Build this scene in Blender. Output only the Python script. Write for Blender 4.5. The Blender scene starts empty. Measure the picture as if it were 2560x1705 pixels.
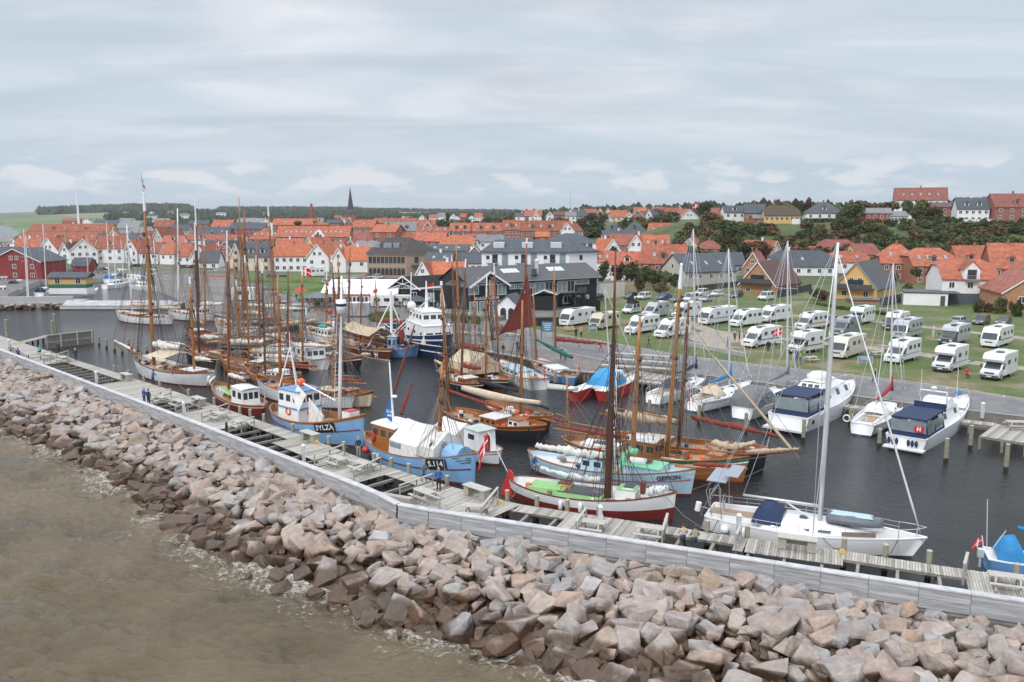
import bpy,bmesh,math,random
from math import sin,cos,pi,radians,sqrt,hypot,atan2,tan
from mathutils import Vector,Matrix,noise
R=random.Random(7)
S=bpy.context.scene
COL=S.collection
# ------------------------------------------------------------------camera,sky,sun
F=2100.0; PITCH=radians(8.58); CZ=21.5
cd=bpy.data.cameras.new('camera'); cam=bpy.data.objects.new('camera',cd); COL.objects.link(cam)
cd.sensor_width=36; cd.lens=36*F/2560; cd.clip_start=0.5; cd.clip_end=30000
cam.location=(0,0,CZ); cam.rotation_euler=(pi/2-PITCH,0,0)
S.camera=cam
S.render.resolution_x=1024; S.render.resolution_y=682
S.view_settings.view_transform='Standard'; S.view_settings.look='None'
S.view_settings.gamma=1; S.view_settings.exposure=0.22; S.view_settings.use_curve_mapping=False
SUN_EL=radians(42); SUN_AZ=radians(215)     # direction the light comes from (azimuth from+Y clockwise)
w=bpy.data.worlds.new('World'); S.world=w; w.use_nodes=True
nt=w.node_tree; N=nt.nodes; LK=nt.links
for n in list(N): N.remove(n)
out=N.new('ShaderNodeOutputWorld'); bg=N.new('ShaderNodeBackground'); bg.inputs[1].default_value=0.1
sky=N.new('ShaderNodeTexSky'); sky.sky_type='NISHITA'; sky.sun_disc=False
sky.sun_elevation=SUN_EL; sky.sun_rotation=SUN_AZ; sky.air_density=1.0; sky.dust_density=2.0
tc=N.new('ShaderNodeTexCoord'); sep=N.new('ShaderNodeSeparateXYZ'); LK.new(tc.outputs['Generated'],sep.inputs[0])
def wm(op,a,b=None,c=None,clamp=False):
 n=N.new('ShaderNodeMath'); n.operation=op; n.use_clamp=clamp
 for i,q in enumerate((a,b,c)):
  if q is None: continue
  if isinstance(q,(int,float)): n.inputs[i].default_value=q
  else: LK.new(q,n.inputs[i])
 return n.outputs[0]
def wmix(f,a,b):
 n=N.new('ShaderNodeMix'); n.data_type='RGBA'
 if isinstance(f,(int,float)): n.inputs[0].default_value=f
 else: LK.new(f,n.inputs[0])
 for i,q in ((6,a),(7,b)):
  if isinstance(q,tuple): n.inputs[i].default_value=(*q,1)
  else: LK.new(q,n.inputs[i])
 return n.outputs[2]
zc=wm('MAXIMUM',sep.outputs[2],0.0)
den=wm('ADD',zc,0.16)
cu=wm('DIVIDE',sep.outputs[0],den); cv=wm('DIVIDE',sep.outputs[1],den)
def wnoise(su,sv,ox,detail,rough,dist=0.0):
 cb=N.new('ShaderNodeCombineXYZ'); LK.new(wm('MULTIPLY',cu,su),cb.inputs[0]); LK.new(wm('MULTIPLY',cv,sv),cb.inputs[1])
 cb.inputs[2].default_value=ox
 t=N.new('ShaderNodeTexNoise'); t.inputs['Scale'].default_value=1; t.inputs['Detail'].default_value=detail
 t.inputs['Roughness'].default_value=rough; t.inputs['Distortion'].default_value=dist
 LK.new(cb.outputs[0],t.inputs['Vector']); return t.outputs[0]
def wramp(v,lo,hi):
 n=N.new('ShaderNodeMapRange'); n.interpolation_type='SMOOTHSTEP'; LK.new(v,n.inputs[0])
 n.inputs[1].default_value=lo; n.inputs[2].default_value=hi; return n.outputs[0]
n1=wnoise(0.9,1.3,3.3,6,0.52,0.8)
n2=wnoise(1.0,2.6,9.1,6,0.52,0.5)
n3=wnoise(0.4,0.7,5.7,3,0.5,0.3)
cov=wramp(wm('ADD',wm('MULTIPLY',n1,0.6),wm('MULTIPLY',n3,0.4)),0.40,0.60)
cov=wm('ADD',wm('MULTIPLY',cov,0.6),0.32)
shade=wramp(n2,0.34,0.66)
cl=wmix(shade,(5.3,5.65,6.3),(7.5,7.6,8.05))
blue=wmix(wramp(sep.outputs[2],0.0,0.30),(4.5,5.8,6.6),(4.6,5.5,6.5))
skym=wmix(0.10,blue,sky.outputs[0])
col=wmix(cov,skym,cl)
cbn=N.new('ShaderNodeCombineXYZ'); az=N.new('ShaderNodeMath'); az.operation='ARCTAN2'
LK.new(sep.outputs[0],az.inputs[0]); LK.new(sep.outputs[1],az.inputs[1])
LK.new(wm('MULTIPLY',az.outputs[0],14),cbn.inputs[0]); LK.new(wm('MULTIPLY',sep.outputs[2],42),cbn.inputs[1])
ct=N.new('ShaderNodeTexNoise'); ct.inputs['Scale'].default_value=1; ct.inputs['Detail'].default_value=6; LK.new(cbn.outputs[0],ct.inputs['Vector'])
band=wm('MULTIPLY',wramp(sep.outputs[2],0.015,0.03),wm('SUBTRACT',1.0,wramp(sep.outputs[2],0.045,0.075)))
cm=wm('MULTIPLY',wm('MULTIPLY',wramp(ct.outputs[0],0.47,0.58),band),0.9)
hb=wm('SUBTRACT',1.0,wramp(sep.outputs[2],0.02,0.17)); col=wmix(wm('MULTIPLY',hb,0.75),col,(4.5,5.5,6.35)); col=wmix(cm,col,(6.7,6.95,7.35))
gain=wm('ADD',1.0,wm('MULTIPLY',wramp(sep.outputs[2],0.26,0.8),1.1)); gm=N.new('ShaderNodeVectorMath'); gm.operation='SCALE'; LK.new(col,gm.inputs[0]); LK.new(gain,gm.inputs['Scale']); col=gm.outputs[0]
LK.new(col,bg.inputs[0]); LK.new(bg.outputs[0],out.inputs[0])
sd=bpy.data.lights.new('sun','SUN'); sd.energy=1.5; sd.angle=radians(12); sd.color=(1,0.965,0.91)
so=bpy.data.objects.new('sun',sd); COL.objects.link(so)
dirv=Vector((sin(SUN_AZ)*cos(SUN_EL),cos(SUN_AZ)*cos(SUN_EL),sin(SUN_EL)))
so.rotation_euler=dirv.to_track_quat('Z','Y').to_euler(); so.location=(-50,-60,120)
# ------------------------------------------------------------------helpers
cp,sp=cos(PITCH),sin(PITCH)
def ray(px,py):
 dx=(px-1280)/F; dy=(852.5-py)/F
 return Vector((dx,cp+dy*sp,-sp+dy*cp))
def G(px,py,z=0.0):
 d=ray(px,py); t=(z-CZ)/d.z
 return Vector((d.x*t,d.y*t,z))
def HZ(px,py,Y):
 d=ray(px,py); t=Y/d.y
 return Vector((d.x*t,Y,CZ+d.z*t))
def proj(v):
 x,y,z=v[0],v[1],v[2]-CZ
 f=y*cp-z*sp; u=y*sp+z*cp
 return (1280+F*x/f,852.5-F*u/f)
def lerp(a,b,t): return a+(b-a)*t
class MB:
 def __init__(s): s.v=[]; s.f=[]; s.m=[]
 def add(s,vs,fs,mi=0):
  o=len(s.v); s.v.extend([tuple(p) for p in vs])
  for f in fs: s.f.append(tuple(i+o for i in f)); s.m.append(mi)
  return s
 def poly(s,pts,mi=0): return s.add(pts,[tuple(range(len(pts)))],mi)
 def box(s,c,d,mi=0,rz=0.0,M=None,tx=1.0,ty=1.0):
  hx,hy,hz=d[0]/2,d[1]/2,d[2]/2
  vs=[]
  for z,kx,ky in ((-hz,1,1),(hz,tx,ty)):
   for x,y in ((-hx,-hy),(hx,-hy),(hx,hy),(-hx,hy)): vs.append(Vector((x*kx,y*ky,z)))
  if M is not None: vs=[M @ p for p in vs]
  elif rz:
   c_,s_=cos(rz),sin(rz); vs=[Vector((p.x*c_-p.y*s_,p.x*s_+p.y*c_,p.z)) for p in vs]
  c=Vector(c); vs=[p+c for p in vs]
  return s.add(vs,[(3,2,1,0),(4,5,6,7),(0,1,5,4),(1,2,6,5),(2,3,7,6),(3,0,4,7)],mi)
 def bar(s,a,b,w,h=None,mi=0):
  a=Vector(a); b=Vector(b); h=h or w; d=(b-a)
  if d.length<1e-6: return s
  d.normalize(); up=Vector((0,0,1)) if abs(d.z)<0.98 else Vector((1,0,0))
  x=d.cross(up).normalized(); u=x.cross(d).normalized()
  vs=[]
  for p in (a,b):
   for i,j in ((-1,-1),(1,-1),(1,1),(-1,1)): vs.append(p+x*(i*w/2)+u*(j*h/2))
  return s.add(vs,[(0,1,2,3),(7,6,5,4),(4,5,1,0),(5,6,2,1),(6,7,3,2),(7,4,0,3)],mi)
 def tube(s,pts,r,n=6,mi=0,cap=True,sq=1.0):
  pts=[Vector(p) for p in pts]; k=len(pts)
  rs=r if isinstance(r,(list,tuple)) else [r]*k
  rings=[]
  for i,p in enumerate(pts):
   d=(pts[min(i+1,k-1)]-pts[max(i-1,0)])
   if d.length<1e-7: d=Vector((0,0,1))
   d.normalize(); up=Vector((0,0,1)) if abs(d.z)<0.95 else Vector((1,0,0))
   x=d.cross(up).normalized(); u=x.cross(d).normalized()
   rings.append([p+x*(cos(2*pi*j/n)*rs[i])+u*(sin(2*pi*j/n)*rs[i]*sq) for j in range(n)])
  return s.loft(rings,mi,cap)
 def loft(s,rings,mi=0,cap=True,closed=True):
  n=len(rings[0]); vs=[p for r_ in rings for p in r_]; fs=[]
  for i in range(len(rings)-1):
   for j in range(n if closed else n-1):
    a=i*n+j; b=i*n+(j+1) % n
    fs.append((a,b,b+n,a+n))
  if cap: fs.append(tuple(range(n-1,-1,-1))); fs.append(tuple(range((len(rings)-1)*n,len(rings)*n)))
  return s.add(vs,fs,mi)
 def prism(s,poly,z0,z1,mi=0,mt=None):
  n=len(poly); vs=[(p[0],p[1],z0) for p in poly]+[(p[0],p[1],z1) for p in poly]
  s.add(vs,[(i,(i+1) % n,(i+1) % n+n,i+n) for i in range(n)]+[tuple(range(n-1,-1,-1))],mi)
  return s.poly([(p[0],p[1],z1) for p in poly],mi if mt is None else mt)
 def cyl(s,c,r,h,n=10,mi=0,r2=None):
  r2=r if r2 is None else r2; c=Vector(c)
  return s.loft([[c+Vector((cos(2*pi*j/n)*r,sin(2*pi*j/n)*r,0)) for j in range(n)],
                       [c+Vector((cos(2*pi*j/n)*r2,sin(2*pi*j/n)*r2,h)) for j in range(n)]],mi)
 def ball(s,c,r,mi=0,n=8,m=5,sz=(1,1,1)):
  c=Vector(c); rings=[]
  for i in range(m+1):
   a=-pi/2+pi*(i+0.001)/(m+0.002); rr=max(cos(a),0.02)
   rings.append([c+Vector((cos(2*pi*j/n)*rr*r*sz[0],sin(2*pi*j/n)*rr*r*sz[1],sin(a)*r*sz[2])) for j in range(n)])
  return s.loft(rings,mi)
 def mesh(s,name,mats,smooth=False):
  me=bpy.data.meshes.new(name); me.from_pydata(s.v,[],s.f)
  if not isinstance(mats,(list,tuple)): mats=[mats]
  for m_ in mats: me.materials.append(m_)
  if len(mats)>1: me.polygons.foreach_set('material_index',s.m)
  if smooth: me.polygons.foreach_set('use_smooth',[True]*len(me.polygons))
  me.validate(); me.update(); return me
 def build(s,name,mats,parent=None,smooth=False):
  if not s.f: return None
  o=bpy.data.objects.new(name,s.mesh(name,mats,smooth)); COL.objects.link(o)
  if parent is not None: o.parent=parent
  return o
def tag(o,label=None,cat=None,group=None,kind=None):
 if label: o['label']=label
 if cat: o['category']=cat
 if group: o['group']=group
 if kind: o['kind']=kind
 return o
def thing(name,label,cat,loc=(0,0,0),rz=0.0,group=None):
 o=bpy.data.objects.new(name,None); COL.objects.link(o); o.empty_display_size=0.3
 o.location=loc; o.rotation_euler=(0,0,rz); return tag(o,label,cat,group)
def kids(o): return [c for c in CHILD.get(o.name,[])]
def copy_tree(o,parent=None,mats=None):
 c=o.copy(); COL.objects.link(c)
 c.parent=parent
 for ch in list(o.children): copy_tree(ch,c)
 return c
def recolor(o,i,m):
 for c in [o]+list(o.children_recursive):
  pass
# ------------------------------------------------------------------materials
MATS={}
def mat(name,colr,rough=0.6,var=0.12,scale=3.0,metal=0.0,bump=0.0,col2=None,rand=0.0,spec=None,stretch=None,coat=0.0,alpha=1.0,trans=0.0,coords='Object'):
 if name in MATS: return MATS[name]
 m=bpy.data.materials.new(name); m.use_nodes=True; t=m.node_tree; b=t.nodes['Principled BSDF']
 b.inputs['Roughness'].default_value=rough; b.inputs['Metallic'].default_value=metal
 if spec is not None: b.inputs['Specular IOR Level'].default_value=spec
 if coat: b.inputs['Coat Weight'].default_value=coat
 if alpha<1: b.inputs['Alpha'].default_value=alpha
 if trans: b.inputs['Transmission Weight'].default_value=trans
 b.inputs['Base Color'].default_value=(*colr,1)
 m.diffuse_color=(*colr,1)
 if var or col2 or rand or bump:
  tcn=t.nodes.new('ShaderNodeTexCoord'); src=tcn.outputs[coords]
  if coords=='World':
   pass
  if stretch:
   mp=t.nodes.new('ShaderNodeMapping'); mp.inputs['Scale'].default_value=stretch; t.links.new(src,mp.inputs[0]); src=mp.outputs[0]
  nz=t.nodes.new('ShaderNodeTexNoise'); nz.inputs['Scale'].default_value=scale; nz.inputs['Detail'].default_value=5
  t.links.new(src,nz.inputs['Vector'])
  mr=t.nodes.new('ShaderNodeMapRange'); mr.inputs[1].default_value=0.3; mr.inputs[2].default_value=0.7; t.links.new(nz.outputs[0],mr.inputs[0])
  mx=t.nodes.new('ShaderNodeMix'); mx.data_type='RGBA'; t.links.new(mr.outputs[0],mx.inputs[0])
  c1=tuple(max(0,q*(1-var)) for q in colr); c2=col2 or tuple(min(1,q*(1+var)) for q in colr)
  mx.inputs[6].default_value=(*c1,1); mx.inputs[7].default_value=(*c2,1)
  res=mx.outputs[2]
  if rand:
   oi=t.nodes.new('ShaderNodeObjectInfo'); hs=t.nodes.new('ShaderNodeHueSaturation')
   m2=t.nodes.new('ShaderNodeMapRange'); m2.inputs[3].default_value=1-rand; m2.inputs[4].default_value=1+rand
   t.links.new(oi.outputs['Random'],m2.inputs[0]); t.links.new(m2.outputs[0],hs.inputs['Value'])
   t.links.new(res,hs.inputs['Color']); res=hs.outputs[0]
  t.links.new(res,b.inputs['Base Color'])
  if bump:
   bp=t.nodes.new('ShaderNodeBump'); bp.inputs['Strength'].default_value=bump; bp.inputs['Distance'].default_value=0.05
   t.links.new(nz.outputs[0],bp.inputs['Height']); t.links.new(bp.outputs[0],b.inputs['Normal'])
 MATS[name]=m; return m
def tiles(name,colr,pitch=0.35,dark=0.55,rand=0.10,rough=0.75,axis=2,var=0.18):
 """roof or board cladding: narrow rows as alternating tone and relief along one object axis"""
 if name in MATS: return MATS[name]
 m=mat(name,colr,rough,var,0.8,rand=rand); t=m.node_tree; b=t.nodes['Principled BSDF']
 tcn=t.nodes.new('ShaderNodeTexCoord'); sx=t.nodes.new('ShaderNodeSeparateXYZ'); t.links.new(tcn.outputs['Object'],sx.inputs[0])
 a=t.nodes.new('ShaderNodeMath'); a.operation='MULTIPLY'; a.inputs[1].default_value=1/pitch; t.links.new(sx.outputs[axis],a.inputs[0])
 fr=t.nodes.new('ShaderNodeMath'); fr.operation='FRACT'; t.links.new(a.outputs[0],fr.inputs[0])
 st=t.nodes.new('ShaderNodeMapRange'); st.inputs[1].default_value=0.72; st.inputs[2].default_value=0.9
 st.inputs[3].default_value=1; st.inputs[4].default_value=dark; t.links.new(fr.outputs[0],st.inputs[0])
 src=b.inputs['Base Color'].links[0].from_socket
 vm=t.nodes.new('ShaderNodeMix'); vm.data_type='RGBA'; vm.blend_type='MULTIPLY'; vm.inputs[0].default_value=1
 t.links.new(src,vm.inputs[6]); t.links.new(st.outputs[0],vm.inputs[7]); t.links.new(vm.outputs[2],b.inputs['Base Color'])
 return m
white=mat('white_paint',(0.82,0.82,0.82),0.4,0.05,1.2)
hullwhite=mat('hull_white',(0.76,0.77,0.77),0.35,0.07,0.9)
gelcoat=mat('gelcoat',(0.82,0.83,0.83),0.25,0.03,1.0)
black=mat('black_paint',(0.02,0.021,0.024),0.4,0.2,2)
darkgrey=mat('dark_grey',(0.07,0.075,0.085),0.5,0.15,2)
grey=mat('grey_paint',(0.3,0.31,0.32),0.5,0.1,2)
steel=mat('steel',(0.62,0.63,0.65),0.28,0.04,3,metal=0.7)
alu=mat('aluminium',(0.70,0.71,0.73),0.35,0.04,1,metal=0.35)
glass=mat('window_glass',(0.035,0.045,0.055),0.08,0.3,0.7,spec=0.8)
glasslt=mat('pale_window_glass',(0.24,0.29,0.31),0.1,0.25,0.7,spec=0.8)
rubber=mat('tyre_rubber',(0.025,0.025,0.026),0.8,0.1)
varnish=mat('varnished_wood',(0.34,0.13,0.035),0.35,0.35,4,stretch=(1,6,6),coat=0.3)
teak=mat('teak_deck',(0.36,0.25,0.16),0.6,0.2,5,stretch=(0.5,8,8))
mastwood=mat('mast_wood',(0.40,0.165,0.045),0.4,0.25,3,stretch=(6,6,0.6),coat=0.2)
mastdark=mat('mast_dark_wood',(0.135,0.04,0.022),0.45,0.3,3,stretch=(6,6,0.6))
mastred=mat('mast_red_brown',(0.27,0.075,0.028),0.4,0.25,3,stretch=(6,6,0.6))
ropem=mat('rope',(0.20,0.175,0.15),0.9,0.2)
ropeblk=mat('tarred_rope',(0.05,0.045,0.04),0.9,0.2)
yellowm=mat('yellow_rope',(0.65,0.45,0.08),0.8,0.15)
oldwood=mat('weathered_wood',(0.37,0.345,0.305),0.85,0.2,5,stretch=(3,3,3),bump=0.2)
oldwood2=mat('weathered_wood_dark',(0.27,0.25,0.215),0.85,0.25,5,bump=0.2)
oldwood3=mat('weathered_wood_pale',(0.45,0.43,0.385),0.85,0.15,5,bump=0.2)
pilem=mat('pile_wood',(0.27,0.27,0.20),0.9,0.3,3,bump=0.3,col2=(0.33,0.30,0.22))
pilewet=mat('wet_pile_wood',(0.03,0.032,0.022),0.5,0.3,3)
concrete=mat('concrete',(0.36,0.35,0.34),0.85,0.12,0.8,bump=0.1)
canvas_w=mat('white_canvas',(0.66,0.655,0.63),0.8,0.13,2.5,bump=0.7)
canvas_c=mat('cream_canvas',(0.56,0.46,0.34),0.85,0.15,3,bump=0.7)
canvas_t=mat('tan_canvas',(0.47,0.37,0.26),0.85,0.15,3,bump=0.7)
canvas_r=mat('tan_red_sailcloth',(0.22,0.042,0.028),0.85,0.22,3,bump=0.6)
canvas_g=mat('green_sail_cover',(0.015,0.13,0.085),0.8,0.15,2)
canvas_b=mat('blue_sail_cover',(0.02,0.20,0.46),0.7,0.12,2)
canvas_n=mat('navy_canvas',(0.012,0.03,0.085),0.75,0.15,2)
canvas_k=mat('black_sail_cover',(0.02,0.02,0.024),0.8,0.2,2)
canvas_gr=mat('grey_canvas',(0.16,0.17,0.18),0.75,0.15,2)
redp=mat('red_paint',(0.52,0.04,0.035),0.4,0.1,2)
orangep=mat('orange_plastic',(0.75,0.13,0.04),0.5,0.08)
bluep=mat('sky_blue_paint',(0.22,0.43,0.69),0.4,0.08,0.8)
bluep2=mat('mid_blue_paint',(0.12,0.29,0.55),0.4,0.1,0.8)
palebl=mat('pale_blue_paint',(0.42,0.60,0.71),0.4,0.07,0.8)
navyp=mat('navy_paint',(0.014,0.028,0.085),0.35,0.15,0.8)
maroon=mat('maroon_paint',(0.20,0.028,0.025),0.4,0.12,0.8)
botred=mat('red_bottom_paint',(0.19,0.035,0.025),0.6,0.15,1)
greenp=mat('light_green_paint',(0.27,0.50,0.20),0.5,0.08,1.5)
mintp=mat('mint_green_paint',(0.22,0.58,0.36),0.5,0.08,1.5)
dkgreenp=mat('dark_green_paint',(0.02,0.11,0.06),0.5,0.1,1.5)
creamp=mat('cream_paint',(0.68,0.60,0.44),0.45,0.06,1)
skin=mat('skin',(0.55,0.33,0.24),0.6,0.05)
def rockmat():
 m=bpy.data.materials.new('granite_boulder'); m.use_nodes=True; t=m.node_tree; b=t.nodes['Principled BSDF']; n=t.nodes.new; l=t.links.new
 tcn=n('ShaderNodeTexCoord'); oi=n('ShaderNodeObjectInfo'); at=n('ShaderNodeAttribute'); at.attribute_name='tone'
 rd=n('ShaderNodeMath'); rd.operation='ADD'; l(oi.outputs['Random'],rd.inputs[0]); l(at.outputs['Fac'],rd.inputs[1])
 fr=n('ShaderNodeMath'); fr.operation='FRACT'; l(rd.outputs[0],fr.inputs[0])
 cr=n('ShaderNodeValToRGB'); e=cr.color_ramp.elements
 cols=[(0,(0.35,0.285,0.25)),(0.16,(0.40,0.335,0.30)),(0.34,(0.39,0.30,0.24)),(0.5,(0.33,0.325,0.32)),(0.66,(0.36,0.30,0.275)),(0.82,(0.40,0.29,0.22)),(1.0,(0.42,0.41,0.395))]
 while len(e)<len(cols): e.new(0.5)
 for i,(p,c) in enumerate(cols): e[i].position=p; e[i].color=(*c,1)
 l(fr.outputs[0],cr.inputs[0])
 ns=n('ShaderNodeTexNoise'); ns.inputs['Scale'].default_value=1.3; ns.inputs['Detail'].default_value=8; ns.inputs['Roughness'].default_value=0.65; l(tcn.outputs['Object'],ns.inputs['Vector'])
 mr=n('ShaderNodeMapRange'); mr.inputs[1].default_value=0.3; mr.inputs[2].default_value=0.7; mr.inputs[3].default_value=0.62; mr.inputs[4].default_value=1.22; l(ns.outputs[0],mr.inputs[0])
 mu=n('ShaderNodeMix'); mu.data_type='RGBA'; mu.blend_type='MULTIPLY'; mu.inputs[0].default_value=1; l(cr.outputs[0],mu.inputs[6]); l(mr.outputs[0],mu.inputs[7])
 ge=n('ShaderNodeNewGeometry'); sx=n('ShaderNodeSeparateXYZ'); l(ge.outputs['Position'],sx.inputs[0])
 nw=n('ShaderNodeTexNoise'); nw.inputs['Scale'].default_value=0.55; nw.inputs['Detail'].default_value=4; l(ge.outputs['Position'],nw.inputs['Vector'])
 ad=n('ShaderNodeMath'); ad.operation='MULTIPLY_ADD'; ad.inputs[1].default_value=1.5; l(nw.outputs[0],ad.inputs[0]); l(sx.outputs[2],ad.inputs[2])
 wt=n('ShaderNodeMapRange'); wt.interpolation_type='SMOOTHSTEP'; wt.inputs[1].default_value=1.48; wt.inputs[2].default_value=1.86; wt.inputs[3].default_value=1; wt.inputs[4].default_value=0; l(ad.outputs[0],wt.inputs[0])
 mw=n('ShaderNodeMix'); mw.data_type='RGBA'; l(wt.outputs[0],mw.inputs[0]); l(mu.outputs[2],mw.inputs[6])
 dk=n('ShaderNodeMix'); dk.data_type='RGBA'; dk.blend_type='MULTIPLY'; dk.inputs[0].default_value=1; dk.inputs[7].default_value=(0.27,0.20,0.14,1); l(mu.outputs[2],dk.inputs[6]); l(dk.outputs[2],mw.inputs[7])
 l(mw.outputs[2],b.inputs['Base Color'])
 rr=n('ShaderNodeMapRange'); rr.inputs[3].default_value=0.85; rr.inputs[4].default_value=0.42; l(wt.outputs[0],rr.inputs[0]); l(rr.outputs[0],b.inputs['Roughness'])
 bp=n('ShaderNodeBump'); bp.inputs['Strength'].default_value=0.8; bp.inputs['Distance'].default_value=0.2; l(ns.outputs[0],bp.inputs['Height']); l(bp.outputs[0],b.inputs['Normal'])
 return m
rockm=rockmat()
def flag(parent,p,w_=1.2,h_=0.9,d=(1,0,0),droop=0.4,name='flag',kind='dk'):
 """cloth flag hanging from p along direction d: a curved grid, its cross or stripes cut in the mesh"""
 mb=MB(); nx,ny=12,9; d=Vector(d).normalized(); side=d.cross(Vector((0,0,1))).normalized()
 P=lambda i,j: Vector(p)+d*(w_*i/nx*(1-0.35*droop))+side*(0.09*w_*sin(i*1.1+j*0.35)*i/nx)+Vector((0,0,-h_*j/ny-droop*w_*(i/nx)**1.4))
 for i in range(nx):
  for j in range(ny):
   mi=1 if (kind=='dk' and (i in (4,5) or j==4)) else 0
   mb.poly([P(i,j),P(i,j+1),P(i+1,j+1),P(i+1,j)],mi)
 m0={'dk': flagred,'blue': canvas_n,'red': flagred}.get(kind,flagred)
 o=mb.build(name,[m0,white],parent,True); return o
flagred=mat('flag_red',(0.60,0.02,0.03),0.8,0.08)
def text(s_,size,m,parent,loc,rot,name='lettering',depth=0.01,bold=0.0):
 cu_=bpy.data.curves.new(name,'FONT'); cu_.body=s_; cu_.size=size; cu_.extrude=depth; cu_.offset=bold
 cu_.align_x='CENTER'; cu_.align_y='CENTER'
 to=bpy.data.objects.new('tmp_text',cu_); COL.objects.link(to); bpy.context.view_layer.update()
 me=bpy.data.meshes.new_from_object(to); bpy.data.objects.remove(to); me.materials.clear(); me.materials.append(m)
 o=bpy.data.objects.new(name,me); COL.objects.link(o); o.parent=parent
 if isinstance(rot,Matrix): o.matrix_local=Matrix.Translation(loc) @ rot
 else: o.location=loc; o.rotation_euler=rot
 return o
# ------------------------------------------------------------------ground,water,sea wall
YR=[0,150,240,290,350,400,490,700,1000,1500,2200,3000,4500,12000]
UC=[-0.9,-0.62,-0.45,-0.2,0.0,0.1,0.2,0.45,0.9]
TB=[[1.5,1.5,1.5,1.5,1.5,1.5,1.5,-3,-3,-3,-1,18,26,20],
      [1.5,1.5,1.5,1.5,1.5,1.5,1.5,-1,-2,-2,3,20,28,25],
      [1.5,1.5,1.5,1.7,2,2.4,3,4,6,9,22,38,40,34],
      [1.5,1.5,1.5,2,2.4,3,3.6,5,7,10,17,33,36,32],
      [1.5,1.5,1.5,2.5,4,6,8,12,14,15,20,27,30,30],
      [1.5,1.5,1.5,3,5,8,16.8,17.5,18,19,22,26,28,30],
      [1.5,1.5,1.5,4,17.6,18.4,18.8,19,20,20,22,26,28,30],
      [1.5,1.5,1.5,4,18,19.2,20.5,22,22,22,24,26,28,30],
      [1.5,1.5,1.5,4,18,19.2,21.5,22,22,22,24,26,28,30]]
def terr(x,y):
 u=max(UC[0],min(UC[-1]-1e-6,x/max(y,1))); y=max(0,min(YR[-1]-1,y))
 i=max(k for k in range(len(UC)-1) if UC[k]<=u); j=max(k for k in range(len(YR)-1) if YR[k]<=y)
 a=(u-UC[i])/(UC[i+1]-UC[i]); b=(y-YR[j])/(YR[j+1]-YR[j])
 b=b*b*(3-2*b) if 290<=YR[j]<=400 else b
 return lerp(lerp(TB[i][j],TB[i+1][j],a),lerp(TB[i][j+1],TB[i+1][j+1],a),b)
def ramp_mat(name,stops,scale,rough=0.9,detail=6,bump=0.0,vor=None):
 m=bpy.data.materials.new(name); m.use_nodes=True; t=m.node_tree; b=t.nodes['Principled BSDF']; n=t.nodes.new; l=t.links.new
 g=n('ShaderNodeNewGeometry'); ns=n('ShaderNodeTexNoise'); ns.inputs['Scale'].default_value=scale; ns.inputs['Detail'].default_value=detail; ns.inputs['Roughness'].default_value=0.6
 l(g.outputs['Position'],ns.inputs['Vector'])
 cr=n('ShaderNodeValToRGB'); e=cr.color_ramp.elements
 while len(e)<len(stops): e.new(0.5)
 for i,(p,c) in enumerate(stops): e[i].position=p; e[i].color=(*c,1)
 l(ns.outputs[0],cr.inputs[0]); res=cr.outputs[0]
 n2_=n('ShaderNodeTexNoise'); n2_.inputs['Scale'].default_value=scale*9; n2_.inputs['Detail'].default_value=4; l(g.outputs['Position'],n2_.inputs['Vector'])
 mr=n('ShaderNodeMapRange'); mr.inputs[1].default_value=0.3; mr.inputs[2].default_value=0.7; mr.inputs[3].default_value=0.8; mr.inputs[4].default_value=1.2; l(n2_.outputs[0],mr.inputs[0])
 mu=n('ShaderNodeMix'); mu.data_type='RGBA'; mu.blend_type='MULTIPLY'; mu.inputs[0].default_value=1; l(res,mu.inputs[6]); l(mr.outputs[0],mu.inputs[7]); res=mu.outputs[2]
 if vor:
  vo=n('ShaderNodeTexVoronoi'); vo.inputs['Scale'].default_value=vor; vo.inputs['Randomness'].default_value=0.8
  mp=n('ShaderNodeMapping'); mp.inputs['Scale'].default_value=(1,0.55,0); l(g.outputs['Position'],mp.inputs[0]); l(mp.outputs[0],vo.inputs['Vector'])
  hs=n('ShaderNodeHueSaturation'); sx=n('ShaderNodeSeparateColor'); l(vo.outputs['Color'],sx.inputs[0])
  m1=n('ShaderNodeMapRange'); m1.inputs[3].default_value=0.55; m1.inputs[4].default_value=1.7; l(sx.outputs[0],m1.inputs[0]); l(m1.outputs[0],hs.inputs['Value'])
  m3=n('ShaderNodeMapRange'); m3.inputs[3].default_value=0.7; m3.inputs[4].default_value=1.25; l(sx.outputs[1],m3.inputs[0]); l(m3.outputs[0],hs.inputs['Saturation'])
  l(res,hs.inputs['Color']); res=hs.outputs[0]
 l(res,b.inputs['Base Color']); b.inputs['Roughness'].default_value=rough
 if bump:
  bp=n('ShaderNodeBump'); bp.inputs['Strength'].default_value=bump; bp.inputs['Distance'].default_value=0.1; l(n2_.outputs[0],bp.inputs['Height']); l(bp.outputs[0],b.inputs['Normal'])
 return m
fieldm=ramp_mat('farmland',[(0.3,(0.075,0.115,0.035)),(0.5,(0.10,0.14,0.05)),(0.65,(0.14,0.14,0.06)),(0.8,(0.12,0.10,0.05))],0.004,vor=0.0042)
slopem=ramp_mat('rough_grass',[(0.3,(0.045,0.06,0.02)),(0.5,(0.07,0.095,0.026)),(0.7,(0.105,0.10,0.045))],0.05,bump=0.4)
lawnm=ramp_mat('lawn',[(0.3,(0.06,0.10,0.02)),(0.47,(0.085,0.125,0.03)),(0.56,(0.13,0.13,0.05)),(0.64,(0.21,0.175,0.105))],0.13,bump=0.5)
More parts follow.
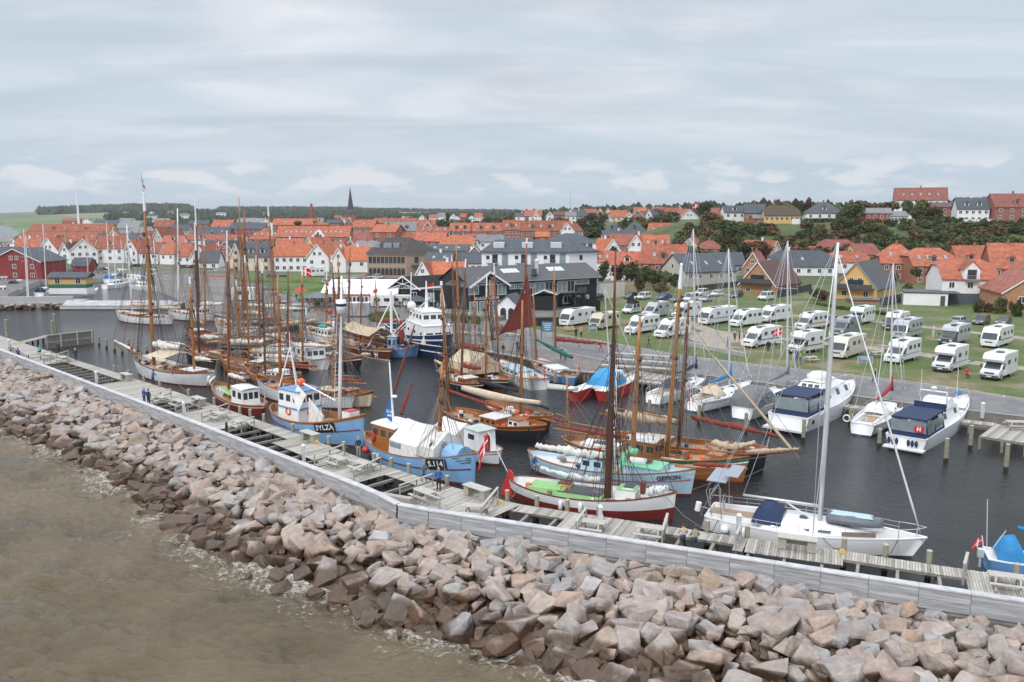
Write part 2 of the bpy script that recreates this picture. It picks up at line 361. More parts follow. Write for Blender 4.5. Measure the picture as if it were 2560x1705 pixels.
asphm=ramp_mat('asphalt',[(0.3,(0.15,0.15,0.155)),(0.55,(0.18,0.178,0.18)),(0.75,(0.21,0.205,0.2))],0.12)
pavem=ramp_mat('quay_paving',[(0.3,(0.135,0.125,0.115)),(0.5,(0.175,0.162,0.152)),(0.7,(0.215,0.20,0.185))],0.12)
bankm=ramp_mat('dark_asphalt_bank',[(0.3,(0.085,0.075,0.066)),(0.5,(0.105,0.093,0.082)),(0.7,(0.13,0.115,0.10))],0.35)
gravelm=ramp_mat('gravel',[(0.3,(0.25,0.22,0.18)),(0.5,(0.31,0.27,0.225)),(0.7,(0.36,0.32,0.27))],0.6)
townm=ramp_mat('town_ground',[(0.3,(0.09,0.115,0.045)),(0.5,(0.13,0.125,0.08)),(0.7,(0.19,0.18,0.16))],0.05)
QE=[G(-900,700,1.5),G(-60,700,1.5),G(20,735,1.5),G(70,712,1.5),G(100,700,1.5),G(330,690,1.5),G(455,738,1.5),G(470,768,1.5),G(560,790,1.5),G(740,800,1.5),G(900,818,1.5),G(985,835,1.5),G(1165,868,1.5),G(1300,893,1.5),G(1420,925,1.5),G(1530,935,1.5)]
def in_poly(x,y,P):
 c=False; n=len(P); j=n-1
 for i in range(n):
  if (P[i][1]>y) !=(P[j][1]>y) and x<(P[j][0]-P[i][0])*(y-P[i][1])/(P[j][1]-P[i][1])+P[i][0]: c=not c
  j=i
 return c
mb=MB(); ys=[150,165,180,195,210,225,240,255,270,285,295,305,315,325,335,345,355,370,385,400,420,440,460,480,500,540,600,660,720,800,900,1000,1150,1300,1500,1700,1950,2200,2500,2800,3200,3700,4500,6500,12000]
us=[-1.2+2.4*i/120 for i in range(121)]
def tz(u,y):
 x=u*y; z=terr(x,y)
 if y>240: z+=0.9*noise.noise(Vector((x*0.02,y*0.02,0)))*min(1,(y-240)/150)*min(1,max(0,(z+1))/5)
 if y>1400 and u>-0.55: z+=7*noise.noise(Vector((x*0.0012,y*0.0008,3)))
 return z
n=len(us)
vs=[(u*y,y,tz(u,y)) for y in ys for u in us]
vs=[(x,y,z-(3.2 if y<278 and x<26 else 0.06)) for x,y,z in vs]
for j in range(len(ys)-1):
 mi=2 if ys[j]>=1000 else (1 if ys[j]>=285 else 0)
 if ys[j]<600 and us[0]<0: pass
 mb.add([],[])
 for i in range(n-1):
  mm=max(mi,1) if us[i]>0.14 and mi<2 else mi if us[i]>0.0 or mi==2 else (0 if ys[j]<900 else 2)
  mb.f.append((j*n+i,j*n+i+1,(j+1)*n+i+1,(j+1)*n+i)); mb.m.append(mm)
mb.v=vs
tag(mb.build('terrain',[townm,slopem,fieldm],smooth=True),kind='structure')
far=[G(1700,760,1.5)*1.0]
qp=[Vector((q.x,q.y,0)) for q in QE]+[Vector((G(1600,912,1.5).x,G(1600,912,1.5).y,0)),Vector((36,232,0)),Vector((40,296,0)),Vector((-300,296,0))]
mb=MB()
mb.prism([(p.x,p.y) for p in qp],-3,1.46,1,0)
tag(mb.build('quay',[pavem,concrete]),kind='structure')
mb=MB()
for a,b in zip(QE[7:15],QE[8:16]):
 L=(b-a).length; nn=int(L/0.55)
 for k in range(nn):
  p=a.lerp(b,(k+0.5)/nn); mb.box((p.x,p.y-0.12,0.1),(0.28,0.25,2.5),0)
 mb.bar((a.x,a.y-0.05,1.5),(b.x,b.y-0.05,1.5),0.5,0.18,1)
tag(mb.build('quay_sheet_piling',[mat('rust_piling',(0.12,0.09,0.065),0.8,0.3,2),concrete]),kind='structure')
def sheet(name,pts,m,z,lab=None,kind='structure',thick=0.0):
 mb=MB(); P=[G(px,py,z) for px,py in pts]
 mb.poly(P,0); return tag(mb.build(name,m),kind=kind)
RD_T=[(1180,782),(1290,817),(1400,838),(1520,858),(1700,890),(1900,915),(2100,937),(2300,960),(2560,1000),(2900,1052)]    # road top edge (lawn side)
RD_B=[(1180,830),(1290,858),(1400,880),(1520,903),(1700,930),(1900,956),(2100,985),(2300,1012),(2560,1042),(2900,1085)]
mb=MB(); P1=[G(a,b,1.5) for a,b in RD_T]; P2=[G(a,b,1.5) for a,b in RD_B]
BB=[G(1530,935,1.5)]+[G(a,b,0.0) for a,b in ((1620,975),(1750,985),(1900,1002),(2050,1024),(2200,1048),(2350,1066),(2600,1100),(2950,1150))]
for i in range(len(P1)-1): mb.poly([P2[i],P2[i+1],P1[i+1],P1[i]],0)
tag(mb.build('road',asphm),kind='structure')
mb=MB()   # painted edge line of the road,light paving strip
for i in range(len(P1)-1):
 a,b,c_,d_=P2[i].copy(),P2[i+1].copy(),P1[i].copy(),P1[i+1].copy()
 up=Vector((0,0,0.005))
 mb.poly([a+up,b+up,b.lerp(d_,0.045)+up,a.lerp(c_,0.045)+up],0)
 mb.poly([c_.lerp(a,0.05)+up,d_.lerp(b,0.05)+up,d_.lerp(b,0.022)+up,c_.lerp(a,0.022)+up],0)
tag(mb.build('road_edge_line',mat('pale_kerb',(0.30,0.29,0.275),0.8,0.15,1)),kind='structure')
mb=MB()
T=P2[3:]; Bt=BB[1:]
for i in range(6):
 a,b=T[i],T[i+1]; c_=Bt[min(i+1,len(Bt)-1)]; d_=Bt[i]
 mb.poly([d_+Vector((0,0,-0.8)),c_+Vector((0,0,-0.8)),b+Vector((0,0,-0.02)),a+Vector((0,0,-0.02))],0)
mb.poly([QE[-1]+Vector((0,0,-0.02)),Bt[0]+Vector((0,0,-.8)),T[0]+Vector((0,0,-.02))],0)
tag(mb.build('bank',bankm),kind='structure')
mb=MB(); LW=[G(a,b,1.5) for a,b in RD_T[0:]]
LW=[G(1290,816,1.5),G(1400,837,1.5)]+LW[3:]
back=[Vector((230,150,1.5)),Vector((230,244,1.5)),Vector((120,246,1.5)),Vector((50,246,1.5)),Vector((34,232,1.5)),Vector((24,205,1.5)),Vector((12,178,1.5))]
mb.poly([p+Vector((0,0,0.03)) for p in LW]+[p+Vector((0,0,0.03)) for p in back],0)
tag(mb.build('lawn',lawnm),kind='structure')
mb=MB()
for i in range(len(P1)-1):
 if i>=1: mb.bar(P1[i]+Vector((0,0.1,0.04)),P1[i+1]+Vector((0,0.1,0.04)),0.25,0.22)
tag(mb.build('kerb',concrete),kind='structure')
mb=MB()
def track(pts,w_,z=1.545):
 P=[G(a,b,z) for a,b in pts]
 for i in range(len(P)-1):
  d=(P[i+1]-P[i]).normalized(); s_=Vector((-d.y,d.x,0))*w_/2
  mb.poly([P[i]-s_,P[i+1]-s_,P[i+1]+s_,P[i]+s_],0)
track([(1640,775),(1850,778),(2000,790),(2200,805),(2350,822),(2600,850)],2.8)
track([(2030,855),(2160,868),(2300,885),(2420,905),(2600,925)],3.2)
track([(1700,800),(1800,835),(2000,850)],3.0)
track([(1750,830),(1850,870)],9.0,1.55)
tag(mb.build('gravel_track',gravelm),kind='structure')
# ------------------------------------------------------------------water
def watermat(name,base,scale,bump,rough,rip=1.0,col2=None,aniso=(1,1,1),ior=1.33):
 m=bpy.data.materials.new(name); m.use_nodes=True; t=m.node_tree; b=t.nodes['Principled BSDF']; n=t.nodes.new; l=t.links.new
 g=n('ShaderNodeNewGeometry'); mp=n('ShaderNodeMapping'); mp.inputs['Scale'].default_value=aniso; mp.inputs['Rotation'].default_value=(0,0,0.12); l(g.outputs['Position'],mp.inputs[0])
 a=n('ShaderNodeTexNoise'); a.inputs['Scale'].default_value=scale; a.inputs['Detail'].default_value=8; a.inputs['Roughness'].default_value=0.66; l(mp.outputs[0],a.inputs['Vector'])
 c=n('ShaderNodeTexNoise'); c.inputs['Scale'].default_value=scale*0.07; c.inputs['Detail'].default_value=4; l(g.outputs['Position'],c.inputs['Vector'])
 mr=n('ShaderNodeMapRange'); mr.inputs[1].default_value=0.38; mr.inputs[2].default_value=0.62; l(c.outputs[0],mr.inputs[0])
 mx=n('ShaderNodeMix'); mx.data_type='RGBA'; mx.inputs[6].default_value=(*base,1); mx.inputs[7].default_value=(*(col2 or base),1); l(mr.outputs[0],mx.inputs[0]); l(mx.outputs[2],b.inputs['Base Color'])
 bp=n('ShaderNodeBump'); bp.inputs['Strength'].default_value=bump; bp.inputs['Distance'].default_value=rip; l(a.outputs[0],bp.inputs['Height']); l(bp.outputs[0],b.inputs['Normal'])
 b.inputs['Roughness'].default_value=rough; b.inputs['IOR'].default_value=ior
 return m
seam=watermat('murky_sea',(0.125,0.098,0.060),1.5,0.85,0.06,0.6,(0.19,0.147,0.09),(0.5,1.6,1))
harbm=watermat('harbour_water',(0.014,0.018,0.020),1.8,0.6,0.05,0.30,(0.024,0.027,0.028),(1,0.7,1),1.31)
fjordm=watermat('fjord_water',(0.05,0.07,0.09),0.3,0.3,0.2,0.3)
WL=[(-700,800),(0,1071),(190,1153),(320,1225),(490,1367),(652,1443),(902,1541),(1060,1601),(1280,1642),(1450,1712),(1800,1830),(2700,2160)]
WLp=[G(a,b,0) for a,b in WL]
WT=2.4
WA=[G(-500,681,WT),G(0,872,WT),G(500,1058,WT),G(935,1225,WT),G(1009,1263,WT),G(1500,1338,WT),G(2080,1427,WT),G(2560,1500,WT),G(3100,1582,WT),G(4300,1766,WT)]
mb=MB()
hw=[Vector((p.x,p.y,0.0)) for p in WA]+[Vector((160,80,0)),Vector((200,260,0)),Vector((-330,330,0)),Vector((-330,WA[0].y,0))]
mb.poly(hw,0)
tag(mb.build('harbour_water',harbm),kind='structure')
mb=MB(); mb.poly([(-9000,380,-0.3),(-150,380,-0.3),(-600,3000,-0.3),(-9000,5000,-0.3)],0)
tag(mb.build('fjord_water',fjordm),kind='structure')
mb=MB(); nx,ny=330,300
def wave(x,y):
 n_=noise.noise
 z=0.11*sin(0.55*x+1.25*y+2.2*n_(Vector((x*.05,y*.05,1))))+0.07*sin(-0.9*x+1.9*y+3*n_(Vector((x*.09,y*.09,5))))
 z+=0.24*n_(Vector((x*.33,y*.55,0)))+0.13*n_(Vector((x*0.9,y*1.7,7)))+0.17*(1-abs(2.4*n_(Vector((x*.75+y*.3,y*1.6,9)))))
 return z*1.15
vs=[]
for j in range(ny+1):
 y=26+116*(j/ny)**1.5
 for i in range(nx+1):
  x=-y*0.75+(y*0.75+14)*i/nx
  vs.append((x,y,wave(x,y)-0.06))
mb.v=vs
def seaside(i,j):
 x,y,z=vs[j*(nx+1)+i]; q=proj((x,y,0));
 return q[1]>(1263+(q[0]-1009)*0.153 if q[0]>1009 else 872+q[0]*0.377)+12
for j in range(ny):
 for i in range(nx):
  if not seaside(i,j): continue
  mb.f.append((j*(nx+1)+i,j*(nx+1)+i+1,(j+1)*(nx+1)+i+1,(j+1)*(nx+1)+i)); mb.m.append(0)
tag(mb.build('sea',seam,smooth=True),kind='structure')
mb=MB(); mb.poly([(-2000,-200,-0.45),(400,-200,-0.45),(100,60,-0.45),(-60,140,-0.45),(-330,330,-0.45),(-2000,600,-0.45)],0)
tag(mb.build('open_sea',seam),kind='structure')
def foammat():
 m=bpy.data.materials.new('sea_foam'); m.use_nodes=True; t=m.node_tree; b=t.nodes['Principled BSDF']; n=t.nodes.new; l=t.links.new
 b.inputs['Base Color'].default_value=(0.74,0.70,0.62,1); b.inputs['Roughness'].default_value=0.7
 uv=n('ShaderNodeUVMap'); sx=n('ShaderNodeSeparateXYZ'); l(uv.outputs[0],sx.inputs[0])
 g=n('ShaderNodeNewGeometry'); a=n('ShaderNodeTexNoise'); a.inputs['Scale'].default_value=2.4; a.inputs['Detail'].default_value=7; a.inputs['Roughness'].default_value=0.72; a.inputs['Distortion'].default_value=1.2; l(g.outputs['Position'],a.inputs['Vector'])
 c=n('ShaderNodeTexNoise'); c.inputs['Scale'].default_value=0.16; c.inputs['Detail'].default_value=2; l(g.outputs['Position'],c.inputs['Vector'])
 th=n('ShaderNodeMath'); th.operation='MULTIPLY_ADD'; th.inputs[1].default_value=0.33; th.inputs[2].default_value=0.335; l(sx.outputs[1],th.inputs[0])
 t2=n('ShaderNodeMath'); t2.operation='MULTIPLY_ADD'; t2.inputs[1].default_value=-0.42; l(c.outputs[0],t2.inputs[0]);
 t3=n('ShaderNodeMath'); t3.operation='ADD'; t3.inputs[1].default_value=0.245; l(th.outputs[0],t2.inputs[2]); l(t2.outputs[0],t3.inputs[0])
 sb=n('ShaderNodeMath'); sb.operation='SUBTRACT'; l(a.outputs[0],sb.inputs[0]); l(t3.outputs[0],sb.inputs[1])
 mr=n('ShaderNodeMapRange'); mr.inputs[1].default_value=0.0; mr.inputs[2].default_value=0.22; mr.inputs[4].default_value=0.7; l(sb.outputs[0],mr.inputs[0]); l(mr.outputs[0],b.inputs['Alpha'])
 return m
mb=MB(); uvs=[]
seg=[]
for i in range(1,len(WLp)-1):
 a,b=WLp[i],WLp[i+1]; L=(b-a).length; k=max(1,int(L/0.5))
 for q in range(k): seg.append(a.lerp(b,q/k))
W5=5.2
for i in range(len(seg)-1):
 d=(seg[i+1]-seg[i]).normalized(); nrm=Vector((d.y,-d.x,0))
 if nrm.x>0 and nrm.y>0: nrm=-nrm
 nrm=Vector((-0.62,-0.78,0))
 for r_ in range(10):
  t0,t1=r_/10,(r_+1)/10
  q=[]
  for p,tt in ((seg[i],t0),(seg[i],t1),(seg[i+1],t1),(seg[i+1],t0)):
   v=p+nrm*(W5*tt-1.0); q.append(Vector((v.x,v.y,wave(v.x,v.y)+0.0))); uvs.append((0,tt))
  mb.poly(q,0)
me=mb.mesh('sea_foam',foammat(),True); ul=me.uv_layers.new(name='UVMap')
k=0
for p in me.polygons:
 for li in p.loop_indices: ul.data[li].uv=uvs[li] if li<len(uvs) else (0,0)
fo=bpy.data.objects.new('sea_foam',me); COL.objects.link(fo); tag(fo,kind='stuff',cat='foam',label='white foam and broken surf washing along the foot of the boulders')
# ------------------------------------------------------------------breakwater: slope,wall,boulders
def arc(P):
 s_=[0]
 for i in range(1,len(P)): s_.append(s_[-1]+(P[i]-P[i-1]).length)
 return s_
def along(P,s_,d):
 i=0
 while i<len(P)-2 and s_[i+1]<d: i+=1
 t=(d-s_[i])/max(1e-6,s_[i+1]-s_[i]); return P[i].lerp(P[i+1],t),(P[i+1]-P[i]).normalized()
WAs=arc(WA); LWALL=WAs[-1]
face0,face1=WT-1.15,WT
wallm=mat('silver_grey_boards',(0.41,0.41,0.42),0.7,0.3,1.1,stretch=(0.6,0.6,7))
wallm2=mat('silver_grey_boards_dark',(0.35,0.35,0.36),0.7,0.3,1.3,stretch=(0.6,0.6,7))
capm=mat('pale_capping',(0.50,0.50,0.51),0.65,0.2,1.4)
wt=thing('timber_sea_wall','long pale grey timber parapet wall running along the top of the boulder breakwater','sea wall',(0,0,0))
mbc,mbf,mbp,mbg=MB(),MB(),MB(),MB()
d=0; k=0
while d<LWALL-0.5:
 e=min(d+2.4,LWALL-0.01)
 p,t_=along(WA,WAs,d+0.001); q,_=along(WA,WAs,e)
 if (q-p).length<0.2: d=e; k+=1; continue
 t_=(q-p).normalized(); nr=Vector((t_.y,-t_.x,0))      # towards the sea
 o1=nr*0.42
 g=t_*0.008
 mbc.box((p+q)/2+nr*0.21+Vector((0,0,0.045)),((q-p).length-0.015+0.0,0.50,0.09),0,rz=atan2(t_.y,t_.x))
 h=1.08/4
 for r_ in range(4):
  z=WT-h*(r_+0.5)
  c0=(p+q)/2+nr*(0.36+0.02*r_); c0.z=z
  mbf.box(c0,((q-p).length-0.02,0.06,h-0.012),(k*3+r_) % 2,rz=atan2(t_.y,t_.x))
 c0=(p+q)/2+nr*0.03; c0.z=WT-0.6; mbf.box(c0,((q-p).length,0.06,1.16),1,rz=atan2(t_.y,t_.x))
 c1=p+nr*0.33; c1.z=1.0; mbp.box(c1,(0.12,0.1,1.2),0,rz=atan2(t_.y,t_.x))
 d=e; k+=1
mbc.build('capping',capm,wt); mbf.build('board_panel',[wallm,wallm2],wt); mbp.build('support_post',steel,wt)
mb=MB()
NS=110
WLs=arc(WLp)
SEA=[]; TOP=[]
def wall_at(f): return along(WA,WAs,f*LWALL)[0]
segB=[]
for i in range(NS+1):
 p,t_=along(WA,WAs,LWALL*i/NS)
 nr=Vector((t_.y,-t_.x,0)).normalized()
 best=None
 for j in range(len(WLp)-1):
  a,b=WLp[j],WLp[j+1]; r_=(b-a); den_=nr.x*r_.y-nr.y*r_.x
  if abs(den_)<1e-9: continue
  w_=a-p; s1=(w_.x*r_.y-w_.y*r_.x)/den_; s2=(w_.x*nr.y-w_.y*nr.x)/den_
  if s1>0 and -0.01<=s2<=1.01 and (best is None or s1<best): best=s1
 segB.append([p,nr,best if best else 15.0])
for i in range(NS):
 for a_,b_ in (((0.42,1.0),(1.6,1.05)),((1.6,1.05),(0.55,None)),((0.55,None),(1.15,None))):
  pass
 P0,n0,w0=segB[i]; P1_,n1_,w1=segB[i+1]
 def pt(P,nn,w_,f):
  dd=0.4+(w_-0.4)*f; v=P+nn*dd; v.z=lerp(1.15,-0.75,f**1.15); return v
 for f0,f1 in ((0,0.15),(0.15,0.5),(0.5,1.0),(1.0,1.3)):
  mb.poly([pt(P0,n0,w0,f0),pt(P0,n0,w0,f1),pt(P1_,n1_,w1,f1),pt(P1_,n1_,w1,f0)],0)
 v0=P0+n0*0.45; v1=P1_+n1_*0.45
 mb.poly([Vector((v0.x,v0.y,-1)),Vector((v1.x,v1.y,-1)),Vector((v1.x,v1.y,1.26)),Vector((v0.x,v0.y,1.26))],1)
 v2=P0-n0*0.1; v3=P1_-n1_*0.1
 mb.poly([Vector((v0.x,v0.y,1.262)),Vector((v1.x,v1.y,1.262)),Vector((v3.x,v3.y,1.262)),Vector((v2.x,v2.y,1.262))],1)
 mb.poly([Vector((v2.x,v2.y,-1)),Vector((v3.x,v3.y,-1)),Vector((v3.x,v3.y,1.26)),Vector((v2.x,v2.y,1.26))],1)
tag(mb.build('breakwater_embankment',[mat('dark_rubble',(0.12,0.10,0.08),0.9,0.4,2.5,bump=0.5),mat('stained_concrete',(0.26,0.25,0.235),0.9,0.25,1.0,bump=0.3)]),kind='structure')
ROCKS=[]
for k in range(26):
 bm=bmesh.new(); rr=random.Random(100+k)
 sx,sy,sz=1.0,rr.uniform(0.6,0.85),rr.uniform(0.48,0.7)
 pts_=[Vector((a,b,c))*rr.uniform(.62,.95)+Vector((rr.uniform(-.28,.28),rr.uniform(-.28,.28),rr.uniform(-.28,.28))) for a in (-1,1) for b in (-1,1) for c in (-1,1)]
 for _ in range(rr.choice([2,3,5])):
  v=Vector((rr.uniform(-1,1),rr.uniform(-1,1),rr.uniform(-1,1))); pts_.append(v/max(abs(v.x),abs(v.y),abs(v.z))*rr.uniform(.9,1.1))
 if rr.random()<.5: pts_.pop(rr.randrange(8))
 for v in pts_:
  v=v.lerp(v.normalized()*1.05,.3)
  bm.verts.new((v.x*sx,v.y*sy,v.z*sz))
 r_=bmesh.ops.convex_hull(bm,input=bm.verts)
 bmesh.ops.delete(bm,geom=list({e for e in r_['geom_interior']+r_['geom_unused'] if isinstance(e,bmesh.types.BMVert)}),context='VERTS')
 bmesh.ops.dissolve_limit(bm,angle_limit=radians(16),verts=bm.verts,edges=bm.edges)
 bmesh.ops.bevel(bm,geom=list(bm.edges),offset=0.11,segments=2,affect='EDGES',profile=0.6,clamp_overlap=True)
 bmesh.ops.triangulate(bm,faces=bm.faces)
 bmesh.ops.subdivide_edges(bm,edges=[e for e in bm.edges if e.calc_length()>0.45],cuts=1,use_grid_fill=True)
 for v in bm.verts: v.co+=v.co.normalized()*0.10*noise.noise(v.co*2.1+Vector((k,0,0)))+v.co.normalized()*0.055*noise.noise(v.co*4.6+Vector((k,3,0)))
 me=bpy.data.meshes.new('boulder'); bm.to_mesh(me); bm.free(); me.materials.append(rockm); ROCKS.append(me)
PL=[]
d=0
while d<LWALL:
 f=d/LWALL; i=min(NS-1,int(f*NS)); a=f*NS-i
 p=segB[i][0].lerp(segB[i+1][0],a); nn=segB[i][1].lerp(segB[i+1][1],a); w_=lerp(segB[i][2],segB[i+1][2],a)
 t=1.15+R.uniform(0,0.5)
 while t<w_+0.9:
  fr=(t-0.4)/(w_-0.4)
  size=R.choice([0.36,0.46,0.56,0.66,0.8])*R.uniform(0.85,1.15)*(1.0+0.28*fr)
  q=p+nn*t+Vector((R.uniform(-.35,.35),R.uniform(-.3,.3),0))
  z=lerp(1.3,-0.15,max(0,fr)**1.15)+R.uniform(-0.12,0.3)+size*0.12
  if fr>1.0: z=-0.2; size*=0.45
  px,py=proj((q.x,q.y,z))
  if -80<px<3000 and py<1950: PL.append((q.x,q.y,z,size))
  t+=size*R.uniform(1.25,1.75)
 d+=R.uniform(0.6,0.9)
PL2=[]
d=0
while d<LWALL:
 f=d/LWALL; i=min(NS-1,int(f*NS)); a=f*NS-i
 p=segB[i][0].lerp(segB[i+1][0],a); nn=segB[i][1].lerp(segB[i+1][1],a); w_=lerp(segB[i][2],segB[i+1][2],a)
 t=R.uniform(0.9,1.6)
 while t<w_+2.2:
  fr=(t-0.4)/(w_-0.4); q=p+nn*t
  z=lerp(1.05,-0.35,min(1.0,fr)**1.15)
  px,py=proj((q.x,q.y,z)); sz_=R.uniform(0.3,0.55) if fr<1 else R.uniform(0.15,0.4)
  if -80<px<3000 and py<1950: PL2.append((q.x,q.y,z,sz_))
  t+=R.uniform(0.6,1.1)
 d+=R.uniform(0.45,0.8)
def rockM(x,y,z,s_):
 tilt=R.uniform(-0.6,0.6)
 return Matrix.Translation((x,y,z)) @ Matrix.Rotation(R.uniform(0,6.28),4,'Z') @ Matrix.Rotation(tilt,4,'X') @ Matrix.Rotation(R.uniform(-0.5,0.5),4,'Y') @ Matrix.Scale(s_,4)
PL.sort(key=lambda q: -q[3]/hypot(q[1],CZ-q[2]) if 0<proj(q[:3])[0]<2560 and proj(q[:3])[1]<1700 else 0)
mbv,mbfaces,tone=[],[],[]
def tree_of(lst,single):
 for k,(x,y,z,s_) in enumerate(lst):
  me=R.choice(ROCKS); M=rockM(x,y,z,s_)
  if k<single:
   o=bpy.data.objects.new('boulder',me); COL.objects.link(o); o.matrix_world=M
   fr=z-s_*0.1
   if fr<0.28: tag(o,'dark brown wet granite boulder at the water line of the breakwater','boulder','wet boulders along the water line')
   else: tag(o,'dry pinkish grey granite boulder piled on the breakwater slope below the timber wall','boulder','dry boulders piled against the breakwater')
  else:
   o_=len(mbv); tn=R.random()
   mbv.extend([tuple(M @ v.co) for v in me.vertices])
   for p in me.polygons: mbfaces.append(tuple(i+o_ for i in p.vertices)); tone.append(tn)
tree_of(PL,296); tree_of(PL2,0)
me=bpy.data.meshes.new('boulder_fill'); me.from_pydata(mbv,[],mbfaces); me.materials.append(rockm)
at=me.attributes.new('tone','FLOAT','FACE'); at.data.foreach_set('value',tone)
o=bpy.data.objects.new('boulder_fill',me); COL.objects.link(o); tag(o,'smaller and farther granite boulders filling the long breakwater slope','boulders',kind='stuff')
# ------------------------------------------------------------------houses
WM={'W': mat('house_white',(0.80,0.80,0.80),0.7,0.06,0.5),'C': mat('house_cream',(0.66,0.60,0.49),0.7,0.06,0.5),
      'Y': mat('house_yellow',(0.66,0.42,0.15),0.75,0.06,0.5),'B': mat('house_brick',(0.30,0.125,0.085),0.85,0.15,1.2),
      'R': mat('house_red_brick',(0.34,0.085,0.055),0.85,0.15,1.2),'G': mat('house_grey',(0.36,0.36,0.35),0.8,0.1,0.8),
      'T': mat('house_tan_brick',(0.36,0.26,0.185),0.85,0.1,1.0),'K': tiles('black_boards',(0.012,0.014,0.018),0.25,0.5,0,0.6,axis=0),
      'M': mat('red_boards',(0.24,0.03,0.03),0.7,0.1,1),'P': mat('orange_brick',(0.42,0.22,0.12),0.85,0.14,1.5),'L': mat('pale_tan_stone',(0.47,0.44,0.40),0.8,0.12,0.9)}
WN={'W': 'white','C': 'cream','Y': 'yellow','B': 'brick','R': 'red brick','G': 'grey','T': 'tan brick','K': 'black boarded','M': 'dark red boarded','P': 'orange brick','L': 'pale stone'}
RM={'O': tiles('roof_orange_tile',(0.345,0.105,0.056),0.34,0.66,0.24,var=.32),'o': tiles('roof_red_tile',(0.26,0.085,0.06),0.34,0.72,0.18,var=.3),
      'S': tiles('roof_slate',(0.075,0.085,0.10),0.4,0.75,0.1),'D': tiles('roof_brown',(0.12,0.062,0.055),0.4,0.75,0.08),
      'g': tiles('roof_grey',(0.20,0.205,0.21),0.5,0.85,0.1),'N': tiles('roof_black_metal',(0.06,0.062,0.068),0.6,0.85,0,0.5,axis=0),'H': mat('thatch',(0.085,0.07,0.05),0.95,0.25,2,bump=0.5),
      'b': tiles('roof_bright_tile',(0.44,0.13,0.058),0.34,0.78,0.1,var=.25)}
RN={'O': 'orange tiled roof','o': 'dull red tiled roof','S': 'slate grey roof','D': 'brown roof','g': 'pale grey roof','N': 'black metal roof','H': 'thatched roof','b': 'bright orange roof'}
frame_w=white
chimm=mat('chimney_brick',(0.30,0.14,0.10),0.85,0.15,2)
ORD=['leftmost','second from left','third from left','fourth from left','fifth from left','sixth from left','seventh from left','eighth from left','ninth from left','tenth from left','eleventh from left','twelfth from left']+[q+' from left' for q in 'thirteenth fourteenth fifteenth sixteenth seventeenth eighteenth nineteenth twentieth twenty-first twenty-second twenty-third twenty-fourth twenty-fifth twenty-sixth twenty-seventh twenty-eighth twenty-ninth thirtieth thirty-first thirty-second thirty-third thirty-fourth thirty-fifth thirty-sixth thirty-seventh thirty-eighth thirty-ninth fortieth'.split()]
def pane(root,x,z,w_,h_,y=-0.03,name='window',g=None,fr=True,axis=0,s=1,fm=None,bars=True):
 """window: frame set proud of the wall and the pane behind its front face. axis 0: wall facing -y at y; axis 1: wall facing +-x at x"""
 a=MB(); b=MB(); t=0.10
 if axis==0:
  if fr:
   for dx,dz,ww,hh in ((0,h_/2,w_+t,t),(0,-h_/2,w_+t,t),(-w_/2,0,t,h_-t),(w_/2,0,t,h_-t))+(((0,0,0.07,h_-t),) if bars and w_>0.9 else ()):
    a.box((x+dx,y-0.02,z+dz),(ww,0.09,hh),0)
  b.box((x,y,z),(w_,0.05,h_),0)
 else:
  if fr:
   for dy,dz,ww,hh in ((0,h_/2,w_+t,t),(0,-h_/2,w_+t,t),(-w_/2,0,t,h_-t),(w_/2,0,t,h_-t)):
    a.box((x+0.03*s,y+dy,z+dz),(0.09,ww,hh),0)
  b.box((x+0.01*s,y,z),(0.05,w_,h_),0)
 if fr:
  o=b.build(name,g or glass,root); f=a.build('window_frame',fm or frame_w,o); return o
 return b.build(name,g or glass,root)
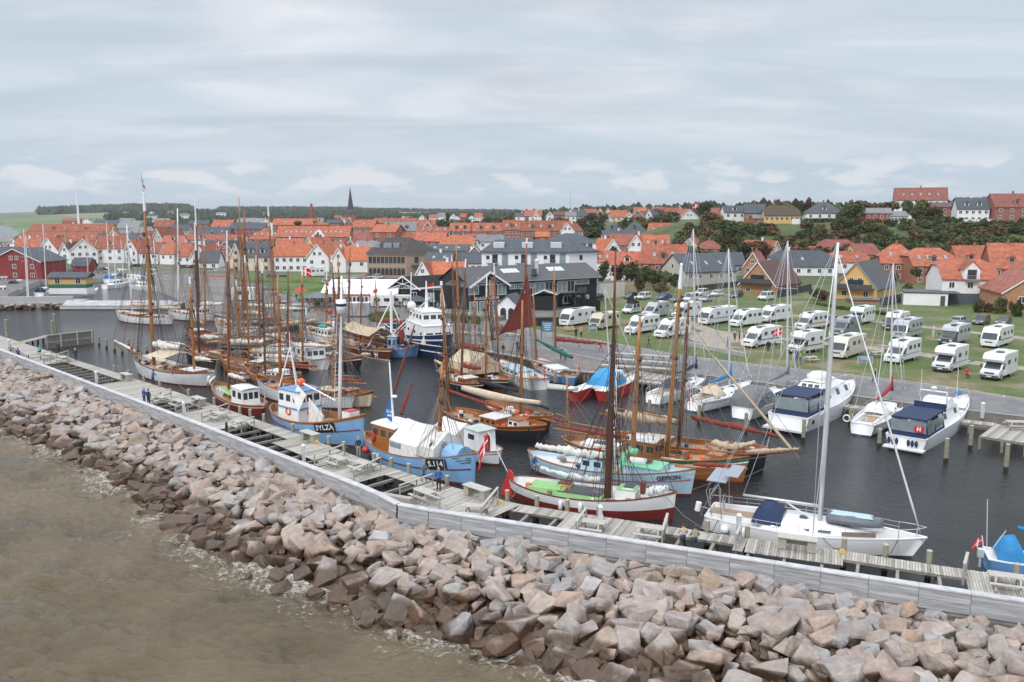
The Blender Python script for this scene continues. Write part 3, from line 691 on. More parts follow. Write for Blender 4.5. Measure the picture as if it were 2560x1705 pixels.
def house(row,pxL,pxR,pe,pr,Y,kind,wall,roof,depth=9.0,rz=0,wins=None,dorm=0,sky=0,chim=1,hip=0.0,far=False,lab=None,floors=None,fm=None,name='house',sill=None):
 cx=(HZ(pxL,pe,Y).x+HZ(pxR,pe,Y).x)/2; w_=abs(HZ(pxR,pe,Y).x-HZ(pxL,pe,Y).x)
 ze=HZ((pxL+pxR)/2,pe,Y).z
 zr=HZ((pxL+pxR)/2,pr,Y+(depth/2 if kind=='e' else 0)).z
 base=terr(cx,Y)-0.8
 if ze-base<2.6: base=ze-2.6
 he=ze-base; hr=max(1.2,zr-base); a=radians(rz)
 if hr<he+1: hr=he+1.5
 root=thing(name,lab or '','house',(cx,Y,base),a)
 root['row']=row; root['px']=(pxL+pxR)/2; root['desc']=f"{WN[wall]} house with {RN[roof]}"
 m=MB(); X=w_/2; D=depth
 if kind=='e':   # ridge along x
  m.add([(-X,0,0),(X,0,0),(X,D,0),(-X,D,0),(-X,0,he),(X,0,he),(X,D,he),(-X,D,he)],[(0,1,5,4),(1,2,6,5),(2,3,7,6),(3,0,4,7),(4,5,6,7)],0)
  if hip<1:
   k=1-hip
   for s in (-1,1):
    zt=he+(hr-he)*k
    m.poly([(s*X,0,he),(s*X,D/2-D/2*(1-k),zt),(s*X,D/2+D/2*(1-k),zt),(s*X,D,he)],0)
 else:
  m.add([(-X,0,0),(X,0,0),(X,D,0),(-X,D,0),(-X,0,he),(X,0,he),(X,D,he),(-X,D,he),(0,0,hr),(0,D,hr)],[(0,1,5,8,4),(1,2,6,5),(2,3,7,9,6),(3,0,4,7)],0)
 m.build('wall',WM[wall],root)
 r_=MB(); th=0.22; o_=0.35 if not far else 0.2
 if kind=='e':
  sl=(hr-he)/(D/2); zo=he-sl*o_
  hx=X+(o_ if hip<0.9 else o_); hd=(D/2)*hip
  def top(x,y,z): return (x,y,z+th)
  k=hip; zt=he+(hr-he)*(1-k); yk=D/2*(1-k)
  if hip<=0:
   for s0,s1 in ((-o_,D/2),(D+o_,D/2)):
    P=[(-hx,s0,zo),(hx,s0,zo),(hx,s1,hr),(-hx,s1,hr)]
    r_.add(P+[top(*p) for p in P],[(0,1,2,3),(4,5,6,7),(0,1,5,4),(1,2,6,5),(3,0,4,7)],0)
  else:
   rx=X-D/2*k if k<1 else X-D/2
   rx=max(0.4,rx)
   for sgn,y0,y1,ym in ((1,-o_,D+o_,0),):
    A=[(-hx,-o_,zo),(hx,-o_,zo),(hx,D+o_,zo),(-hx,D+o_,zo)]
    e0=[(-hx,yk,zt),(hx,yk,zt),(hx,D-yk,zt),(-hx,D-yk,zt)]
    rg=[(-rx,D/2,hr),(rx,D/2,hr)]
    T_=lambda p: (p[0],p[1],p[2]+th)
    if k<0.99:
     r_.poly([T_(A[0]),T_(A[1]),T_(e0[1]),T_(rg[1]),T_(rg[0]),T_(e0[0])]); r_.poly([T_(A[2]),T_(A[3]),T_(e0[3]),T_(rg[0]),T_(rg[1]),T_(e0[2])])
     r_.poly([T_(e0[1]),T_(e0[2]),T_(rg[1])]); r_.poly([T_(e0[3]),T_(e0[0]),T_(rg[0])])
    else:
     r_.poly([T_(A[0]),T_(A[1]),T_(rg[1]),T_(rg[0])]); r_.poly([T_(A[2]),T_(A[3]),T_(rg[0]),T_(rg[1])])
     r_.poly([T_(A[1]),T_(A[2]),T_(rg[1])]); r_.poly([T_(A[3]),T_(A[0]),T_(rg[0])])
    for i in range(4):
     if k>=0.99 or i in (0,2): r_.poly([A[i],A[(i+1) % 4],T_(A[(i+1) % 4]),T_(A[i])])
 else:
  sl=(hr-he)/X; zo=he-sl*o_
  for s in (-1,1):
   P=[(s*(X+o_),-o_,zo),(0,-o_,hr),(0,D+o_,hr),(s*(X+o_),D+o_,zo)]
   r_.add(P+[(p[0],p[1],p[2]+th) for p in P],[(0,1,2,3),(4,5,6,7),(0,1,5,4),(2,3,7,6),(3,0,4,7)],0)
  if not far:
   f_=MB()
   for s in (-1,1): f_.bar((s*(X+o_),-o_-0.03,zo+0.06),(0,-o_-0.03,hr+0.06),0.05,0.24)
   f_.build('barge_board',white if roof !='N' else grey,root)
 ro=r_.build('roof',RM[roof],root)
 for c in range(chim):
  xx=(-0.5+(c+0.5)/chim)*w_*0.75 if kind=='e' else 0.12
  yy=D/2 if kind=='e' else D*(0.45+0.3*c)
  c_=MB(); c_.box((xx,yy,hr+0.35),(0.6,0.6,1.5)); c_.box((xx,yy,hr+1.14),(0.74,0.74,0.12)); c_.build('chimney',chimm if wall in 'BRPT' else (white if R.random()<0.4 else chimm),root)
 nc=wins if wins is not None else max(1,int(w_/(2.9 if not far else 2.4)))
 rows_=floors or (2 if he>5.2 else 1)
 ww,hh=(1.15,1.3) if not far else (0.9,0.9)
 for r0 in range(rows_):
  z=he-1.35-2.7*r0
  if z<1.2: break
  for c in range(nc):
   x=(-0.5+(c+0.5)/nc)*w_
   pane(root,x,z,ww,hh,-0.02,fr=not far,fm=fm)
 if kind=='g' and hr-he>2.2:
  n_=2 if w_>6 and not far else 1
  for c in range(n_): pane(root,(c-(n_-1)/2)*1.9,he+(hr-he)*0.32,ww*0.85,hh*0.9,-0.02,fr=not far,fm=fm)
 if not far and abs(rz)>8:
  s=1 if rz<0 else -1
  if kind=='e' and hip<0.9:
   pane(root,s*X,he+(hr-he)*0.3,1.0,1.1,y=D/2,axis=1,s=s,fm=fm)
  for yy in (D*0.3,D*0.7): pane(root,s*X,he-1.4,1.1,1.2,y=yy,axis=1,s=s,fm=fm)
 if not far and he>2.4 and sill:
  d_=MB(); d_.box((w_*0.12,-0.04,1.8),(1.0,0.08,2.1)); d_.build('door',glass,root)
 if kind=='e':
  sl=(hr-he)/(D/2)
  for c in range(dorm):
   x=(-0.5+(c+0.5)/dorm)*w_*0.8; f0=0.22*D/2; zz=he+sl*f0
   d_=MB(); wd,hd_=1.7,1.5; dl=hd_/sl+0.5
   d_.box((x,f0+dl/2,zz+hd_/2),(wd,dl,hd_)); dd=d_.build('dormer',WM[wall] if wall in 'WC' else grey,root)
   e_=MB(); zt=zz+hd_
   e_.add([(x-wd/2-.2,f0-.25,zt),(x+wd/2+.2,f0-.25,zt),(x,f0-.25,zt+.75),(x-wd/2-.2,f0+dl+.8,zt),(x+wd/2+.2,f0+dl+.8,zt),(x,f0+dl+.8,zt+.75)],[(0,1,2),(0,2,5,3),(1,4,5,2),(3,5,4),(0,3,4,1)]); e_.build('dormer_roof',RM[roof],dd)
   g_=MB(); g_.box((x,f0-0.02,zz+0.8),(1.1,0.06,1.0)); g_.build('window',glass,dd)
  for c in range(sky):
   x=(-0.5+(c+0.5)/sky)*w_*0.82; f0=D/2*0.42; zz=he+sl*f0+th+0.04; ln=0.62
   k_=MB(); P=[(x-.42,f0-ln,zz-sl*ln),(x+.42,f0-ln,zz-sl*ln),(x+.42,f0+ln,zz+sl*ln),(x-.42,f0+ln,zz+sl*ln)]
   k_.add(P+[(p[0],p[1],p[2]+.09) for p in P],[(0,1,5,4),(1,2,6,5),(2,3,7,6),(3,0,4,7)],0); k_.poly([(p[0],p[1],p[2]+.09) for p in P],1)
   k_.build('skylight',[darkgrey,glasslt],root)
 return root
FR='in the harbour row'; T1='in the second row'; T2='in the upper town'; T3='around the tan hall'; RT='below the green slope'; HT='on the hilltop'; FS='by the camper field'; FF='at the far town edge'
H=house
H(FR,32,92,630,596,348,'e','W','O',9,0,dorm=1)
H(FR,-70,-20,628,602,345,'e','W','O',9,0)
H(FR,-24,36,640,618,330,'e','L','S',9,0)
H(T1,-60,20,605,590,430,'e','L','g',14,0,wins=6)
H(T1,14,52,612,597,400,'g','W','o',9,-20,wins=2)
H(FR,92,150,628,595,340,'g','W','O',12,-14,wins=3)
H(FR,146,176,632,607,338,'g','W','D',9,-10)
H(FR,176,240,627,598,336,'g','W','O',13,22,wins=4)
H(FR,240,308,620,590,340,'e','W','O',9,3,dorm=1)
H(FR,308,345,625,599,338,'g','W','O',12,-18)
H(FR,345,396,632,606,336,'e','W','o',9,-10,dorm=1)
H(FR,394,440,634,607,332,'e','W','O',10,-20)
H(FR,440,478,640,607,330,'e','W','O',9,-8)
H(FR,472,522,645,613,328,'g','W','O',11,-12)
H(FR,498,545,655,628,312,'e','W','S',7,0,chim=0)
H(FR,573,606,642,609,296,'g','C','S',9,-8,fm=mat('ochre_frame',(0.5,0.26,0.08),0.6,0.1))
H(FR,604,676,641,607,296,'e','C','S',9,0,dorm=2,fm=mat('ochre_frame',(0.5,0.26,0.08)))
H(FR,684,770,640,611,292,'e','W','b',10,0,wins=5,dorm=0)
H(FR,764,822,645,611,290,'g','W','b',15,-6,wins=2)
H(FR,828,864,650,620,286,'g','W','b',9,0)
H(FR,860,918,650,617,287,'e','W','b',9,0,sky=0)
for q in [(70,272,578,560,560,'e','Y','O',14,0,10,2,6),(45,268,602,580,470,'e','Y','O',12,0,10,1,4),(262,305,598,577,430,'g','Y','O',10,15,3,0,0),
          (290,345,570,552,640,'e','G','g',20,0,6,0,0),(322,368,582,567,520,'e','W','g',14,0,3,0,0),(384,432,567,551,600,'e','R','O',12,6,5,0,2),
          (298,340,600,584,420,'e','W','S',9,-5,3,0,0),(345,385,600,578,410,'g','L','o',12,-25,2,0,0),(372,416,602,572,405,'g','L','o',14,-28,2,0,0),
          (405,455,606,590,390,'e','W','O',8,0,4,1,0),(455,610,600,587,430,'e','W','O',9,0,11,2,0),(240,262,598,583,440,'e','W','S',8,0,2,0,0)]:
 H(T1,*q[:10],wins=q[10],dorm=q[11],sky=q[12],chim=1)
for q in [(500,560,632,604,372,'e','W','S',9,-10,3,1,0),(545,582,625,603,370,'g','B','S',10,-20,2,0,0),(575,608,618,597,385,'g','W','O',9,-5,2,0,0),
          (508,572,587,568,470,'e','B','S',9,0,4,0,2),(522,578,570,550,560,'e','R','O',11,-14,4,0,2),(574,660,572,558,500,'e','R','S',9,0,8,0,0),
          (590,652,556,546,680,'e','G','g',14,0,6,0,0),(644,684,563,545,600,'g','W','S',12,18,2,0,0),(470,520,560,551,640,'e','B','S',9,0,4,0,0),(425,470,575,562,540,'e','L','S',9,0,4,0,0),(478,520,592,578,450,'e','L','S',9,0,3,0,0)]:
 H(T2,*q[:10],wins=q[10],dorm=q[11],sky=q[12])
H(T3,690,755,622,598,335,'e','W','O',9,8)
H(T3,750,795,620,594,330,'g','Y','O',10,-35,wins=2)
H(T3,788,850,628,605,322,'e','W','O',9,-12,dorm=1)
H(T3,838,870,622,600,328,'g','W','O',10,-25)
H(T3,864,888,615,599,330,'g','Y','O',9,12)
H(T3,884,935,618,603,318,'e','W','g',9,-8)
H(T3,885,932,603,579,350,'e','B','o',12,10,wins=2)
H(T3,926,990,580,562,352,'e','B','O',11,-16,wins=2,floors=1,lab='tall brick block with orange roof and arched openings behind the hall')
H(T3,990,1035,600,582,352,'e','B','O',9,0)
H(T3,620,700,598,570,400,'e','B','O',14,4,wins=6,sky=4,hip=1)
bh=H(T3,690,872,592,566,398,'e','B','O',13,0,wins=14,sky=12,floors=2,lab='long brick hall with orange roof, skylight row and glazed gable')
m=MB(); w2=3.1; zz=HZ(795,592,397.5).z-bh.location.z
x0=HZ(795,592,397.5).x-bh.location.x
m.prism([(x0-w2,-0.6),(x0+w2,-0.6),(x0+w2,4.0),(x0-w2,4.0)],0,zz+0.2,0)
m.add([(x0-w2,-.6,zz+.2),(x0+w2,-.6,zz+.2),(x0,-.6,zz+3.2),(x0-w2,5,zz+.2),(x0+w2,5,zz+.2),(x0,5,zz+3.2)],[(0,1,2),(0,2,5,3),(1,4,5,2),(3,5,4)],0)
gb=m.build('glazed_gable',white,bh)
for k in range(-2,3):
 m=MB(); m.box((x0+k*1.15,-.66,zz-1.6+(1.6-abs(k)*0.55)),(0.95,.05,4.2-abs(k)*1.0)); m.build('window',glass,gb)
H(T2,680,792,562,547,520,'e','B','O',11,0,sky=2)
H(T2,755,815,562,552,470,'e','B','O',12,0,hip=1,dorm=1)
H(T2,815,850,558,550,540,'e','B','S',9,0)
H(T2,880,935,568,550,470,'e','B','O',10,-10,sky=1)
H(T2,862,882,560,543,520,'g','B','O',9,10)
H(T2,934,1040,558,546,520,'e','B','o',10,0)
H(T2,960,1040,577,556,430,'e','L','g',10,0,wins=5,dorm=2)
H(T2,1035,1088,566,551,450,'e','B','O',9,6)
H(T2,1052,1088,575,556,425,'g','B','O',9,-12)
H(T3,1040,1128,580,568,400,'e','B','o',9,0,wins=6,sky=4)
H(T3,1034,1112,603,582,335,'e','B','O',9,-8)
H(T3,1098,1182,612,588,318,'e','W','b',11,-12,hip=0.6)
H(T3,1108,1172,592,582,362,'e','W','S',8,0,dorm=2)
H(T3,1170,1210,602,586,340,'e','W','o',9,0)
H(T3,1195,1262,604,588,335,'e','W','g',9,12)
H(T3,990,1050,610,602,310,'e','W','S',6,-8,chim=0)
H(T3,1062,1170,628,612,282,'e','L','S',8,0,wins=7,sky=3,chim=0)
H(T3,1168,1205,636,617,275,'g','B','S',8,0,wins=1)
for q in [(1125,1178,578,558,'B'),(1178,1258,578,558,'B'),(1258,1300,574,551,'B'),(1300,1406,577,552,'B'),(1404,1432,577,553,'B')]:
 H('long brick terrace with orange roof',q[0],q[1],q[2],q[3],400,'e','B','O',10,0,wins=int((q[1]-q[0])/14)+1,dorm=2 if q[1]-q[0]>50 else 1,sky=3,chim=2)
H(T3,1340,1372,592,580,352,'e','B','b',7,0,chim=0)
H(T3,1400,1438,578,559,380,'g','W','o',9,-30,wins=1)
H(T3,1062,1128,655,632,252,'e','W','S',9,-6,sky=2)
H(T3,1128,1206,658,632,254,'e','W','S',9,0,wins=5)
H(T3,1038,1075,688,655,224,'g','W','O',9,-12,wins=2,chim=0)
H(T3,1064,1158,688,655,226,'e','W','b',9,-6,wins=0,chim=1)
H(RT,1488,1524,628,597,292,'e','W','b',9,-18)
H(RT,1512,1552,628,598,290,'g','W','O',9,-6,wins=3)
H(RT,1488,1532,655,628,262,'e','W','O',9,0,sky=2,chim=0)
H(RT,1528,1608,662,630,252,'e','W','O',9,-6,dorm=1)
H(RT,1528,1586,612,586,325,'e','B','o',9,0,wins=4)
H(RT,1568,1612,622,588,288,'g','W','O',12,-16,wins=2)
H(RT,1606,1672,622,588,290,'e','W','O',11,-8,sky=3,dorm=1)
H(RT,1602,1712,658,612,246,'e','B','O',11,-14,wins=4,sky=2,dorm=1)
H(RT,1518,1560,578,558,395,'e','R','S',10,0,hip=1,dorm=2)
H(RT,1556,1616,580,553,390,'e','R','S',12,-10,hip=1,dorm=1)
H(RT,1508,1590,592,577,362,'e','C','S',8,0)
H(RT,1618,1678,588,558,380,'e','B','O',11,-18,sky=3,wins=4)
H(RT,1676,1748,586,562,385,'e','B','O',10,0)
H(RT,1656,1692,596,583,350,'e','G','S',8,-20)
H(RT,1690,1745,612,583,322,'e','W','S',10,-18,sky=4)
H(RT,1706,1742,614,596,308,'g','C','O',8,-30)
H(RT,1742,1766,600,583,330,'g','L','o',9,-20)
H(RT,1752,1798,622,602,300,'e','Y','o',8,-10,hip=0.6)
H(FS,1700,1856,678,634,236,'e','L','S',12,24,wins=5,sky=3,chim=0,lab='large grey house with long navy roof and skylights behind the camper field')
H(FS,1846,1940,712,655,214,'g','P','D',17,-40,wins=2,chim=0,lab='brown roofed chalet house with wide gable balcony beside the parked minivan')
H(RT,1792,1862,662,632,262,'e','G','S',9,0,chim=0)
H(RT,1860,1902,664,632,258,'g','P','o',12,-26,wins=2)
H(RT,1902,1975,655,603,286,'g','C','O',14,30,wins=2)
H(RT,1934,2086,666,627,262,'e','W','S',12,-6,wins=6,hip=0.5,sky=1,chim=2)
H(RT,1976,2050,628,617,300,'e','B','o',8,0,chim=2)
H(RT,2046,2150,630,600,305,'e','B','o',12,-8,hip=0.6)
H(RT,2078,2172,655,629,268,'e','W','O',9,-8,sky=2,hip=0.5)
H(RT,2142,2206,636,610,288,'e','Y','o',9,14)
H(FS,2086,2190,720,657,198,'g','Y','N',16,-38,wins=2,chim=0,lab='yellow chalet house with dark corrugated roof and gable balcony behind the campers')
H(RT,2206,2288,657,611,250,'e','B','O',11,-14,wins=3,sky=2,hip=0.7)
H(RT,2284,2394,664,621,243,'e','B','O',11,0,wins=3,sky=4,dorm=1,hip=0.5)
H(RT,2398,2510,660,615,262,'e','B','O',10,0,dorm=2)
H(RT,2484,2580,670,609,244,'e','B','O',12,-14,dorm=1)
wh=H(FS,2362,2492,698,649,188,'e','W','O',12,-10,wins=3,sky=0,hip=0.35,chim=0,lab='white house with orange half hipped roof, balcony gable and dark grey base')
H(FS,2520,2790,735,640,170,'g','P','o',14,-12,wins=3,chim=0,lab='orange brick gable house cut off by the right edge above parked cars')
for q in [(1288,1322,541,533,560,'e','W','S',8),(1312,1354,540,526,560,'e','W','O',9),(1330,1350,546,531,520,'g','W','o',9),(1366,1384,540,529,540,'g','W','o',8),(1384,1416,538,529,540,'e','B','D',8),(1414,1440,540,530,520,'e','W','g',7),(1424,1446,530,525,580,'e','C','O',8),
          (1432,1464,540,526,540,'e','L','S',8),(1462,1492,532,523,560,'e','B','o',8),(1490,1512,538,522,520,'g','W','O',9),(1510,1530,540,522,522,'g','W','O',9),(1527,1568,542,526,500,'e','C','O',9),(1564,1582,541,530,500,'g','W','o',7),(1575,1612,545,525,498,'g','B','o',10),(1612,1632,544,524,500,'g','W','S',7),(1628,1654,544,524,500,'e','W','S',8),
          (1652,1700,543,520,500,'e','B','o',10),(1586,1618,528,519,620,'e','B','O',8),(1632,1660,526,518,600,'e','W','O',8),(1690,1712,535,518,560,'g','L','S',9)]:
 H(HT,*q,0,wins=max(1,int((q[1]-q[0])/12)))
H(HT,1697,1750,545,523,470,'g','W','O',12,16,wins=3)
H(HT,1782,1816,536,521,385,'e','B','o',8,0,chim=0)
H(HT,1812,1864,531,515,378,'e','W','S',9,0,dorm=1,sky=1)
H(HT,1862,1912,532,511,366,'e','B','S',9,-14,wins=3)
H(HT,1884,1916,546,538,356,'e','B','g',6,0,chim=0,wins=1)
th_=H(HT,1913,1998,538,514,352,'e','Y','H',9,-8,wins=7,hip=0.55,chim=2,lab='yellow thatched farmhouse with two white chimneys on the hilltop')
H(HT,2018,2106,532,507,358,'e','W','S',11,-12,wins=4,hip=1,dorm=1)
H(HT,2148,2228,533,521,352,'e','R','g',8,-10,wins=5,chim=0)
H(HT,2228,2270,540,529,350,'e','W','g',6,0,wins=5,chim=0)
H(HT,2242,2362,500,470,420,'e','W','o',15,-22,wins=8,sky=5,chim=1,lab='long white hilltop house with big red roof, highest on the skyline')
H(HT,2325,2400,518,507,372,'e','B','D',9,-10,wins=3,chim=0)
H(HT,2398,2470,522,495,350,'e','W','S',11,-16,wins=5,dorm=2)
H(HT,2400,2440,508,494,385,'e','W','o',8,0)
H(HT,2472,2510,505,492,395,'e','B','o',8,0)
H(HT,2492,2600,517,485,344,'e','B','o',12,-8,wins=4,dorm=1)
for q in [(1046,1064,546,537,640,'g','W','S'),(1072,1094,545,537,640,'e','W','O'),(1124,1142,544,534,660,'g','W','o'),(1136,1150,546,539,640,'g','W','S'),(1150,1166,543,534,660,'e','B','O'),(1171,1186,544,538,640,'g','W','S'),(1186,1206,543,533,660,'e','W','O'),(1094,1112,541,532,900,'e','W','g'),
          (958,974,548,544,800,'e','W','g'),(974,986,549,543,800,'g','W','S'),(1000,1016,546,540,900,'g','W','g'),(1016,1030,547,541,850,'e','W','O'),(835,852,545,539,1200,'e','W','o'),(850,866,549,543,900,'e','W','O'),(790,806,551,545,900,'e','W','g'),
          (306,320,534,530,1800,'e','W','g'),(346,358,535,531,1750,'e','W','g'),(372,384,534,528,1700,'g','W','g'),(366,390,541,537,1500,'e','W','S'),(418,430,532,527,1800,'e','W','o'),(448,470,540,534,1500,'e','W','g'),(540,562,534,531,1700,'e','W','g'),
          (155,200,552,545,1500,'e','R','o'),(206,226,552,547,1400,'g','W','S'),(232,300,557,551,900,'e','L','S'),(296,332,552,546,1000,'e','W','g'),(258,296,563,554,720,'e','B','S'),(380,420,552,546,1000,'e','W','g'),(600,640,550,545,1000,'e','G','g')]:
 H(FF,*q,10,0,far=True,chim=0,wins=3)
rows={}
for o in list(COL.objects):
 if 'row' in o: rows.setdefault(o['row'],[]).append(o)
for rn,lst in rows.items():
 lst.sort(key=lambda o: o['px'])
 for k,o in enumerate(lst):
  if not o.get('label'): o['label']=f"{o['desc']}, {ORD[min(k, 39)]} {rn}" if rn !='long brick terrace with orange roof' else f"brick section of the long orange roofed terrace, {ORD[k]}"
  del o['row']; del o['px']; del o['desc']
def gable_bay(h,x,wd,z0,z1,zr,yy=-0.25,wall=None,roof='O'):
 m=MB(); m.prism([(x-wd,yy),(x+wd,yy),(x+wd,4),(x-wd,4)],z0,z1)
 m.add([(x-wd,yy,z1),(x+wd,yy,z1),(x,yy,zr),(x,4.5,zr)],[(0,1,2)]); b=m.build('balcony_gable',wall or white,h)
 e=MB()
 for s in (-1,1):
  P=[(x+s*(wd+.2),yy-.2,z1-.2),(x,yy-.2,zr+.05),(x,5.2,zr+.05),(x+s*(wd+.2),5.2,z1-.2)]
  e.add(P+[(p[0],p[1],p[2]+.15) for p in P],[(4,5,6,7),(0,1,5,4),(0,3,7,4),(0,1,2,3)])
 e.build('gable_roof',RM[roof],b)
 g=MB(); g.box((x,yy-.04,z0+1.3),(wd*1.1,.06,2.1)); g.build('balcony_door',glass,b)
 r_=MB(); r_.box((x,yy-.55,z0+.1),(wd*1.7,1.1,.15))
 for i in range(9): r_.box((x-wd*.85+wd*1.7*i/8,yy-1.07,z0+.6),(.04,.04,1.0))
 r_.box((x,yy-1.07,z0+1.1),(wd*1.75,.06,.06)); r_.build('balcony',grey,h)
he=HZ(2430,698,188).z-wh.location.z; gable_bay(wh,0.1,1.7,he-0.2,he+2.2,he+3.9)
m=MB(); m.box((0,-0.05,1.6),(11.8,0.1,3.2)); m.build('base_wall',mat('slate_blue_render',(0.09,0.105,0.125),0.8,0.08),wh)
for o in COL.objects:
 if o.get('label','').startswith('brown roofed chalet') or o.get('label','').startswith('yellow chalet'):
  m=MB(); m.box((0,-1.0,3.6),(8.6,1.9,0.18)); m.box((0,-1.9,4.15),(8.6,0.08,0.9)); m.build('balcony',darkgrey,o)
  m=MB(); m.box((0,-0.05,4.7),(3.6,0.08,1.7)); m.build('balcony_window',glass,o)
# ------------------------------------------------------------------large buildings
def hall():
 Y=266; L=HZ(918,635,Y).x; Rr=HZ(1018,640,Y).x
 x0,x1=HZ(918,635,Y).x,HZ(1090,636,Y).x
 base=1.6; he=HZ(1000,636,Y).z-base; w_=(x1-x0)
 r0=thing('brick_hall','two storey tan brick hall with dark hipped roof, arched ground floor windows and roof glazing','building',(x0,Y,base),radians(-6))
 Wd,Dp=13.2,12.5
 m=MB(); rz=radians(-24)
 LF=HZ(1017,640,Y).x-x0; a=radians(40); SX=LF+9.6; SY=6.5
 P=[(0,0),(LF,0),(SX,SY),(SX-7,SY+9),(0,11)]
 m.prism(P,0,he); m.build('wall',WM['T'],r0)
 m=MB(); m.prism([(-.3,-.3),(LF,-.35),(SX+.4,SY-.1),(SX-6.8,SY+9.4),(-.3,11.3)],he-.05,he+.35); m.prism([(-.1,-.12),(LF,-.12),(SX+.1,SY),(SX-7,SY+9.1),(-.1,11.1)],he*.5-.1,he*.5+.15); m.build('cornice',mat('cornice_stone',(0.40,0.36,0.31),0.8,0.1),r0)
 hr=HZ(980,593,Y+6).z-base
 e=[(-.6,-.6),(LF,-.7),(SX+.8,SY-.1),(SX-6.8,SY+9.8),(-.6,11.7)]
 g=[(LF*0.42,5.2,hr),(LF+0.4,5.6,hr)]
 m=MB(); z=he+.35
 E=[(p[0],p[1],z) for p in e]
 m.poly([E[0],E[1],g[1],g[0]]); m.poly([E[1],E[2],g[1]]); m.poly([E[2],E[3],g[1]]); m.poly([E[3],E[4],g[0],g[1]]); m.poly([E[4],E[0],g[0]])
 m.build('roof',RM['D'] if False else tiles('roof_dark_hall',(0.065,0.055,0.055),0.4,0.8,0),r0)
 for i in range(9):
  x=1.0+(LF-2)*i/8
  pane(r0,x,he-1.7,0.95,1.9,-0.03,fm=darkgrey)
  gmb=MB(); pts=[(x-.55,-.05,0.9),(x+.55,-.05,.9)]+[(x+.55*cos(t),-.05,2.6+.55*sin(t)) for t in [pi*k/8 for k in range(9)]]
  gmb.poly(pts); gmb.build('arched_window',glass,r0)
 dv=Vector((SX-LF,SY,0)).normalized()
 for f_ in (0.3,0.62,0.85):
  p=Vector((LF,0,0)).lerp(Vector((SX,SY,0)),f_); gm=MB()
  nrm=Vector((dv.y,-dv.x,0)); p=p+nrm*.03
  gm.box((p.x,p.y,he-1.8),(1.3,.08,2.0),rz=atan2(dv.y,dv.x)); gm.build('window',glass,r0)
 for x,ww in ((LF*.24,1.6),(LF*.5,2.6),(LF*.72,1.9)):
  sl=(hr-z)/5.8; y0=1.6; zz=z+sl*2.0; gm=MB()
  gm.add([(x-ww/2,y0,zz),(x+ww/2,y0,zz),(x+ww/2,y0,zz+1.5),(x-ww/2,y0,zz+1.5),(x-ww/2,y0+2.2,zz+1.6),(x+ww/2,y0+2.2,zz+1.6)],[(0,1,2,3),(3,2,5,4),(1,5,2),(0,3,4)])
  gm.build('glass_dormer',glasslt,r0)
 gm=MB(); b=Vector((LF+4.4,2.6,0)); gm.box((b.x+.8,b.y-.6,he*.5+.2),(7.5,2.2,.5),rz=atan2(dv.y,dv.x)); gm.build('balcony',mat('balcony_green',(0.05,0.10,0.10),.6),r0)
hall()
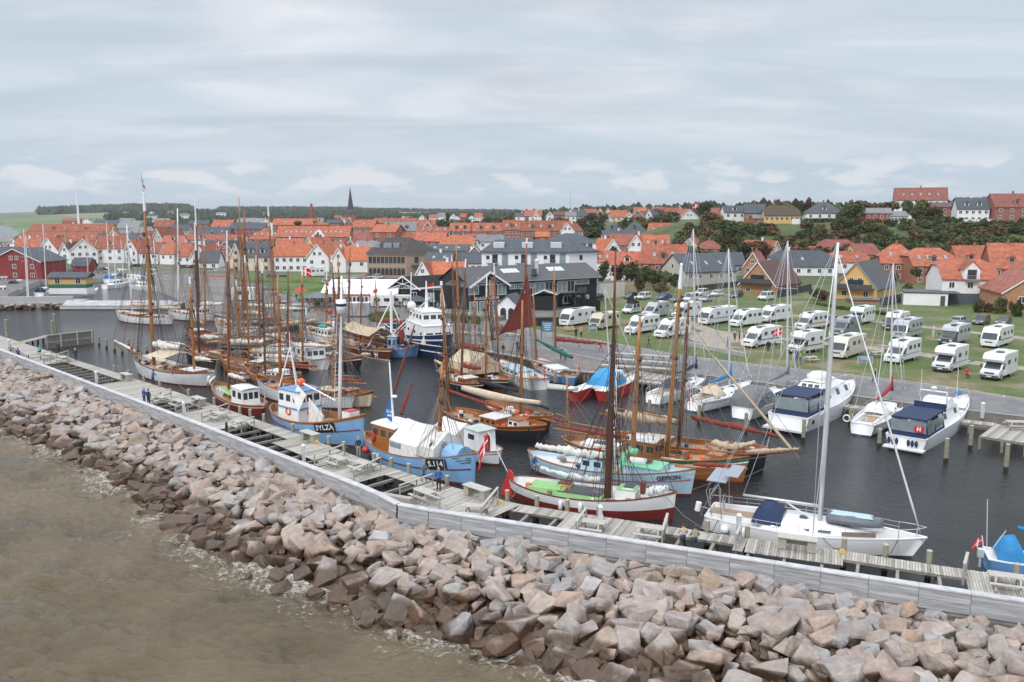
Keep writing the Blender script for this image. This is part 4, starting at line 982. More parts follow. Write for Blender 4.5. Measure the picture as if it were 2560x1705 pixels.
def block():
 Y=236; x0=HZ(1204,628,Y).x; x1=HZ(1422,632,Y).x; base=1.3; he=HZ(1300,629,Y).z-base
 r0=thing('apartment_block','white three storey apartment block with slate roof, glass stair bays and small balconies','building',(x0,Y,base),radians(-3))
 L=x1-x0; xe=HZ(1492,628,Y+3).x-x0
 P=[(0,0),(L,0),(xe,6.5),(xe-5,14.5),(0,12.5)]
 m=MB(); m.prism(P,0,he); m.build('wall',WM['W'],r0)
 hr=HZ(1330,599,Y+6).z-base; e=[(-.5,-.6),(L+.1,-.7),(xe+.7,6.3),(xe-4.8,15.2),(-.5,13)]; z=he
 E=[(p[0],p[1],z) for p in e]; g=[(3.5,6.2,hr),(L+.3,6.6,hr+.1)]
 m=MB(); m.poly([E[0],E[1],g[1],g[0]]); m.poly([E[1],E[2],g[1]]); m.poly([E[2],E[3],g[1]]); m.poly([E[3],E[4],g[0],g[1]]); m.poly([E[4],E[0],g[0]])
 m.prism([(p[0],p[1]) for p in e],he-.25,he-.01); m.build('roof',RM['S'],r0)
 for i in range(3):
  xc=L*(0.19+0.33*i)
  m=MB(); m.box((xc+1.9,-.04,he-4.6),(1.7,.1,8.2)); m.build('stair_glazing',glasslt,r0)
  for fl in range(3):
   zc_=he-1.9-2.9*fl
   pane(r0,xc-2.9,zc_+.3,.8,.9,-.03,fm=darkgrey,bars=False)
   m=MB(); m.box((xc-.9,-.04,zc_),(1.5,.08,2.3)); m.build('balcony_door',glass,r0)
   m=MB(); m.box((xc-1.6,-.65,zc_-1.25),(3.2,1.3,.12)); m.box((xc-1.6,-1.27,zc_-.2),(3.2,.05,.06)); m.box((xc-1.6,-1.27,zc_-.7),(3.2,.04,.04))
   for j in range(5): m.box((xc-3.15+.78*j,-1.27,zc_-.7),(.05,.05,1.0))
   m.build('balcony',grey,r0)
  m=MB(); sl=(hr-he)/6.5; zz=he+sl*2.2
  if i<3:
   m.add([(xc-1.5,1.6,zz-.2),(xc+1.6,1.6,zz-.2),(xc+1.6,1.6,zz+1.4),(xc-1.5,1.6,zz+1.4),(xc+1.6,4.6,zz+1.45),(xc-1.5,4.6,zz+1.45)],[(0,1,2,3),(3,2,4,5),(1,4,2),(0,3,5)]); m.build('roof_box',mat('roof_box_white',(.55,.57,.6),.6),r0)
 m=MB(); p=Vector((L,0,0)).lerp(Vector((xe,6.5,0)),.42); m.box((p.x+.03,p.y-.04,he-1.7),(1.0,.1,1.3),rz=atan2(6.5,xe-L)); m.build('window',glass,r0)
 Yb=262; xa=HZ(1370,607,Yb).x; xb=HZ(1490,608,Yb).x; h2=HZ(1430,606,Yb).z-1.3
 r1=thing('apartment_wing','white rear wing with slate hipped roof rising behind the apartment block','building',(xa,Yb,1.3),0)
 W2=xb-xa; m=MB(); m.prism([(0,0),(W2,0),(W2,13),(0,13)],0,h2); m.build('wall',WM['W'],r1)
 hr2=HZ(1430,583,Yb+6.5).z-1.3; m=MB(); E=[(-.6,-.6,h2),(W2+.6,-.6,h2),(W2+.6,13.6,h2),(-.6,13.6,h2)]; g=[(5.5,6.5,hr2),(W2-5.5,6.5,hr2)]
 m.poly([E[0],E[1],g[1],g[0]]); m.poly([E[1],E[2],g[1]]); m.poly([E[2],E[3],g[0],g[1]]); m.poly([E[3],E[0],g[0]]); m.build('roof',RM['S'],r1)
 for x in (W2-6,W2-3.8,W2-1.8): pane(r1,x,h2-1.3,1.3,1.9,-.03,fm=grey)
block()
def blackhouse():
 Y=187; x0=HZ(1158,715,Y).x; x1=HZ(1418,690,Y).x; base=1.5
 A=G(1160,757,1.5); B=G(1500,742,1.5)
 A=Vector((HZ(1162,700,170).x,170,0)); B=Vector((HZ(1492,700,188).x,188,0)); L=(B-A).length
 r0=thing('black_timber_restaurant','long black boarded restaurant with white gable front, roof skylights and upper balconies','building',(A.x,A.y,base),atan2(B.y-A.y,B.x-A.x))
 D=10.5; he=6.5; hr=8.9
 m=MB(); m.prism([(0,0),(L,0),(L,D),(0,D)],0,he); m.add([(L,0,he),(L,D,he),(L,D/2,hr)],[(0,1,2)]); m.add([(0,0,he),(0,D,he),(0,D/2,hr)],[(0,1,2)]); m.build('wall',WM['K'],r0)
 m=MB()
 for s0,s1 in ((-.9,D/2),(D+.9,D/2)):
  P=[(-.2,s0,he-.45),(L+.8,s0,he-.45),(L+.8,s1,hr),(-.2,s1,hr)]; m.add(P+[(p[0],p[1],p[2]+.22) for p in P],[(0,1,2,3),(4,5,6,7),(0,1,5,4),(1,2,6,5)])
 m.build('roof',RM['N'],r0)
 m=MB(); m.bar((-.2,-.95,he-.35),(L+.8,-.95,he-.35),.1,.22); m.build('eaves_board',grey,r0)
 gx,gw,gh,ga=3.4,3.9,6.0,8.3
 m=MB(); m.prism([(gx-gw,-3.2),(gx+gw,-3.2),(gx+gw,1),(gx-gw,1)],0,gh); m.add([(gx-gw,-3.2,gh),(gx+gw,-3.2,gh),(gx,-3.2,ga)],[(0,1,2)]); gb=m.build('gable_front',WM['K'],r0)
 m=MB()
 for s in (-1,1):
  P=[(gx+s*(gw+.9),-4.4,gh-.55),(gx,-4.4,ga+.1),(gx,6,ga+.1),(gx+s*(gw+.9),6,gh-.55)]; m.add(P+[(p[0],p[1],p[2]+.2) for p in P],[(0,1,2,3),(4,5,6,7),(0,1,5,4),(3,0,4,7)])
 m.build('gable_roof',RM['N'],gb)
 m=MB()
 for s in (-1,1): m.bar((gx+s*(gw+.9),-4.5,gh-.4),(gx,-4.5,ga+.25),.12,.38)
 for s in (-1,1): m.bar((gx+s*(gw-.2),-3.3,gh),(gx+s*.2,-3.3,ga-.5),.1,.1)
 m.bar((gx-gw,-3.3,gh),(gx+gw,-3.3,gh),.1,.12); m.build('white_barge_board',white,gb)
 for xx,zz,ww,hh in ((gx-3.2,5.0,2.2,1.7),(gx+3.4,4.9,2.0,2.2),(gx-1.4,6.9,1.6,1.0),(gx+1.7,6.9,1.6,1.0),(gx-3.2,1.5,1.8,2.3),(gx-.9,1.5,1.8,2.3),(gx+1.3,1.5,1.8,2.3),(gx+3.3,1.5,1.4,2.3)):
  pane(gb,xx,zz,ww,hh,-3.23,g=glasslt)
 m=MB(); m.box((gx+.95,-3.26,5.2),(1.3,.08,3.0)); m.build('wood_panel',mat('pine_panel',(.52,.36,.24),.7,.1),gb)
 text('KULGAARDEN',0.85,white,gb,(gx-.1,-3.3,3.25),(pi/2,0,0),'sign_lettering',.02,.012)
 for xx,ww in ((11.8,2.2),(12.9,0),(14.6,4.6)):
  if ww: pane(r0,xx,5.0,ww,1.0,-.03,g=glasslt)
 for xx in (19.6,25.4):
  pane(r0,xx-1.3,4.4,2.4,2.4,-.03,g=glasslt); pane(r0,xx+1.1,4.4,1.9,2.4,-.03)
 pane(r0,29.6,5.2,3.8,.9,-.03,g=glasslt); pane(r0,25.6,1.5,2.2,1.6,-.03); pane(r0,28.6,1.6,.9,1.2,-.03,g=glasslt); pane(r0,31.0,1.5,.9,1.4,-.03,g=glasslt)
 for xx in (10.6,22.4):
  m=MB(); sl=(hr-he)/(D/2)
  for i in range(4):
   xa=xx+i*1.05; P=[(xa,2.2,he+sl*2.2+.28),(xa+.9,2.2,he+sl*2.2+.28),(xa+.9,3.8,he+sl*3.8+.28),(xa,3.8,he+sl*3.8+.28)]; m.add(P+[(p[0],p[1],p[2]-.2) for p in P],[(0,1,2,3),(0,1,5,4),(1,2,6,5),(3,0,4,7)])
  m.build('roof_light',mat('roof_light_glass',(.6,.64,.68),.3,.05),r0)
 m=MB(); m.box((26.2,-1.1,3.1),(6,2.2,.2)); m.box((28.0,-2.17,3.75),(2.6,.04,1.0)); m.box((26.2,-2.17,4.2),(6,.06,.06))
 for xx in (23.3,26.2,29.1): m.box((xx,-2.1,1.5),(.14,.14,3))
 m.build('balcony',darkgrey,r0)
 m=MB(); m.cyl((17.4,.8,7.2),.55,1.3); m.build('vent_housing',darkgrey,r0); m=MB(); m.cyl((18.2,1.0,7.4),.38,2.6); m.ball((18.2,1.0,10.1),.5); m.build('flue',alu,r0)
 A2=Vector((HZ(972,730,188).x,188,0)); r1=thing('black_timber_annexe','black boarded hall with grey roof and white braced gable beside the white marquee','building',(A2.x,A2.y,base),radians(-3))
 wB=HZ(1045,730,188).x-A2.x; LL=(A.x-A2.x)+1.0; hh,ha=3.7,6.2
 m=MB(); m.prism([(0,0),(wB,0),(LL,-10.5),(LL+4,2),(4,12)],0,hh); m.add([(0,0,hh),(wB,0,hh),(wB/2,0,ha)],[(0,1,2)]); m.build('wall',WM['K'],r1)
 m=MB(); c_=(wB/2,-.9,ha+.1)
 m.poly([(wB+.7,-.9,hh-.4),(LL,-11.4,hh+.4),(LL+1,-3.5,ha+1.2),c_]); m.poly([(-.7,-.9,hh-.4),c_,(LL+1,-3.5,ha+1.2),(8,10,hh+.6)]); m.build('roof',RM['N'],r1)
 m=MB()
 for s in (-1,1): m.bar((wB/2+s*(wB/2+.8),-1.0,hh-.45),(wB/2,-1.0,ha+.15),.12,.32)
 for s in (-1,1): m.bar((wB/2+s*(wB/2+.5),-.6,hh-.3),(wB/2-s*1.6,-.6,ha-1.1),.12,.14)
 m.bar((wB/2,-.6,ha-.2),(wB/2,-.6,ha-1.9),.12,.12); m.build('white_gable_frame',white,r1)
 text('KULLADEN',.82,white,r1,(wB/2+.1,-.1,3.75),(pi/2,0,0),'sign_lettering',.02,.02)
 m=MB(); m.box((wB*.42,-.03,1.6),(2.6,.08,2.6)); m.build('barn_door',glass,r1); pane(r1,wB*.85,1.7,1.4,2.0,-.03)
 dv=Vector((LL-wB,-10.5,0)); Lw=dv.length; dv.normalize(); an=atan2(dv.y,dv.x)
 for f_,ww in ((.28,2.0),(.5,1.1),(.82,1.4)):
  p=Vector((wB,0,0))+dv*Lw*f_; m=MB(); m.box((p.x-.04,p.y-.06,1.9),(ww,.1,2.0 if ww>1.2 else 2.6),rz=an); o=m.build('window',glasslt,r1)
  m=MB(); p2=p
  for dx in (-ww/2,0,ww/2): q=p2+dv*dx; m.box((q.x-.05,q.y-.09,1.9),(.12,.12,2.2),rz=an)
  m.build('window_frame',white,o)
blackhouse()
p=G(1240,797,1.5)
hu=thing('white_hut','small white rendered hut with slate roof and two arched dark doors beside the restaurant','hut',(p.x,p.y,1.5),radians(-20))
w_=4.6; m=MB(); m.prism([(0,0),(w_,0),(w_,5),(0,5)],0,2.6); m.add([(0,0,2.6),(w_,0,2.6),(w_/2,0,4.6)],[(0,1,2)]); m.build('wall',WM['W'],hu)
m=MB()
for s in (-1,1):
 P=[(w_/2+s*(w_/2+.4),-.4,2.25),(w_/2,-.4,4.65),(w_/2,5.4,4.65),(w_/2+s*(w_/2+.4),5.4,2.25)]; m.add(P+[(q[0],q[1],q[2]+.15) for q in P],[(0,1,2,3),(4,5,6,7),(0,1,5,4),(3,0,4,7)])
m.build('roof',RM['S'],hu)
for x in (1.5,3.1):
 m=MB(); m.poly([(x-.6,-.04,0),(x+.6,-.04,0)]+[(x+.6*cos(t),-.04,1.6+.6*sin(t)) for t in [pi*k/8 for k in range(9)]]); m.build('arched_door',glass,hu)
p=G(1335,775,1.5); sh=thing('black_shed','low black boarded shed with ribbed grey roof between the restaurant and the campers','shed',(p.x,p.y,1.5),radians(-12))
m=MB(); m.prism([(0,0),(4.4,0),(4.4,4),(0,4)],0,3.0); m.build('wall',WM['K'],sh); m=MB(); m.add([(-.4,-.5,3.1),(2.2,-.5,4.2),(2.2,4.5,4.2),(-.4,4.5,3.1),(5.0,-.5,3.3),(5.0,4.5,3.3)],[(0,1,2,3),(1,4,5,2)]); m.build('roof',tiles('ribbed_roof',(.13,.135,.14),.3,.6,0,axis=0),sh)
m=MB(); m.bar((-.4,-.55,3.15),(2.2,-.55,4.3),.1,.25); m.bar((2.2,-.55,4.3),(5,-.55,3.4),.1,.25); m.build('barge_board',white,sh)
def fence(name,lab,cat,pts,h,m_,z=1.5,t=0.12,posts=True):
 P=[G(a,b,z) for a,b in pts]; r0=thing(name,lab,cat,P[0],0); m=MB(); mp=MB()
 for i in range(len(P)-1):
  a,b=P[i]-P[0],P[i+1]-P[0]; u=Vector((0,0,h/2))
  m.bar(a+u,b+u,t,h)
  n_=max(1,int((b-a).length/1.8))
  for k in range(n_+1):
   q=a.lerp(b,k/n_); posts and MB().box((q.x,q.y-t/2-.03,h/2),(.1,.08,h+.06)).build('post',m_ if m_ is not darkgrey else black,r0)
 m.build('panel',m_,r0)
 return r0
fence('timber_fence','black lattice fence around the restaurant yard behind the caravans','fence',[(1425,765),(1500,778)],2.2,black)
fence('dark_fence','dark grey board fence beside the brown roofed chalet','fence',[(1945,745),(2028,726)],1.8,darkgrey)
fence('dark_fence','long dark grey board fence running from the pool cover to the white garage','fence',[(2200,768),(2285,748)],2.0,darkgrey)
fence('dark_fence','dark grey garden fence in front of the pale stone house','fence',[(1740,728),(1850,716)],1.5,darkgrey)
fence('plastered_wall','cream rendered yard wall with a stepped end behind the parked cars','wall',[(1500,748),(1560,742)],3.6,mat('cream_render',(.62,.58,.50),.8,.08))
fence('block_wall','weathered tan block wall leading away behind the parked cars','wall',[(1558,735),(1592,732),(1600,712)],2.4,mat('tan_block',(.42,.33,.22),.9,.15))
fence('garden_wall','long white garden wall along the edge of the green slope','wall',[],1,white) if False else None
for pts,lab in (([(2378,556),(2500,558)],'white garden wall on the hilltop below the white dormered house'),([(1980,555),(2032,554)],'white hilltop wall beside the thatched farmhouse')):
 a=HZ(pts[0][0],pts[0][1],346); b=HZ(pts[1][0],pts[1][1],346); r0=thing('garden_wall',lab,'wall',a,0); m=MB(); m.bar((0,0,.2),(b.x-a.x,0,.2),.3,2.2); m.build('wall_face',white,r0)
 m=MB(); m.bar((0,0,1.34),(b.x-a.x,0,1.34),.4,.08); m.build('coping',concrete,r0)
p=G(2355,765,1.5); ga=thing('white_garage','flat roofed white garage with two dark doors below the white house','garage',(p.x,p.y+1,1.5),radians(-14))
m=MB(); m.prism([(-7.5,0),(1.2,-1.5),(2.0,5),(-6.5,8)],0,2.7); m.build('wall',WM['W'],ga); m=MB(); m.prism([(-7.7,-.2),(3.6,-2.0),(4.2,5.2),(-6.6,8.3)],2.71,2.95); m.build('roof',darkgrey,ga)
m=MB(); m.box((.2,-1.42,1.2),(.9,.12,2.1),rz=-.17); m.build('door',darkgrey,ga)
p=G(2130,758,1.5); pc=thing('pool_cover','low flat grey solar pool roof on brick base in front of the yellow chalet','pool cover',(p.x,p.y,1.5),radians(-6))
m=MB(); m.box((4,2,.35),(8.2,4.2,.7)); m.build('base',WM['P'],pc); m=MB(); m.box((4,2,.78),(8.8,4.8,.12)); m.build('panel',mat('solar_grey',(.14,.15,.17),.4,.1),pc)
Yc=600; cxx=HZ(877,540,Yc).x; zb=terr(cxx,Yc); ch=thing('church','brick church tower with clock and tall dark pointed spire above the roofs','church',(cxx,Yc,zb))
zt=HZ(877,532,Yc).z-zb; zs=HZ(877,469,Yc).z-zb
m=MB(); m.box((0,0,zt/2),(6.4,6.4,zt)); m.prism([(-4,3),(-22,3),(-22,14),(-4,14)],0,9) if False else None; m.build('tower',WM['B'],ch)
m=MB(); q=3.7
rings=[[(sx*q,sy*q,zt) for sx,sy in ((-1,-1),(1,-1),(1,1),(-1,1))],[(sx*1.9,sy*1.9,zt+2.2) for sx,sy in ((-1,-1),(1,-1),(1,1),(-1,1))],[(sx*.12,sy*.12,zs) for sx,sy in ((-1,-1),(1,-1),(1,1),(-1,1))]]
m.loft([[Vector(p) for p in r_] for r_ in rings]); m.build('spire',mat('spire_slate',(.055,.055,.065),.6,.1),ch)
m=MB(); m.cyl((0,0,0),.7,.1,14); M_=m; c_=MB(); c_.v=[(x,-3.25-z,y+zt-4.2) for x,y,z in m.v]; c_.f=m.f; c_.m=m.m; c_.build('clock_face',white,ch)
for s in (-1,0,1):
 m=MB(); m.box((s*1.3,-3.22,zt-1.8),(.6,.06,1.9)); m.build('bell_opening',glass,ch)
m=MB(); m.tube([(0,0,zs),(0,0,zs+1.6)],.06); m.build('finial',darkgrey,ch)
def pole(name,lab,cat,px,p0,p1,Y,r0,r1,m_,n=8):
 a=HZ(px,p0,Y); b=HZ(px,p1,Y); z0=min(a.z,terr(a.x,Y)); m=MB(); m.tube([(0,0,0),(0,0,b.z-z0)],[r0,r1],n); o=m.build(name,m_); o.location=(a.x,Y,z0); return tag(o,lab,cat)
pole('factory_chimney','tall red brick chimney stack standing above the town roofs left of the church','chimney',780,560,509,600,1.3,0.8,WM['R'])
pole('mast_tower','tall pale tapering pylon rising over the yellow waterfront building','pylon',197,556,472,700,1.2,0.5,white)
pole('radio_mast','thin grey lattice radio mast on the skyline right of centre','mast',1426,527,484,1200,.5,.18,grey,4)
pole('radio_mast','slender white mast on the skyline above the hilltop houses','mast',1545,525,501,900,.3,.12,white,4)
for px,y0,y1,lab in ((690,526,500,'white wind turbine on the hill crest above the green fields'),(823,527,505,'white wind turbine on the skyline left of the church spire'),(948,527,503,'faint white wind turbine on the skyline right of the church')):
 Y=3600; a=HZ(px,y0,Y); b=HZ(px,y1,Y); h=b.z-a.z; r0=thing('wind_turbine',lab,'wind turbine',(a.x,Y,a.z-14))
 m=MB(); m.tube([(0,0,0),(0,0,h*.66+14)],[2.2,1.2]); m.build('tower',white,r0)
 for k in range(3):
  t=radians(100+120*k+px); m=MB(); c_=Vector((0,-3,h*.66+14)); m.tube([c_,c_+Vector((cos(t),0,sin(t)))*h*.45],[1.1,.3],4); m.build('blade',white,r0)
# ------------------------------------------------------------------trees,bushes,hedges
def leafmat(name,c1,c2):
 m=mat(name,c1,0.85,0.0,0.45,col2=c2,rand=0.28,spec=0.2); t=m.node_tree
 for n_ in t.nodes:
  if n_.type=='TEX_NOISE': n_.inputs['Detail'].default_value=3
 return m
LF={'dark': leafmat('leaf_dark_green',(0.03,0.045,0.016),(0.07,0.09,0.034)),'olive': leafmat('leaf_olive',(0.045,0.055,0.018),(0.10,0.11,0.04)),
      'brown': leafmat('leaf_rust_brown',(0.075,0.05,0.024),(0.14,0.09,0.045)),'fresh': leafmat('leaf_yellow_green',(0.07,0.085,0.02),(0.16,0.17,0.045))}
LFN={'dark': 'dark green','olive': 'olive green','brown': 'rusty brown autumn','fresh': 'yellow green'}
barkm=mat('bark',(0.09,0.07,0.05),0.9,0.3,4)
def crown_mesh(seed,flat=1.0,nclump=16,per=34,leaf=0.13,shape='round'):
 rr=random.Random(seed); m=MB()
 for c in range(nclump):
  if shape=='cone': h=rr.random(); a=rr.uniform(0,6.28); q=(1-h)*0.55; cc=Vector((cos(a)*q,sin(a)*q,h*1.9-0.9)); cr=0.32*(1.1-h)
  else:
   while True:
    cc=Vector((rr.uniform(-1,1),rr.uniform(-1,1),rr.uniform(-0.7,1)))
    if 0.25<cc.length<0.78: break
   cc.z*=flat; cr=rr.uniform(0.26,0.44)
  for k in range(per):
   d=Vector((rr.gauss(0,1),rr.gauss(0,1),rr.gauss(0,1))).normalized(); p=cc+d*cr*rr.uniform(0.65,1.08)
   nv=(d+Vector((rr.uniform(-.7,.7),rr.uniform(-.7,.7),rr.uniform(-.2,.9)))).normalized(); t1=nv.orthogonal().normalized(); t2=nv.cross(t1)
   an=rr.uniform(0,6.28); a1=t1*cos(an)+t2*sin(an); a2=nv.cross(a1); s_=leaf*rr.uniform(0.6,1.3)
   m.poly([p-a1*s_-a2*s_*.6,p+a1*s_-a2*s_*.6,p+a1*s_*.7+a2*s_*.8,p-a1*s_*.7+a2*s_*.8])
 return m
CR={}
for k in range(5):
 for kind in LF: CR[(k,kind)]=crown_mesh(40+k,0.8,20,42,0.115).mesh('crown',LF[kind]) if kind=='dark' else None
for (k,kind) in list(CR):
 if CR[(k,kind)] is None: me=CR[(k,'dark')].copy(); me.materials.clear(); me.materials.append(LF[kind]); CR[(k,kind)]=me
CONE=crown_mesh(9,1,22,40,0.1,'cone').mesh('crown',LF['dark'])
TR=MB().tube([(0,0,0),(0.03,0.02,.5),(0,0,1)],[0.1,.07,.05],7)
for a in range(5): TR.tube([(0,0,.6+.05*a),(cos(a*1.3)*.5,sin(a*1.3)*.5,1.1+.1*a)],[.045,.015],5)
TRM=TR.mesh('trunk',barkm)
def plant(x,y,z,rx,rz_,kind,label,cat='bush',group=None,trunk=0.0,cone=False,name=None):
 r0=thing(name or ('tree' if trunk or cone else 'bush'),label,cat,(x,y,z),R.uniform(0,6.28),group)
 c=bpy.data.objects.new('crown',CONE if cone else CR[(R.randrange(5),kind)]); COL.objects.link(c); c.parent=r0
 c.location=(0,0,trunk+rz_*(0.62 if not cone else .9)); c.scale=(rx,rx*R.uniform(.85,1.15),rz_); c.rotation_euler=(0,0,R.uniform(0,6))
 t=bpy.data.objects.new('trunk',TRM); COL.objects.link(t); t.parent=r0; h=trunk+rz_*0.7; t.scale=(max(.5,rx*.9),max(.5,rx*.9),h); return r0
R.seed(21)
cnt=0; XB={k: MB() for k in LF}
for i in range(480):
 px=R.uniform(1690,2640); y=R.uniform(288,344)
 f=(y-288)/56
 if f>0.6 and R.random()<(0.55 if 1990<px<2330 or px>2400 else 0.5): continue
 if 1905<px<2000 and f>.6: continue
 if 1860<px<1925 and f<.7 and R.random()<.8: continue
 x=(px-1280)/F*y*1.0; kind=R.choices(['dark','olive','brown','fresh'],[4,6,3,1])[0]
 rx=R.uniform(3.0,5.0)*(1-.3*f); cnt+=1
 if cnt>195:
  me=CR[(R.randrange(5),kind)]; M=Matrix.Translation((x,y,terr(x,y)-.6+rx*.5)) @ Matrix.Rotation(R.uniform(0,6),4,'Z') @ Matrix.Diagonal((rx,rx,rx*.8,1)); XB[kind].add([M @ v.co for v in me.vertices],[tuple(q.vertices) for q in me.polygons]); continue
 plant(x,y,terr(x,y)-.6,rx,rx*R.uniform(.62,.95),kind,f'{LFN[kind]} bush in the thicket covering the slope below the hilltop houses',group=f'{LFN[kind]} bushes on the slope')
m=MB(); ks=list(LF)
for i,k in enumerate(ks): m.add(XB[k].v,XB[k].f,i)
tag(m.build('shrub_thicket',[LF[k] for k in ks]),'tangled olive and brown shrubs filling the gaps of the slope thicket','shrubs',kind='stuff')
for i in range(70):      # lower middle slope between 1250 and 1700
 px=R.uniform(1240,1700); y=R.uniform(405,478); f=(y-405)/73
 if R.random()<f*.6: continue
 x=(px-1280)/F*y; kind=R.choices(['dark','olive','brown','fresh'],[5,5,3,1])[0]
 rx=R.uniform(3,5.5); plant(x,y,terr(x,y)-.6,rx,rx*R.uniform(.6,.9),kind,f'{LFN[kind]} bush on the bank behind the long brick terrace',group=f'{LFN[kind]} bushes behind the terrace')
def T(px,ptop,pbase,Y,wpx,kind,label,cone=False,trunk=True,cat='tree',group=None):
 """tree with its top at ptop and foot at pbase"""
 a=HZ(px,pbase,Y); b=HZ(px,ptop,Y); h=b.z-a.z; rx=wpx/F*Y/2; tk=h*.25 if trunk else 0
 return plant(a.x,Y,a.z,rx,(h-tk)/1.5 if not cone else h/1.85,kind,label,cat,group,tk,cone)
for q in [(1762,501,545,380,40,'dark','big round dark tree beside the hilltop flagpole'),(1945,496,548,372,50,'brown','broad brownish tree rising behind the thatched farmhouse'),(1918,507,550,366,26,'olive','olive tree left of the thatched farmhouse'),
          (1990,497,545,372,34,'olive','tree right of the thatched chimneys'),(2014,492,545,376,34,'brown','tall brown tree between the thatched farmhouse and the slate roofed house'),
          (2128,504,556,352,62,'olive','wide olive tree left of the red hilltop bungalow'),(2112,525,558,346,46,'dark','dark bush clump right of the white slate roofed house'),
          (2160,507,530,376,40,'brown','brown tree behind the red bungalow'),(2215,503,535,372,56,'brown','brown tree crown right behind the red bungalow'),
          (2268,498,545,362,36,'dark','dark tree in front of the big white hilltop house'),(2300,495,548,366,46,'olive','tall olive tree in front of the big white hilltop house'),(2290,520,552,352,40,'olive','low olive tree below the big white hilltop house'),
          (2330,515,552,354,50,'olive','olive bush clump left of the white dormered hilltop house'),(1780,528,572,356,60,'brown','brown tree group below the round hilltop tree'),(1800,545,590,345,70,'brown','large rusty thicket tree left of the yellow farmhouse slope'),
          (1850,552,600,335,70,'olive','olive tree on the slope under the brick hilltop house'),(1925,555,605,330,60,'brown','big copper coloured tree on the slope below the farmhouse'),(1815,583,622,310,34,'brown','sparse rust tree behind the navy roofed house'),
          (2010,596,622,300,46,'fresh','bright yellow green tree below the slope'),(1900,600,640,285,60,'brown','brown tree behind the brick gable'),(1860,603,640,290,40,'dark','dark rusty tree behind the pale stone house'),
          (1535,615,645,275,26,'olive','small tree in front of the white orange roofed gable'),(1555,520,545,520,12,'dark','dark conifer between white hilltop houses'),(1120,530,555,620,12,'dark','dark conifer at the far town edge'),
          (1480,565,600,430,60,'dark','dark tree by the end of the brick terrace'),(1440,575,605,400,56,'brown','brown tree in front of the brick terrace end'),(1350,588,605,372,40,'olive','olive treetop behind the apartment block'),
          (745,551,568,470,18,'dark','small dark tree in front of the orange dormer roofs'),(560,543,560,640,14,'dark','dark tree above the red brick terrace'),(150,588,618,380,22,'olive','olive tree behind the white gables'),(425,578,590,420,20,'olive','olive bush among old town roofs'),
          (2445,745,790,172,30,'brown','small bare autumn tree in front of the white garage')]:
 T(*q,cat='tree')
for k,q in enumerate([(1510,650,690,232,34,'olive'),(1545,655,695,230,40,'brown'),(1580,650,700,228,44,'olive'),(1612,662,705,226,40,'dark'),(1640,672,708,222,36,'dark'),(1665,675,712,220,40,'olive'),(1690,680,715,218,30,'dark'),(1600,690,720,206,36,'brown'),(1650,705,728,204,44,'brown'),(1500,672,700,225,26,'dark'),
                       (2045,720,745,196,40,'olive'),(2060,725,748,194,26,'brown'),(2268,705,745,196,34,'brown'),(2340,690,725,205,30,'olive'),(2370,700,730,200,30,'fresh'),(2500,740,785,170,30,'olive'),(2540,748,790,165,36,'dark'),(2470,755,785,172,26,'brown'),(2290,668,690,232,26,'dark'),(2236,680,700,226,24,'olive')]):
 T(*q,f'{LFN[q[5]]} garden bush, {ORD[min(k, 39)]} of the hedge plants by the camper field' if False else f'{LFN[q[5]]} garden bush near the edge of the camper field',trunk=False,cat='bush',group=f'{LFN[q[5]]} garden bushes')
for px0,px1,py,Y,lab in ((2000,2112,549,346,'trimmed dark green hedge on the hilltop right of the thatched farmhouse'),(2290,2375,545,345,'long trimmed hedge on the hilltop left of the white garden wall')):
 a=HZ(px0,py,Y); b=HZ(px1,py,Y); m=MB(); rr=random.Random(px0)
 for k in range(1500):
  x=rr.uniform(0,b.x-a.x); y=rr.uniform(-.6,.6); z=rr.uniform(-1.2,.5); s_=rr.uniform(.12,.25); n_=Vector((rr.uniform(-1,1),rr.uniform(-1,0),rr.uniform(-.2,1))).normalized(); t1=n_.orthogonal().normalized()*s_; t2=n_.cross(t1)
  p=Vector((x,y,z)); m.poly([p-t1-t2,p+t1-t2,p+t1+t2,p-t1+t2])
 o=m.build('hedge',LF['dark']); o.location=a; tag(o,lab,'hedge')
def belt(n_,px0,px1,y0,y1,rx0,rx1,lab,grp,weights=(5,3,2,0)):
 for i in range(n_):
  px=R.uniform(px0,px1); y=R.uniform(y0,y1); x=(px-1280)/F*y; kind=R.choices(['dark','olive','brown','fresh'],weights)[0]
  rx=R.uniform(rx0,rx1); plant(x,y,terr(x,y)-1,rx,rx*R.uniform(.7,1.0),kind,f'{LFN[kind]} tree {lab}','tree',f'{LFN[kind]} {grp}',trunk=rx*.3)
belt(60,1060,1320,560,640,4,7,'in the belt behind the brick terrace roofs','trees behind the terrace')
belt(40,880,1100,640,800,5,9,'in the park right of the church','trees right of the church')
belt(40,450,880,640,900,4,7,'between the upper town roofs','upper town trees',(6,2,2,0))
belt(26,-60,150,420,620,3,5,'along the far left shore behind the first houses','far left shore trees')
belt(24,1300,1700,500,560,3,5,'among the hilltop houses','hilltop trees')
rr=random.Random(5); m=MB()
def blob(x,y,z,r_,h):
 for k in range(9):
  p=Vector((x+rr.gauss(0,r_*.45),y+rr.gauss(0,r_*.45),z+rr.uniform(.15,1)*h)); s_=r_*rr.uniform(.3,.55)
  n_=Vector((rr.uniform(-1,1),rr.uniform(-1.4,0),rr.uniform(-.2,1))).normalized(); t1=n_.orthogonal().normalized()*s_; t2=n_.cross(t1); m.poly([p-t1-t2,p+t1-t2*.7,p+t1*.7+t2,p-t1+t2])
